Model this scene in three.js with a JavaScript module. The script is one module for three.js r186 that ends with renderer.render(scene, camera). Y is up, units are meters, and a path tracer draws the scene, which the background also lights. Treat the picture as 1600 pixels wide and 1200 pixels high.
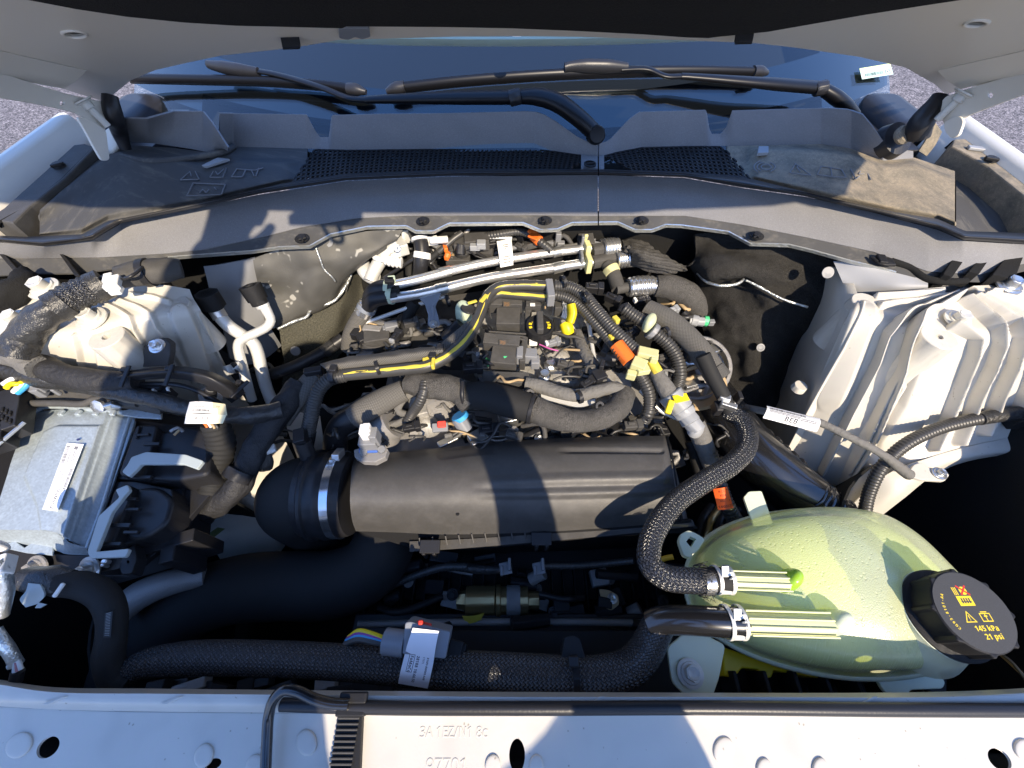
import * as THREE from 'three';
import { RoundedBoxGeometry } from 'three/addons/geometries/RoundedBoxGeometry.js';
import { mergeGeometries, toCreasedNormals } from 'three/addons/utils/BufferGeometryUtils.js';
import { ImprovedNoise } from 'three/addons/math/ImprovedNoise.js';
import { MarchingCubes } from 'three/addons/objects/MarchingCubes.js';
import { FontLoader } from 'three/addons/loaders/FontLoader.js';
import { TextGeometry } from 'three/addons/geometries/TextGeometry.js';

// ---------------------------------------------------------------- camera
const FOC = 640, PITCH = 55.3 * Math.PI / 180;           // focal length in pixels of the 1600 x 1200 photograph
const EYE = new THREE.Vector3(0, 0.55, 0);               // y = 0 is the top of the front crossmember
const scene = new THREE.Scene();
const camera = new THREE.PerspectiveCamera(2 * Math.atan(600 / FOC) * 180 / Math.PI, 4 / 3, 0.02, 400);
camera.position.copy(EYE); camera.rotation.x = -PITCH;
scene.add(camera);

// ---------------------------------------------------------------- sky, sun, exposure
const LIGHT = new THREE.Vector3(-0.293, -0.662, -0.690).normalize();   // the way the sunlight travels
const toSun = LIGHT.clone().multiplyScalar(-1);
{ const w = 512, h = 256, d = new Float32Array(w * h * 4);             // clear blue sky, deep overhead, pale at the horizon and round the sun
  for (let y = 0; y < h; y++) for (let x = 0; x < w; x++) {
    const el = ((y + 0.5) / h - 0.5) * Math.PI, az = ((x + 0.5) / w - 0.5) * 2 * Math.PI, k = (y * w + x) * 4;
    const v = new THREE.Vector3(Math.cos(el) * Math.cos(az), Math.sin(el), Math.cos(el) * Math.sin(az)), t = Math.max(0, v.y), m = Math.exp(-3.2 * t), c = Math.max(0, v.dot(toSun)), g = 0.55 * Math.pow(c, 12) + 0.9 * Math.pow(c, 80);
    const q = v.y < 0 ? 0.35 : 1;
    d[k] = (0.15 + 0.62 * m + g) * q; d[k + 1] = (0.40 + 0.52 * m + g) * q; d[k + 2] = (1.12 + 0.02 * m + 0.9 * g) * q; d[k + 3] = 1;
  }
  const t = new THREE.DataTexture(d, w, h, THREE.RGBAFormat, THREE.FloatType); t.mapping = THREE.EquirectangularReflectionMapping; t.magFilter = THREE.LinearFilter; t.needsUpdate = true;
  scene.background = t; scene.environment = t; }
const sun = new THREE.DirectionalLight(0xffedd2, 5); sun.name = 'sun';
sun.position.copy(LIGHT).multiplyScalar(-6); sun.target.position.set(0, 0, 0);
sun.castShadow = true; sun.shadow.mapSize.set(4096, 4096); sun.shadow.bias = -0.0004;
Object.assign(sun.shadow.camera, { left: -2.2, right: 2.2, top: 2.2, bottom: -2.2, near: 0.5, far: 14 });
scene.add(sun, sun.target);
const renderer = new THREE.WebGLRenderer({ antialias: true });
renderer.toneMapping = THREE.LinearToneMapping; renderer.toneMappingExposure = 1.55;
renderer.shadowMap.enabled = true;

// ---------------------------------------------------------------- helpers
const V = (x, y, z) => new THREE.Vector3(x, y, z);
const sin = Math.sin, cos = Math.cos, PI = Math.PI, abs = Math.abs, min = Math.min, max = Math.max;
const clamp = (x, a, b) => x < a ? a : x > b ? b : x, lerp = (a, b, t) => a + (b - a) * t;
const smooth = (a, b, x) => { const t = clamp((x - a) / (b - a), 0, 1); return t * t * (3 - 2 * t); };
let seed = 7; const rnd = () => { seed = (seed * 1664525 + 1013904223) % 4294967296; return seed / 4294967296; };
const rr = (a, b) => a + (b - a) * rnd();
const perlin = new ImprovedNoise(); const noise = (x, y, z = 0) => perlin.noise(x, y, z);
const SP = sin(PITCH), CP = cos(PITCH);
function ray(px, py) { const u = (600 - py) / FOC; return V((px - 800) / FOC, -SP + CP * u, -CP - SP * u); }
const P = (px, py, y) => { const d = ray(px, py); return EYE.clone().addScaledVector(d, (y - EYE.y) / d.y); };   // where the line of sight meets height y
const onX = (px, py, x) => { const d = ray(px, py); return EYE.clone().addScaledVector(d, (x - EYE.x) / d.x); };
const onPlane = (px, py, pl) => { const d = ray(px, py); return EYE.clone().addScaledVector(d, pl.o.clone().sub(EYE).dot(pl.n) / d.dot(pl.n)); };
const pts = (a) => a.map((p) => p.isVector3 ? p : P(p[0], p[1], p[2]));
const v3 = (p) => p.isVector3 ? p : P(p[0], p[1], p[2]);
function frame(o, n, up) {                                           // plane with its own axes
  n = n.clone().normalize(); const u = (up ? up.clone() : V(1, 0, 0)); u.addScaledVector(n, -u.dot(n)).normalize();
  return { o: o.clone(), n, u, v: n.clone().cross(u) };
}
function plane3(a, b, c) { a = v3(a); b = v3(b); c = v3(c); const n = b.clone().sub(a).cross(c.clone().sub(a)); if (n.dot(EYE.clone().sub(a)) < 0) n.negate(); return frame(a, n, V(1, 0, 0)); }
const flat = (y) => frame(V(0, y, 0), V(0, 1, 0), V(1, 0, 0));
const pick = (c, x) => {                                             // y of the polyline c at x
  if (x <= c[0][0]) return c[0][1];
  for (let i = 1; i < c.length; i++) if (x <= c[i][0]) return lerp(c[i - 1][1], c[i][1], (x - c[i - 1][0]) / (c[i][0] - c[i - 1][0]));
  return c[c.length - 1][1];
};
function norm(g) {
  let q = g.index ? g.toNonIndexed() : g;
  if (!q.attributes.normal) q.computeVertexNormals();
  if (!q.attributes.uv) q.setAttribute('uv', new THREE.BufferAttribute(new Float32Array(q.attributes.position.count * 2), 2));
  for (const k of Object.keys(q.attributes)) if (!['position', 'normal', 'uv'].includes(k)) q.deleteAttribute(k);
  q.morphAttributes = {}; q.clearGroups && q.clearGroups();
  return q;
}
const merge = (a) => Array.isArray(a) ? (a.length === 1 ? a[0] : mergeGeometries(a.flat().map(norm))) : a;
function metreUV(g) {                                                // texture coordinates in metres by the way each face points
  const q = norm(g), p = q.attributes.position, n = q.attributes.normal, uv = q.attributes.uv;
  for (let i = 0; i < p.count; i++) {
    const a = abs(n.getX(i)), b = abs(n.getY(i)), c = abs(n.getZ(i));
    if (b >= a && b >= c) uv.setXY(i, p.getX(i), p.getZ(i)); else if (a >= c) uv.setXY(i, p.getZ(i), p.getY(i)); else uv.setXY(i, p.getX(i), p.getY(i));
  }
  return q;
}
function gridGeo(pos, th = 0.003, down) {                            // a sheet with thickness from a grid of points
  const nv = pos.length, nu = pos[0].length, p = [], uv = [], idx = [];
  const c = pos[nv >> 1][nu >> 1], cu = pos[nv >> 1][min(nu - 1, (nu >> 1) + 1)].clone().sub(c), cv = pos[min(nv - 1, (nv >> 1) + 1)][nu >> 1].clone().sub(c);
  const flip = cv.cross(cu).dot(down ? V(0, 1, 0) : EYE.clone().sub(c)) < 0;
  const N = [];
  for (let j = 0; j < nv; j++) for (let i = 0; i < nu; i++) {
    const a = pos[j][min(nu - 1, i + 1)].clone().sub(pos[j][max(0, i - 1)]), b = pos[min(nv - 1, j + 1)][i].clone().sub(pos[max(0, j - 1)][i]);
    const n = b.cross(a).normalize(); if (flip) n.negate(); N.push(n);
  }
  const L = [], M = [];
  for (let j = 0; j < nv; j++) { L[j] = [0]; for (let i = 1; i < nu; i++) L[j][i] = L[j][i - 1] + pos[j][i].distanceTo(pos[j][i - 1]); }
  for (let i = 0; i < nu; i++) { M[i] = [0]; for (let j = 1; j < nv; j++) M[i][j] = M[i][j - 1] + pos[j][i].distanceTo(pos[j - 1][i]); }
  for (let s = 0; s < (th ? 2 : 1); s++) for (let j = 0; j < nv; j++) for (let i = 0; i < nu; i++) {
    const q = pos[j][i].clone().addScaledVector(N[j * nu + i], -s * th); p.push(q.x, q.y, q.z); uv.push(L[j][i], M[i][j]);
  }
  const o = nu * nv, quad = (a, b, c2, d) => flip ? idx.push(a, c2, b, b, c2, d) : idx.push(a, b, c2, b, d, c2);
  for (let j = 0; j < nv - 1; j++) for (let i = 0; i < nu - 1; i++) {
    const a = j * nu + i; quad(a, a + nu, a + 1, a + nu + 1);
    if (th) quad(o + a, o + a + 1, o + a + nu, o + a + nu + 1);
  }
  const top = new THREE.BufferGeometry();
  top.setAttribute('position', new THREE.Float32BufferAttribute(p, 3)); top.setAttribute('uv', new THREE.Float32BufferAttribute(uv, 2));
  top.setIndex(idx); top.computeVertexNormals();
  if (!th) return top;
  const w = [], wu = [];                                             // the rim
  const wall = (a, b) => { const A = a * 3, B = b * 3, C = (o + a) * 3, D = (o + b) * 3; for (const k of [A, B, C, B, D, C]) { w.push(p[k], p[k + 1], p[k + 2]); wu.push(p[k], p[k + 1]); } };
  for (let i = 0; i < nu - 1; i++) { wall(i, i + 1); wall((nv - 1) * nu + i + 1, (nv - 1) * nu + i); }
  for (let j = 0; j < nv - 1; j++) { wall((j + 1) * nu, j * nu); wall(j * nu + nu - 1, (j + 1) * nu + nu - 1); }
  const rim = new THREE.BufferGeometry();
  rim.setAttribute('position', new THREE.Float32BufferAttribute(w, 3)); rim.setAttribute('uv', new THREE.Float32BufferAttribute(wu, 2)); rim.computeVertexNormals();
  return merge([top, rim]);
}
const cr = (a, b, c, d, t) => 0.5 * (2 * b + (c - a) * t + (2 * a - 5 * b + 4 * c - d) * t * t + (3 * b - a - 3 * c + d) * t * t * t);
function spline(A, t, lin) {                                         // value of an array of number tuples at t in 0..1
  const x = t * (A.length - 1), i = min(A.length - 2, Math.floor(x)), f = x - i;
  const a = A[max(0, i - 1)], b = A[i], c = A[i + 1], d = A[min(A.length - 1, i + 2)];
  return b.map((_, k) => lin ? lerp(b[k], c[k], f) : cr(a[k], b[k], c[k], d[k], f));
}
function relief(rows, nu, nv, { disp, th = 0.003, lin = false } = {}) {   // sheet through rows of [px, py, height], with an optional relief along its normal
  const pos = [], pix = [];
  for (let j = 0; j < nv; j++) { pos[j] = []; pix[j] = []; for (let i = 0; i < nu; i++) {
    const q = spline(rows.map((r) => spline(r, i / (nu - 1), lin)), j / (nv - 1), lin);
    pix[j][i] = q; pos[j][i] = P(q[0], q[1], q[2]); } }
  if (disp) {
    const out = [];
    for (let j = 0; j < nv; j++) { out[j] = []; for (let i = 0; i < nu; i++) {
      const a = pos[j][min(nu - 1, i + 1)].clone().sub(pos[j][max(0, i - 1)]), b = pos[min(nv - 1, j + 1)][i].clone().sub(pos[max(0, j - 1)][i]);
      const n = b.cross(a).normalize(); if (n.dot(EYE.clone().sub(pos[j][i])) < 0) n.negate();
      out[j][i] = pos[j][i].clone().addScaledVector(n, disp(pix[j][i][0], pix[j][i][1], i / (nu - 1), j / (nv - 1))); } }
    return gridGeo(out, th);
  }
  return gridGeo(pos, th);
}
function strip(c0, c1, x0, x1, y0, y1, { nu = 120, nv = 6, th = 0.003, disp, yy } = {}) {  // sheet between two pixel polylines c0, c1 at heights y0, y1
  const pos = [];
  for (let j = 0; j < nv; j++) { pos[j] = []; for (let i = 0; i < nu; i++) {
    const x = lerp(x0, x1, i / (nu - 1)), t = j / (nv - 1), h = yy ? yy(x, t) : lerp(y0, y1, t) + (disp ? disp(x, t) : 0);
    pos[j][i] = P(x, lerp(pick(c0, x), pick(c1, x), t), h); } }
  return gridGeo(pos, th);
}
function tube(path, r, { rib, n = 14, step = 0.006, flat: fl, cap = true, ten = 0.5, wob = 0 } = {}) {
  path = pts(path);
  const crv = new THREE.CatmullRomCurve3(path, false, 'centripetal', ten), len = crv.getLength();
  if (rib) step = rib[0] / 4;
  const m = max(4, Math.ceil(len / step)), p = [], nn = [], uv = [], idx = [];
  const rad = (t) => Array.isArray(r) ? spline(r.map((x) => [x]), t, true)[0] : typeof r === 'function' ? r(t) : r;
  let prev = null, nr = V(0, 0, 0); crv.arcLengthDivisions = max(200, path.length * 30); crv.updateArcLengths();
  for (let j = 0; j <= m; j++) {
    const t = j / m, c = crv.getPointAt(t), tg = crv.getTangentAt(t);
    if (!prev) { nr = abs(tg.y) < 0.9 ? V(0, 1, 0) : V(1, 0, 0); } nr.addScaledVector(tg, -nr.dot(tg)).normalize(); prev = tg;
    const bn = tg.clone().cross(nr); let R = rad(t);
    if (rib) R *= 1 - rib[1] * (0.5 - 0.5 * [-1, 0.2, 1, 0.2][j % 4]);
    for (let i = 0; i <= n; i++) {
      const a = i / n * 2 * PI, w = wob ? 1 + wob * noise(cos(a) * 1.3 + 5, sin(a) * 1.3, t * len * 45) : 1, ca = cos(a) * (fl ? fl[0] : 1) * w, sa = sin(a) * (fl ? fl[1] : 1) * w;
      p.push(c.x + R * (ca * nr.x + sa * bn.x), c.y + R * (ca * nr.y + sa * bn.y), c.z + R * (ca * nr.z + sa * bn.z));
      uv.push(i / n * 2 * PI * rad(0.5), t * len);
    }
  }
  for (let j = 0; j < m; j++) for (let i = 0; i < n; i++) { const a = j * (n + 1) + i; idx.push(a, a + 1, a + n + 1, a + 1, a + n + 2, a + n + 1); }
  const g = new THREE.BufferGeometry(); g.setAttribute('position', new THREE.Float32BufferAttribute(p, 3)); g.setAttribute('uv', new THREE.Float32BufferAttribute(uv, 2)); g.setIndex(idx); g.computeVertexNormals();
  { // seam normals
    const N = g.attributes.normal; for (let j = 0; j <= m; j++) { const a = j * (n + 1), b = a + n, q = V(N.getX(a) + N.getX(b), N.getY(a) + N.getY(b), N.getZ(a) + N.getZ(b)).normalize(); N.setXYZ(a, q.x, q.y, q.z); N.setXYZ(b, q.x, q.y, q.z); }
  }
  if (!cap) return g;
  const cp = [], cuv = [];
  for (const [row, s] of [[0, 1], [m, -1]]) { const c = crv.getPointAt(row / m); for (let i = 0; i < n; i++) { const a = (row * (n + 1) + i) * 3, b = a + 3, [A, B] = s > 0 ? [b, a] : [a, b]; cp.push(c.x, c.y, c.z, p[A], p[A + 1], p[A + 2], p[B], p[B + 1], p[B + 2]); cuv.push(0, 0, 0.01, 0, 0, 0.01); } }
  const e = new THREE.BufferGeometry(); e.setAttribute('position', new THREE.Float32BufferAttribute(cp, 3)); e.setAttribute('uv', new THREE.Float32BufferAttribute(cuv, 2)); e.computeVertexNormals();
  return merge([g, e]);
}
function shapeOf(poly, r = 0) {
  const s = new THREE.Shape(), n = poly.length;
  if (!r) { poly.forEach((p, i) => i ? s.lineTo(p[0], p[1]) : s.moveTo(p[0], p[1])); s.closePath(); return s; }
  for (let i = 0; i < n; i++) {
    const a = poly[(i + n - 1) % n], b = poly[i], c = poly[(i + 1) % n], la = Math.hypot(a[0] - b[0], a[1] - b[1]), lc = Math.hypot(c[0] - b[0], c[1] - b[1]), d = min(r, la * 0.45, lc * 0.45);
    const p = [b[0] + (a[0] - b[0]) / la * d, b[1] + (a[1] - b[1]) / la * d], q = [b[0] + (c[0] - b[0]) / lc * d, b[1] + (c[1] - b[1]) / lc * d];
    i ? s.lineTo(p[0], p[1]) : s.moveTo(p[0], p[1]); s.quadraticCurveTo(b[0], b[1], q[0], q[1]);
  }
  s.closePath(); return s;
}
const local = (poly, pl) => poly.map((q) => { const d = (q.isVector3 ? q.clone() : onPlane(q[0], q[1], pl)).sub(pl.o); return [d.dot(pl.u), d.dot(pl.v)]; });
function plate(pl, poly, th = 0.003, { r = 0, b = 0.0006, holes = [], seg = 2 } = {}) {   // pixel outline on a plane, th thick behind it
  const s = shapeOf(local(poly, pl), r);
  for (const h of holes) s.holes.push(new THREE.Path(shapeOf(local(h, pl), h.r ?? 0.002).getPoints(6)));
  const g = new THREE.ExtrudeGeometry(s, { depth: max(0.0002, th - 2 * b), bevelEnabled: b > 0, bevelSize: b, bevelOffset: -b, bevelThickness: b, bevelSegments: seg, curveSegments: 6 });
  g.translate(0, 0, -th + b);
  g.applyMatrix4(new THREE.Matrix4().makeBasis(pl.u, pl.v, pl.n).setPosition(pl.o));
  return g;
}
const oval = (px, py, rx, ry, rot = 0, n = 16) => Array.from({ length: n }, (_, i) => { const a = i / n * 2 * PI, x = rx * cos(a), y = ry * sin(a), c = cos(rot), s = sin(rot); return [px + x * c - y * s, py + x * s + y * c]; });
function bx(c, w, h, d, yaw = 0, rx = 0, rz = 0, r = 0.002) {
  const g = r ? new RoundedBoxGeometry(w, h, d, 2, min(r, w * 0.45, h * 0.45, d * 0.45)) : new THREE.BoxGeometry(w, h, d);
  const q = metreUV(g); q.applyMatrix4(new THREE.Matrix4().makeRotationFromEuler(new THREE.Euler(rx, yaw, rz, 'YXZ')).setPosition(v3(c))); return q;
}
function aim(g, c, axis) { g.applyQuaternion(new THREE.Quaternion().setFromUnitVectors(V(0, 1, 0), axis.clone().normalize())); const p = v3(c); g.translate(p.x, p.y, p.z); return g; }
function lathe(c, axis, prof, n = 24) { return toCreasedNormals(aim(new THREE.LatheGeometry(prof.map((p) => new THREE.Vector2(p[0], p[1])), n), c, axis), 0.7); }
function cyl(a, b, r0, r1 = r0, n = 20, bev = 0.0008) { a = v3(a); b = v3(b); const ax = b.clone().sub(a), h = ax.length(); return lathe(a, ax, [[0, 0], [r0 - bev, 0], [r0, bev], [r1, h - bev], [r1 - bev, h], [0, h]], n); }
function hexhead(c, ax, r) {                                         // washer, flange and hexagonal head
  const h = new THREE.CylinderGeometry(r * 0.56, r * 0.58, r * 0.62, 6); h.translate(0, r * 0.5, 0);
  return [lathe(c, ax, [[0, 0], [r, 0], [r, r * 0.14], [r * 0.78, r * 0.2], [r * 0.72, r * 0.3], [0, r * 0.3]], 20), norm(aim(h.toNonIndexed(), c, ax)), lathe(v3(c).addScaledVector(ax.clone().normalize(), r * 0.8), ax, [[0, 0.02 * r], [r * 0.36, 0.02 * r], [r * 0.42, 0.06 * r], [r * 0.46, 0]], 16)];
}
function patch(q, nu = 2, nv = 2, bend) {                            // four-cornered sheet (TL TR BR BL) with 0..1 texture coordinates
  const [a, b, c, d] = q.map(v3), pos = [], uv = [], idx = [], n = b.clone().sub(a).cross(d.clone().sub(a)).normalize(); if (n.dot(EYE.clone().sub(a)) < 0) n.negate();
  for (let j = 0; j < nv; j++) for (let i = 0; i < nu; i++) {
    const s = i / (nu - 1), t = j / (nv - 1), p = a.clone().lerp(b, s).lerp(d.clone().lerp(c, s), t); if (bend) p.addScaledVector(n, bend(s, t));
    pos.push(p.x, p.y, p.z); uv.push(s, 1 - t); if (i < nu - 1 && j < nv - 1) { const k = j * nu + i; idx.push(k, k + nu, k + 1, k + 1, k + nu, k + nu + 1); }
  }
  const g = new THREE.BufferGeometry(); g.setAttribute('position', new THREE.Float32BufferAttribute(pos, 3)); g.setAttribute('uv', new THREE.Float32BufferAttribute(uv, 2)); g.setIndex(idx); g.computeVertexNormals(); return g;
}
function dome(outline, ySeam, yTop, { n = 72, m = 16, e = 2, bot = 0, lift } = {}) {   // rounded body on a pixel outline; e shapes the shoulder
  const o = outline.map((q) => P(q[0], q[1], ySeam)), crv = new THREE.CatmullRomCurve3(o, true, 'centripetal'), ring = crv.getSpacedPoints(n).slice(0, n);
  const c = ring.reduce((s, p) => s.add(p), V(0, 0, 0)).multiplyScalar(1 / n), pos = [];
  const row = (k, y) => { const R = ring.map((p) => { const q = c.clone().lerp(p, k); q.y = y + (lift ? lift(q, k) : 0); return q; }); R.push(R[0].clone()); pos.push(R); };
  if (bot) for (let j = m / 2; j >= 1; j--) { const a = j / (m / 2) * PI / 2; row(Math.pow(cos(a), 2 / e), ySeam - bot * Math.pow(sin(a), 2 / e)); }
  for (let j = 0; j <= m; j++) { const a = j / m * PI / 2; row(max(0.0005, Math.pow(max(0, cos(a)), 2 / e)), ySeam + (yTop - ySeam) * Math.pow(sin(a), 2 / e)); }
  const G = gridGeo(pos, 0), gp = G.attributes.position, gu = G.attributes.uv; for (let i = 0; i < gp.count; i++) gu.setXY(i, gp.getX(i), gp.getZ(i) + 0.7 * gp.getY(i)); return G;
}
// ---------------------------------------------------------------- things and parts
const used = {}; const all = [];
function numbered(n) { const k = used[n] = (used[n] ?? -1) + 1; return k ? n + '_' + String(k).padStart(3, '0') : n; }
function T(name, label, category, group, kind) {
  const g = new THREE.Group(); g.name = numbered(name); g.userData = kind ? { label, category, kind } : { label, category }; if (group) g.userData.group = group;
  scene.add(g); all.push(g); return g;
}
function part(parent, name, geo, m, label) {
  const o = new THREE.Mesh(merge(geo), m); o.name = name; o.castShadow = o.receiveShadow = true; if (label) o.userData.label = label;
  parent.add(o); return o;
}
function struct(name, geo, m) { const o = new THREE.Mesh(merge(geo), m); o.name = name; o.userData.kind = 'structure'; o.castShadow = o.receiveShadow = true; scene.add(o); return o; }
function bolt(parent, c, ax, r, m, name = 'bolt') { return part(parent, name, hexhead(c, ax, r), m ?? M.zinc); }
const UP = V(0, 1, 0);
// ---------------------------------------------------------------- textures (what surfaces are made of)
function tex(size, metres, fn, color) {
  const d = new Uint8Array(size * size * 4);
  for (let y = 0; y < size; y++) for (let x = 0; x < size; x++) { const c = fn((x + 0.5) / size, (y + 0.5) / size), k = (y * size + x) * 4; if (Array.isArray(c)) { d[k] = clamp(c[0], 0, 1) * 255; d[k + 1] = clamp(c[1], 0, 1) * 255; d[k + 2] = clamp(c[2], 0, 1) * 255; } else d[k] = d[k + 1] = d[k + 2] = clamp(c, 0, 1) * 255; d[k + 3] = 255; }
  const t = new THREE.DataTexture(d, size, size); t.wrapS = t.wrapT = THREE.RepeatWrapping; t.magFilter = THREE.LinearFilter; t.minFilter = THREE.LinearMipmapLinearFilter; t.generateMipmaps = true;
  t.repeat.set(1 / metres, 1 / metres); if (color) t.colorSpace = THREE.SRGBColorSpace; t.needsUpdate = true; return t;
}
const pn = (u, v, f, z = 0) => {                                     // noise that repeats over the tile
  const a = (x, y) => noise(x * f + 3.1, y * f + 7.7, z), s = (t) => t * t * (3 - 2 * t), U = s(u), W = s(v);
  return lerp(lerp(a(u, v), a(u - 1, v), U), lerp(a(u, v - 1), a(u - 1, v - 1), U), W);
};
const hash = (x, y) => { const s = sin(x * 127.1 + y * 311.7) * 43758.5453; return s - Math.floor(s); };
const cells = (u, v, k) => { let b = 9, id = 0; const X = Math.floor(u * k), Y = Math.floor(v * k); for (let j = -1; j < 2; j++) for (let i = -1; i < 2; i++) { const cx = X + i, cy = Y + j, hx = ((cx % k) + k) % k, hy = ((cy % k) + k) % k, dx = cx + hash(hx, hy) - u * k, dy = cy + hash(hy + 9, hx) - v * k, d = dx * dx + dy * dy; if (d < b) { b = d; id = hash(hx + 3, hy + 5); } } return [Math.sqrt(b), id]; };
const tGrain = tex(256, 0.03, (u, v) => 0.5 + 0.6 * pn(u, v, 60) + 0.35 * pn(u, v, 25, 4));
const tFelt = tex(256, 0.05, (u, v) => 0.5 + 0.45 * pn(u, v, 70) + 0.4 * pn(u, v, 28, 4) + 0.3 * pn(u, v, 9, 8));
const tFeltC = tex(256, 0.06, (u, v) => { const k = 0.29 + 0.05 * pn(u, v, 8) + 0.3 * pn(u, v, 55, 2) + (hash(Math.floor(u * 256), Math.floor(v * 256)) > 0.93 ? 0.16 : 0); return [k, k * 0.98, k * 0.95]; }, true);
const weaveAt = (u, v, k) => { const a = (u + v) * k, b = (u - v) * k, ia = Math.floor(a), ib = Math.floor(b), fa = a - ia, fb = b - ib, over = (((ia + ib) % 2) + 2) % 2; const ha = Math.pow(sin(PI * fa), 0.7), hb = Math.pow(sin(PI * fb), 0.7); return over ? [ha, 1, fb] : [hb, 0, fa]; };
const tBraid = tex(256, 0.0165, (u, v) => { const w = weaveAt(u, v, 3); return 0.15 + 0.75 * w[0] * (0.75 + 0.25 * sin(w[2] * PI)) + 0.1 * sin((w[1] ? u + v : u - v) * PI * 2 * 16); });
const tBraidC = tex(256, 0.0165, (u, v) => { const w = weaveAt(u, v, 3), k = 0.05 + (0.15 + 0.12 * hash(Math.floor((u + v) * 3) + 5, Math.floor((u - v) * 3) + 9)) * Math.pow(w[0], 3); return [k, k, k * 1.03]; }, true);
const tWeave = tex(256, 0.022, (u, v) => { const k = 6, a = sin(u * PI * 2 * k) , b = sin(v * PI * 2 * k), o = (Math.floor(u * k * 2) + Math.floor(v * k * 2)) % 2; return 0.3 + 0.5 * (o ? abs(a) : abs(b)) + 0.1 * pn(u, v, 60); });
const tWeaveC = tex(256, 0.022, (u, v) => { const k = 6, o = (Math.floor(u * k * 2) + Math.floor(v * k * 2)) % 2, c = 0.30 + (o ? 0.13 : 0) + 0.16 * pn(u, v, 40) ; return [c * 1.02, c, c * 0.96]; }, true);
const tTape = tex(256, 0.06, (u, v) => 0.5 + 0.4 * pn(u, v, 9) + 0.22 * pn(u, v, 34, 3) + 0.10 * pn(u, v, 90, 6));
const tPaint = tex(512, 0.35, (u, v) => { const c = cells(u, v, 44), d = c[1] > 0.95 && c[0] < 0.05 + 0.07 * hash(c[1] * 99, 1) ? 0.16 : 0, k = 0.785 + 0.02 * pn(u, v, 6) - 0.04 * max(0, pn(u, v, 14, 3)) - d; return [k, k * 0.978 - d * 0.1, k * 0.925 - d * 0.25]; }, true);
const tOrange = tex(256, 0.05, (u, v) => 0.5 + 0.5 * pn(u, v, 16) + 0.2 * pn(u, v, 40, 2));
const tGalv = tex(512, 0.09, (u, v) => { const c = cells(u, v, 26), k = 0.69 + 0.055 * (c[1] - 0.5) + 0.05 * pn(u, v, 30) + 0.03 * pn(u, v, 5, 3); return [k * 0.94, k * 1.0, k * 1.03]; }, true);
const tDust = tex(512, 0.22, (u, v) => { const g = pn(u, v, 5) + 0.6 * pn(u, v, 13, 2) + 0.5 * pn(u, v, 34, 5) + 0.9 * (hash(Math.floor(u * 512), Math.floor(v * 512)) - 0.5), t = smooth(-1.3, 1.1, g), s = cells(u, v, 60), blot = s[1] > 0.6 && s[0] < 0.34 ? 0.16 : 0; const q = clamp(t + blot, 0, 1); return [lerp(0.38, 0.62, q), lerp(0.37, 0.57, q), lerp(0.34, 0.49, q)]; }, true);
const tDustL = tex(512, 0.25, (u, v) => { const g = pn(u, v, 5) + 0.6 * pn(u, v, 15, 2) + 0.5 * pn(u, v, 40, 5) + 0.3 * (hash(Math.floor(u * 512), Math.floor(v * 512)) - 0.5), t = smooth(-0.1, 0.8, g); return [lerp(0.31, 0.41, t), lerp(0.31, 0.40, t), lerp(0.31, 0.38, t)]; }, true);
const tPlasticDust = tex(512, 0.16, (u, v) => { const g = pn(u, v, 6) + 0.6 * pn(u, v, 20, 3), f = hash(Math.floor(u * 512), Math.floor(v * 512)), t = clamp(0.35 + smooth(-0.5, 0.9, g) * 0.22 + (f > 0.8 ? 0.3 : 0), 0, 1), k = lerp(0.22, 0.38, t); return [k, k * 0.983, k * 0.96]; }, true);
const tCowl = tex(512, 0.3, (u, v) => { const f = hash(Math.floor(u * 512), Math.floor(v * 512)), k = 0.475 + 0.07 * (f - 0.5) + 0.02 * pn(u, v, 6) + (f > 0.992 ? 0.1 : 0); return [k, k, k * 1.012]; }, true);
const tGround = tex(1024, 0.9, (u, v) => { const c = cells(u, v, 90), d = cells(u, v, 31), k = 0.44 + 0.3 * (c[1] - 0.5) - 0.14 * c[0] + 0.08 * pn(u, v, 8) + (d[1] > 0.7 ? 0.09 * (1 - d[0]) : 0); return [k * 1.06, k, k * 0.98]; }, true);
const tGroundB = tex(512, 0.45, (u, v) => { const c = cells(u, v, 45); return 0.8 - 0.7 * c[0] + 0.2 * c[1]; });
const tCast = tex(256, 0.05, (u, v) => 0.5 + 0.5 * pn(u, v, 24) + 0.4 * pn(u, v, 60, 2));
const tCastC = tex(256, 0.12, (u, v) => { const k = 0.66 + 0.14 * pn(u, v, 7) + 0.1 * pn(u, v, 40, 3); return [k, k * 0.985, k * 0.95]; }, true);
const tBrush = tex(256, 0.04, (u, v) => 0.5 + 0.5 * pn(u, clamp(v, 0, 1), 4) * 0 + 0.5 * (hash(Math.floor(u * 128), 3) - 0.5) + 0.2 * pn(u, v, 20));
const tTank = tex(512, 0.12, (u, v) => { const c = cells(u, v, 16), big = c[1] > 0.6 && c[0] < 0.2 ? 0.5 * Math.sqrt(max(0, 1 - (c[0] / 0.2) ** 2)) : 0, f = cells(u + 0.37, v + 0.11, 70), sm = f[1] > 0.3 && f[0] < 0.4 ? 0.22 * Math.sqrt(max(0, 1 - (f[0] / 0.4) ** 2)) : 0; return 0.2 + max(big, sm) + 0.06 * pn(u, v, 30); });
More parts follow.
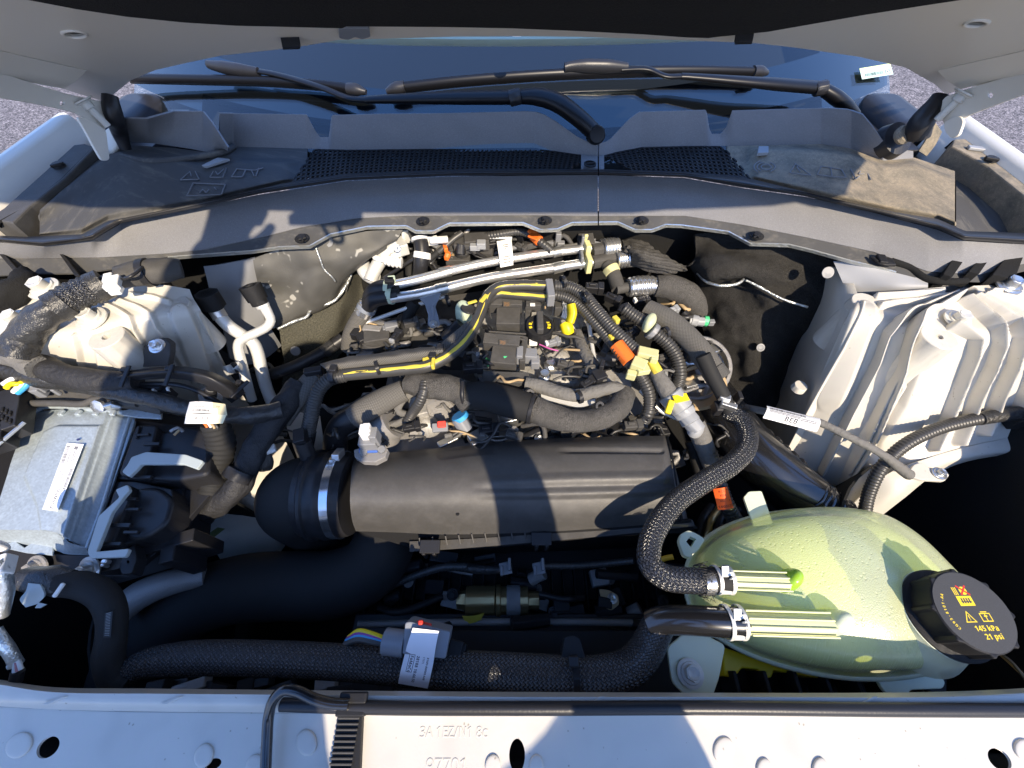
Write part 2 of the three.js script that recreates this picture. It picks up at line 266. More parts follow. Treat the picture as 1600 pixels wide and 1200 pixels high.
// ---------------------------------------------------------------- materials
const lin = (r, g, b) => new THREE.Color().setRGB(r, g, b);
function std(c, roughness, metalness = 0, o = {}) { return new THREE.MeshPhysicalMaterial({ color: Array.isArray(c) ? lin(...c) : c, roughness, metalness, ...o }); }
const W1 = [1, 1, 1];
const M = {
  paint: std(W1, 0.34, 0, { map: tPaint, bumpMap: tOrange, bumpScale: 0.00006, specularIntensity: 0.7, clearcoat: 0.12, clearcoatRoughness: 0.2 }),
  hoodPaint: std([0.70, 0.67, 0.59], 0.45, 0, { bumpMap: tOrange, bumpScale: 0.00008, clearcoat: 0.3, clearcoatRoughness: 0.3 }),
  liner: std(W1, 0.95, 0, { map: tex(128, 0.05, (u, v) => 0.135 + 0.05 * pn(u, v, 30), true), bumpMap: tFelt, bumpScale: 0.0012 }),
  cowl: std(W1, 0.62, 0, { map: tCowl, bumpMap: tGrain, bumpScale: 0.00022 }),
  cowlDust: std(W1, 0.72, 0, { map: tDustL, bumpMap: tGrain, bumpScale: 0.0002 }),
  tan: std(W1, 0.85, 0, { map: tDust, bumpMap: tGrain, bumpScale: 0.0003 }),
  lidPlastic: std(W1, 0.44, 0, { map: tPlasticDust, bumpMap: tGrain, bumpScale: 0.00022, specularIntensity: 0.85 }),
  black: std([0.018, 0.018, 0.019], 0.48, 0, { bumpMap: tGrain, bumpScale: 0.00012 }),
  blackDust: std(W1, 0.6, 0, { map: tPlasticDust, bumpMap: tGrain, bumpScale: 0.0002 }),
  gloss: std([0.012, 0.012, 0.013], 0.22, 0, { clearcoat: 0.6, clearcoatRoughness: 0.1 }),
  satin: std([0.02, 0.02, 0.022], 0.38, 0, { bumpMap: tOrange, bumpScale: 0.0001 }),
  rubber: std([0.022, 0.022, 0.022], 0.7, 0, { bumpMap: tFelt, bumpScale: 0.0002 }),
  foam: std([0.016, 0.016, 0.016], 0.95, 0, { bumpMap: tFelt, bumpScale: 0.0008 }),
  conduit: std([0.045, 0.044, 0.042], 0.40, 0),
  braid: std(W1, 0.24, 0, { map: tBraidC, bumpMap: tBraid, bumpScale: 0.0013, ior: 1.7 }),
  weave: std(W1, 0.8, 0, { map: tWeaveC, bumpMap: tWeave, bumpScale: 0.0006 }),
  felt: std(W1, 0.95, 0, { map: tFeltC, bumpMap: tFelt, bumpScale: 0.0012 }),
  feltDark: std([0.36, 0.36, 0.36], 0.95, 0, { map: tFeltC, bumpMap: tFelt, bumpScale: 0.0013 }),
  tape: std([0.03, 0.03, 0.03], 0.34, 0, { bumpMap: tTape, bumpScale: 0.0022, clearcoat: 0.15, clearcoatRoughness: 0.3 }),
  tapeDark: std([0.028, 0.028, 0.030], 0.6, 0, { bumpMap: tTape, bumpScale: 0.0025, specularIntensity: 0.6 }),
  tapeCloth: std([0.15, 0.145, 0.135], 0.8, 0, { bumpMap: tTape, bumpScale: 0.0022 }),
  zinc: std([0.62, 0.62, 0.6], 0.32, 0.9, { bumpMap: tCast, bumpScale: 0.00008 }),
  zincPaint: std([0.6, 0.59, 0.54], 0.4, 0.1),
  alu: std([0.80, 0.80, 0.79], 0.30, 0.85, { bumpMap: tBrush, bumpScale: 0.00005 }),
  aluPale: std([0.72, 0.72, 0.69], 0.46, 0.35, { bumpMap: tCast, bumpScale: 0.00008 }),
  cast: std(W1, 0.55, 0.35, { map: tCastC, bumpMap: tCast, bumpScale: 0.0004 }),
  castDark: std([0.30, 0.29, 0.28], 0.55, 0.35, { bumpMap: tCast, bumpScale: 0.0005 }),
  crimp: std([0.78, 0.78, 0.77], 0.26, 0.9),
  galv: std(W1, 0.42, 0.28, { map: tGalv, bumpMap: tCast, bumpScale: 0.00004 }),
  lever: std([0.40, 0.45, 0.45], 0.45),
  white: std([0.80, 0.79, 0.75], 0.5),
  grey: std([0.20, 0.205, 0.215], 0.5),
  greyLight: std([0.29, 0.30, 0.31], 0.45),
  blueGrey: std([0.21, 0.23, 0.26], 0.4),
  yellow: std([0.78, 0.60, 0.01], 0.42),
  tapeYellow: std([0.62, 0.50, 0.06], 0.6),
  paleYellow: std([0.66, 0.64, 0.32], 0.5, 0, { transmission: 0.15 }),
  paleGreen: std([0.50, 0.58, 0.42], 0.5),
  orange: std([0.80, 0.16, 0.02], 0.5),
  red: std([0.62, 0.05, 0.03], 0.45),
  blueW: std([0.05, 0.32, 0.62], 0.45),
  green: std([0.08, 0.55, 0.22], 0.45),
  brass: std([0.50, 0.38, 0.18], 0.35, 0.85, { bumpMap: tCast, bumpScale: 0.0001 }),
  tan2: std([0.42, 0.30, 0.16], 0.6),
  foil: std([0.75, 0.77, 0.74], 0.3, 0.8, { bumpMap: tTape, bumpScale: 0.002 }),
  boardGrey: std(W1, 0.6, 0.1, { map: tex(512, 0.3, (u, v) => { const s = smooth(0.30, 0.42, pn(u, v, 7) + 0.5 * pn(u, v, 30, 2)), k = 0.31 + 0.05 * pn(u, v, 14, 6) + 0.28 * s; return [k, k * 0.99, k * 0.95]; }, true), bumpMap: tFelt, bumpScale: 0.0003 }),
  feltGreen: std(W1, 0.9, 0, { map: tex(256, 0.07, (u, v) => { const f = hash(Math.floor(u * 256), Math.floor(v * 256)), k = 0.27 + 0.12 * pn(u, v, 20) + 0.12 * (f - 0.5); return [k * 1.02, k, k * 0.86]; }, true), bumpMap: tFelt, bumpScale: 0.0008 }),
  ground: std(W1, 0.9, 0, { map: tGround, bumpMap: tGroundB, bumpScale: 0.004 }),
  glass: new THREE.MeshPhysicalMaterial({ color: lin(0.74, 0.84, 0.86), roughness: 0.02, metalness: 0, transmission: 1, thickness: 0, ior: 1.62, specularIntensity: 1 }),
  frit: std([0.006, 0.006, 0.007], 0.12, 0, { ior: 1.6 }),
  dash: std([0.016, 0.016, 0.019], 0.9, 0, { specularIntensity: 0.25, bumpMap: tGrain, bumpScale: 0.0003 }),
  wiper: std([0.006, 0.006, 0.007], 0.36, 0, { specularIntensity: 0.6 }),
  tank: new THREE.MeshPhysicalMaterial({ color: lin(0.87, 0.91, 0.60), roughness: 0.28, transmission: 0.55, thickness: 0, bumpMap: tTank, bumpScale: 0.0010, ior: 1.45, clearcoat: 0.7, clearcoatRoughness: 0.12 }),
  tankPlain: new THREE.MeshPhysicalMaterial({ color: lin(0.80, 0.85, 0.66), roughness: 0.35, transmission: 0.25, thickness: 0, ior: 1.45 }),
  coolant: std([0.76, 0.83, 0.26], 0.5),
  skin: std([0.55, 0.33, 0.24], 0.6), cloth: std([0.05, 0.06, 0.09], 0.9),
};
for (const k of ['cowl', 'cowlDust', 'tan', 'black', 'blackDust', 'rubber', 'foam', 'liner', 'felt', 'feltDark', 'weave', 'tapeCloth', 'satin']) M[k].specularIntensity = k === 'satin' || k === 'cowl' ? 0.7 : 0.4;
// ---------------------------------------------------------------- printed labels
function cv(w, h, draw, bg = '#f4f4f0') { const c = document.createElement('canvas'); c.width = w; c.height = h; const x = c.getContext('2d'); x.fillStyle = bg; x.fillRect(0, 0, w, h); draw(x, w, h); const t = new THREE.CanvasTexture(c); t.colorSpace = THREE.SRGBColorSpace; return t; }
const paper = (t, rough = 0.55) => new THREE.MeshPhysicalMaterial({ map: t, roughness: rough, side: THREE.DoubleSide });
function bars(x, X, Y, w, h, n) { let p = X; for (let i = 0; i < n; i++) { const a = w / n * (0.25 + 0.6 * hash(i, n)); x.fillRect(p, Y, a, h); p += w / n; } }
function lines(x, X, Y, w, n, gap, h) { for (let i = 0; i < n; i++) { let p = X; while (p < X + w) { const l = h * (0.4 + 0.5 * hash(p, i)); x.fillRect(p, Y + i * gap, min(l, X + w - p), h); p += l + h * 0.3; } } }
// ================================================================ the ground and the truck's body
const GY = -1.02;
{ const g = new THREE.PlaneGeometry(160, 160, 1, 1); g.rotateX(-PI / 2); g.translate(0, GY, 0); const uv = g.attributes.uv; for (let i = 0; i < 4; i++) uv.setXY(i, uv.getX(i) * 160, uv.getY(i) * 160); struct('ground', g, M.ground); }

// ---- plastic cowl panel below the windshield, in two halves that meet at a seam
const SEAM = 935;
const cLip = [[-40, 432], [40, 428], [120, 427], [225, 414], [250, 403], [300, 399], [395, 392], [437, 386], [485, 384], [517, 366], [575, 354], [635, 353], [650, 361], [678, 361], [702, 349], [817, 348], [844, 359], [871, 358], [894, 348], [965, 347], [992, 359], [1019, 359], [1040, 351], [1065, 352], [1138, 362], [1171, 380], [1232, 382], [1269, 391], [1330, 408], [1374, 418], [1441, 437], [1532, 441], [1600, 424], [1660, 424]];
const cStep = [[-40, 404], [40, 404], [160, 402], [260, 396], [322, 389], [410, 370], [470, 355], [556, 341], [631, 337], [817, 336], [918, 337], [1070, 337], [1161, 351], [1262, 371], [1364, 393], [1450, 424], [1532, 429], [1600, 412], [1660, 412]];
const cRidge = [[-40, 380], [0, 379], [67, 386], [145, 376], [189, 349], [304, 325], [405, 304], [540, 283], [699, 276], [935, 273], [1070, 278], [1161, 294], [1262, 308], [1364, 332], [1465, 359], [1505, 376], [1600, 382], [1660, 384]];
const cSeal = [[-40, 366], [40, 370], [128, 366], [169, 345], [321, 316], [439, 287], [540, 272], [732, 264], [935, 264], [1070, 269], [1161, 276], [1296, 309], [1397, 331], [1465, 342], [1509, 361], [1600, 364], [1660, 366]];
const cWell = [[60, 330], [150, 250], [189, 226], [270, 231], [340, 240], [364, 228], [540, 233], [834, 230], [901, 240], [935, 244], [965, 236], [1002, 229], [1070, 227], [1134, 227], [1283, 224], [1330, 231], [1380, 250], [1428, 246], [1500, 270], [1560, 330]];
const cTop = [[343, 177], [479, 179], [493, 205], [500, 214], [514, 214], [518, 180], [600, 178], [699, 177], [820, 174], [836, 175], [850, 179], [867, 189], [901, 213], [920, 222], [935, 224], [948, 221], [955, 216], [975, 195], [985, 185], [999, 175], [1070, 173], [1104, 172], [1108, 200], [1112, 209], [1126, 209], [1134, 200], [1144, 173], [1240, 170], [1296, 169], [1325, 171], [1347, 179], [1364, 199], [1378, 218], [1397, 233], [1428, 236]];
const YL = 0.085, YS = 0.092, YR = 0.125, YB = 0.130;
const cowlL = T('cowl_panel', 'left half of the grey cowl panel, its end well lightly dusted', 'cowl panel');
const cowlR = T('cowl_panel', 'right half of the grey cowl panel, end well thick with tan dust', 'cowl panel');
for (const [g, x0, x1, nu] of [[cowlL, -30, SEAM - 1, 260], [cowlR, SEAM + 1, 1640, 200]]) {
  part(g, 'front_flange', strip(cStep, cLip, x0, x1, YS, YL, { nu, nv: 4, th: 0.003 }), M.cowlDust);
  part(g, 'bright_lip', strip(cLip, cLip.map(([x, y]) => [x, y + 4.5]), max(x0, 262), min(x1, 1400), YL + 0.001, YL - 0.006, { nu, nv: 4, th: 0.002 }), M.foil);
  part(g, 'face_plate', strip(cRidge, cStep, x0, x1, YR, YS + 0.001, { nu, nv: 14, th: 0.003 }), M.cowl);
  part(g, 'rubber_seal', strip(cSeal, cRidge.map(([x, y]) => [x, y - 1]), x0, x1, 0, 0, { nu, nv: 10, th: 0.004, yy: (x, t) => YR + 0.003 + 0.014 * Math.pow(sin(PI * clamp(t * 1.0, 0, 1)), 0.7) }), M.satin);
}
// the dusty end wells
const wellY = (x, t) => YB - 0.012 * smooth(0, 0.6, t);
const wellMoundR = (x, t) => wellY(x, t) + 0.010 * smooth(1165, 1190, x) * smooth(0.06, 0.14, t) * smooth(1.02, 0.9, t);
part(cowlR, 'end_well', strip(cWell, cSeal, 1136, 1492, 0, 0, { nu: 160, nv: 30, th: 0.003, yy: wellMoundR }), M.tan, 'dusty tan end well with moulded warning signs');
part(cowlR, 'outer_channel', strip(cWell, cSeal, 1494, 1640, YB - 0.02, YB - 0.03, { nu: 30, nv: 10 }), M.cowlDust);
const wellMoundL = (x, t) => wellY(x, t) + 0.010 * smooth(470, 440, x) * smooth(0.16, 0.26, t + 0.0012 * (300 - x)) * smooth(1.0, 0.9, t);
part(cowlL, 'end_well', strip(cWell, cSeal, 62, 480, 0, 0, { nu: 180, nv: 30, th: 0.003, yy: wellMoundL }), M.cowlDust);
// vent mesh: bars between staggered slots
function ventMesh(g, xa, xb, skew) {
  const bars = [], rows = 8, a = (x, t) => { const X = x + skew(t); return P(X, lerp(pick(cWell, X) + 2, pick(cSeal, X), t), YB + 0.001); };
  for (let j = 0; j <= rows; j++) { const pos = [[], [], []]; for (let i = 0; i <= 90; i++) { const x = lerp(xa, xb, i / 90), t = j / rows; for (let k = 0; k < 3; k++) pos[k].push(a(x, t + (k - 1) * 0.022)); } bars.push(gridGeo(pos, 0.003)); }
  const n = Math.round((xb - xa) / 7.6);
  for (let j = 0; j < rows; j++) for (let i = 0; i <= n; i++) {
    const x = xa + (i + (j % 2) / 2) * (xb - xa) / n, pos = [[a(x - 1.5, (j + 0.05) / rows), a(x + 1.5, (j + 0.05) / rows)], [a(x - 1.5, (j + 0.95) / rows), a(x + 1.5, (j + 0.95) / rows)]]; bars.push(gridGeo(pos, 0.003));
  }
  const o = part(g, 'vent_mesh', bars, M.black); o.userData.kind = 'stuff';
  part(g, 'vent_tray', strip(cWell, cSeal, xa - 8, xb + 8, YB - 0.03, YB - 0.03, { nu: 60, nv: 4 }), M.foam);
}
ventMesh(cowlL, 492, 922, (t) => -36 * t * 1);
part(cowlL, 'mesh_border', strip(cWell, cSeal, 908, 934, YB + 0.002, YB + 0.002, { nu: 10, nv: 6 }), M.cowl);
ventMesh(cowlR, 944, 1126, (t) => 42 * t * 1);
part(cowlR, 'mesh_border', strip(cWell, cSeal, 936, 944, YB + 0.002, YB + 0.002, { nu: 4, nv: 6 }), M.cowl);
// upright wall
const wallGeo = (x0, x1, nu) => { const pos = []; for (let j = 0; j < 12; j++) { pos[j] = []; for (let i = 0; i < nu; i++) { const x = lerp(x0, x1, i / (nu - 1)), t = j / 11, b = pick(cWell, x) + 1, q = P(x, b, YB), z = q.z, py = lerp(pick(cTop, x), b, t), d = ray(x, py), k = (z - 0.012 * (1 - t) - EYE.z) / d.z; pos[j][i] = EYE.clone().addScaledVector(d, k); } } return gridGeo(pos, 0.003); };
part(cowlL, 'upright_wall', wallGeo(344, SEAM - 1, 300), M.cowl);
part(cowlR, 'upright_wall', wallGeo(SEAM + 1, 1427, 260), M.cowl);
{ const top = [[175, 183], [200, 186], [230, 186], [255, 179], [273, 174], [317, 174], [330, 190], [357, 232]], bot = [[175, 196], [189, 221], [240, 224], [300, 233], [345, 242], [357, 240]];
  const pos = []; for (let j = 0; j < 8; j++) { pos[j] = []; for (let i = 0; i < 70; i++) { const x = lerp(176, 356, i / 69), t = j / 7, py = lerp(pick(top, x), pick(bot, x), t); pos[j][i] = P(x, py, lerp(0.195, YB, t) - 0.02 * smooth(330, 357, x)); } }
  part(cowlL, 'corner_wall', gridGeo(pos, 0.003), M.cowl); }
part(cowlL, 'front_rib', tube([[189, 243, 0.134], [240, 252, 0.136], [300, 246, 0.136], [350, 237, 0.135], [366, 228, 0.135]], 0.006, { n: 8 }), M.cowlDust);
part(cowlL, 'bright_tab', plate(flat(0.140), [[315, 258], [340, 246], [358, 248], [322, 260]], 0.004), M.greyLight);
part(cowlR, 'bright_tab', plate(flat(0.142), [[1186, 228], [1201, 228], [1201, 238], [1184, 239]], 0.006), M.greyLight);
// push pins along the front flange
for (const [x, y, g] of [[472, 373, cowlL], [661, 346, cowlL], [852, 345, cowlL], [1003, 345, cowlR], [1182, 369, cowlR]]) {
  const c = P(x, y, YL + 0.007), o = part(g, 'push_pin', [lathe(c, UP, [[0, 0], [0.0125, 0], [0.0125, 0.002], [0.009, 0.004], [0, 0.004]]), lathe(P(x, y, YL + 0.01), V(0.1, 1, 0.1), [[0, 0], [0.0075, 0], [0.0065, 0.006], [0, 0.007]], 12), bx(P(x, y, YL + 0.017), 0.003, 0.004, 0.014, 0.5), bx(P(x, y, YL + 0.017), 0.014, 0.003, 0.003, 0.5)], M.black);
}
{ const c = P(922, 257, YB + 0.008); part(cowlL, 'push_pin', [lathe(c, UP, [[0, 0], [0.012, 0], [0.012, 0.002], [0.0095, 0.003], [0.009, 0.0005], [0, 0.0005]]), bx(c.clone().add(V(0, 0.002, 0)), 0.016, 0.003, 0.004, 0.2)], M.black); }
// moulded signs, raised on the well floors
const sign = (g, lines2, y) => part(g, 'moulded_sign', lines2.map((l) => tube(l.map((p) => [p[0], p[1], y]), 0.0011, { n: 6, step: 0.004, ten: 0 })), M.cowl);
const seg = (...a) => a.slice(0, -1).map((p, i) => [p, a[i + 1]]);
sign(cowlL, [...seg([282, 281], [303, 263], [311, 280], [282, 281]), ...seg([297, 268], [299, 275]), ...seg([328, 277], [337, 262], [354, 263], [348, 277], [328, 277]), ...seg([336, 266], [340, 273], [350, 264]), ...seg([362, 276], [370, 264], [384, 265], [379, 276], [362, 276]), ...seg([384, 265], [398, 266], [412, 262]), ...seg([393, 266], [397, 275]), ...seg([404, 263], [400, 275])], YB + 0.0008);
sign(cowlL, [...seg([292, 306], [302, 286], [352, 288], [346, 304], [292, 306]), ...seg([312, 301], [317, 296], [322, 301], [327, 296]), ...seg([335, 293], [338, 296])], YB + 0.0002);
{ const arc = (cx, cy, r, a0, a1) => Array.from({ length: 9 }, (_, i) => { const a = lerp(a0, a1, i / 8); return [cx + r * cos(a), cy + r * 0.55 * sin(a)]; });
  sign(cowlR, [arc(1197, 261, 8, 0, 6.28), arc(1197, 261, 14, 2.2, 4.4), arc(1197, 261, 14, -1.1, 1.1), arc(1197, 261, 19, 2.3, 4.2), ...seg([1234, 270], [1243, 256], [1267, 274], [1234, 270]), ...seg([1245, 260], [1250, 268]), ...seg([1277, 273], [1283, 260], [1298, 262], [1300, 276], [1277, 273]), ...seg([1298, 262], [1315, 265], [1322, 277], [1300, 276]), ...seg([1329, 264], [1337, 280], [1343, 275]), ...seg([1352, 265], [1361, 281]), ...seg([1345, 266], [1342, 272], [1350, 272])], YB + 0.0012); }

// ---- windshield, with the dash behind it
const GO = V(0, 0.165, -0.93), GA = 0.56;                            // foot and rake of the glass
const glassPt = (x, s, off = 0) => { const bow = 0.32 * x * x + 0.05 * x * x * x * x, n = V(0.35 * x, cos(GA), sin(GA)); return V(x, GO.y + s * sin(GA), GO.z - bow - s * cos(GA)).addScaledVector(n, off); };
const glassPl = frame(GO, V(0, cos(GA), sin(GA)), V(1, 0, 0));
function onGlass(px, py, off = 0) {                                  // where a line of sight meets the bowed glass, off metres in front of it
  const d = ray(px, py); let a = 0.5, b = 3; const f = (k) => { const p = EYE.clone().addScaledVector(d, k); return (p.z - GO.z + 0.32 * p.x * p.x) * sin(GA) + (p.y - GO.y) * cos(GA) - off; };
  for (let i = 0; i < 40; i++) { const m = (a + b) / 2; f(m) > 0 ? a = m : b = m; } return EYE.clone().addScaledVector(d, a);
}
const wind = T('windshield', 'raked windshield glass reflecting deep blue sky behind the cowl', 'windshield');
{ const pos = []; for (let j = 0; j <= 16; j++) { pos[j] = []; for (let i = 0; i <= 60; i++) pos[j][i] = glassPt(lerp(-0.95, 0.95, i / 60), lerp(-0.10, 0.8, j / 16)); } part(wind, 'glass_pane', gridGeo(pos, 0), M.glass);
  const fr = []; for (let j = 0; j <= 3; j++) { fr[j] = []; for (let i = 0; i <= 60; i++) { const x = lerp(-0.95, 0.95, i / 60); fr[j][i] = glassPt(x, lerp(-0.02, 0.055 + 0.05 * x * x, j / 3), -0.004); } } part(wind, 'black_border', gridGeo(fr, 0.001), M.frit);
  for (const q of [-1, 1]) { const sd = []; for (let j = 0; j <= 6; j++) { sd[j] = []; for (let i = 0; i <= 8; i++) sd[j][i] = glassPt(q * lerp(0.72, 0.95, i / 8), lerp(-0.06, 0.5, j / 6), -0.0045); } part(wind, 'side_border', gridGeo(sd, 0.001), M.frit); } }
const dash = T('dashboard', 'dark dashboard top seen through the windshield, partly sunlit', 'dashboard');
{ const pos = []; for (let j = 0; j <= 24; j++) { pos[j] = []; for (let i = 0; i <= 60; i++) { const x = lerp(-1.02, 1.02, i / 60), t = j / 24, f = glassPt(x, 0.0, -0.03); pos[j][i] = V(x, f.y - 0.02 + 0.10 * smooth(0.0, 0.5, t) - 0.03 * smooth(0.5, 0.6, t) - 0.5 * smooth(0.75, 1, t), f.z - 0.75 * t); } } part(dash, 'dash_top', gridGeo(pos, 0.004), M.dash);
  part(dash, 'lower_panel', bx(V(0, 0.05, -1.75), 1.84, 0.08, 1.5, 0, 0, 0, 0), M.foam);
  part(dash, 'end_panel', [bx(V(0, -0.1, -1.9), 1.6, 0.5, 0.1)], M.dash); }
const cab = T('cab_roof', 'painted cab roof and pillars above the windshield', 'roof');
{ part(cab, 'roof_skin', bx(V(0, 0.80, -2.45), 1.4, 0.05, 1.6, 0, 0, 0, 0.02), M.hoodPaint);
  for (const s of [-1, 1]) part(cab, 'pillar', tube([glassPt(s * 1.01, 0.3), glassPt(s * 0.99, 0.5), glassPt(s * 0.88, 1.02)], 0.035), M.hoodPaint);
  part(cab, 'rear_wall', bx(V(0, 0.25, -3.2), 1.5, 1.0, 0.04), M.dash);
}
{ const st = T('windshield_sticker', 'small white and pale green sticker with a barcode inside the right of the windshield', 'sticker');
  const t = cv(256, 128, (x) => { x.fillStyle = '#d6e39a'; x.fillRect(0, 0, 256, 44); x.fillStyle = '#3a4a44'; bars(x, 30, 70, 150, 34, 40); x.fillRect(196, 66, 40, 48); x.fillStyle = '#dff0e4'; x.fillRect(202, 72, 28, 36); x.fillStyle = '#3a4a44'; x.fillRect(210, 80, 10, 20); }, '#b4ccbc');
  part(st, 'sticker_sheet', patch([onGlass(1343, 107, -0.006), onGlass(1391, 99, -0.006), onGlass(1396, 116, -0.006), onGlass(1347, 124, -0.006)]), paper(t)); }

// ---- wipers
function wiper(label, armPts, blade, joint, pivot, clip, cap) {
  const w = T('wiper', label, 'wiper', 'wipers parked at the foot of the windshield');
  part(w, 'arm', armPts.map(([p, r, f]) => tube(p.map((q) => onGlass(q[0], q[1], q[2])), r, { n: 12, flat: f, step: 0.008 })), M.wiper);
  const b = part(w, 'blade', tube(blade.map((q) => onGlass(q[0], q[1], q[2])), 0.0085, { n: 10, flat: [1.15, 0.8] }), M.wiper);
  part(b, 'rubber_lip', tube(blade.map((q) => onGlass(q[0] , q[1] + 6, q[2] - 0.012)), 0.004, { n: 8 }), M.rubber);
  part(w, 'blade_clip', tube(clip.map((q) => onGlass(q[0], q[1], q[2])), [0.008, 0.0125, 0.0125, 0.009], { n: 14, flat: [1, 0.8] }), M.satin);
  for (const c of cap) part(w, 'end_cap', tube(c.map((q) => onGlass(q[0], q[1], q[2])), [0.011, 0.0115, 0.005], { n: 12 }), M.satin);
  if (joint) part(w, 'hinge_joint', lathe(onGlass(...joint), V(1, 0.2, 0), [[0, -0.011], [0.013, -0.011], [0.014, -0.008], [0.014, 0.008], [0.013, 0.011], [0, 0.011]]), M.satin);
  if (pivot) part(w, 'pivot_cap', lathe(onGlass(...pivot), V(0, 0.5, 0.9), [[0, -0.02], [0.017, -0.02], [0.017, 0.004], [0.014, 0.009], [0, 0.010]]), M.wiper);
}
wiper('left wiper with its long arm running to the pivot above the cowl seam',
  [[[[934, 212, 0.03], [905, 185, 0.045], [870, 160, 0.05], [838, 151, 0.045], [806, 152, 0.04]], [0.019, 0.020, 0.021, 0.020, 0.015], [0.75, 1]], [[[800, 152, 0.04], [700, 153, 0.04], [600, 155, 0.035], [572, 156, 0.034]], [0.017, 0.016, 0.013, 0.009], [0.7, 1]], [[[574, 156, 0.034], [548, 154, 0.034], [500, 136, 0.032], [430, 116, 0.03], [395, 110, 0.03]], 0.0065, [0.7, 1.2]]],
  [[205, 122, 0.02], [300, 124, 0.02], [420, 127, 0.02], [500, 133, 0.02], [560, 141, 0.02]], [805, 152, 0.048], [932, 211, 0.04], [[325, 101, 0.032], [340, 104, 0.032], [380, 110, 0.032], [404, 113, 0.03]], [[[544, 139, 0.021], [556, 140, 0.022], [572, 144, 0.02]]]);
wiper('right wiper with its arm reaching over to the right corner of the windshield',
  [[[[1335, 178, 0.02], [1320, 163, 0.034], [1300, 148, 0.04], [1284, 138, 0.04]], [0.015, 0.018, 0.019, 0.016], [0.75, 1]], [[[1280, 137, 0.04], [1180, 129, 0.04], [1090, 121, 0.034], [1064, 119, 0.032]], [0.017, 0.016, 0.012, 0.008], [0.7, 1]], [[[1066, 119, 0.032], [1040, 119, 0.032], [1012, 108, 0.03], [970, 108, 0.03]], 0.0065, [0.7, 1.2]]],
  [[620, 138, 0.02], [720, 127, 0.02], [860, 117, 0.02], [1000, 112, 0.02], [1100, 111, 0.02], [1185, 113, 0.02]], [1282, 138, 0.046], [1407, 213, 0.02], [[882, 106, 0.032], [895, 104, 0.032], [950, 104, 0.032], [980, 106, 0.03]], [[[632, 136, 0.021], [618, 138, 0.022], [604, 143, 0.02]], [[1176, 112, 0.021], [1188, 112, 0.02], [1199, 114, 0.018]]]);

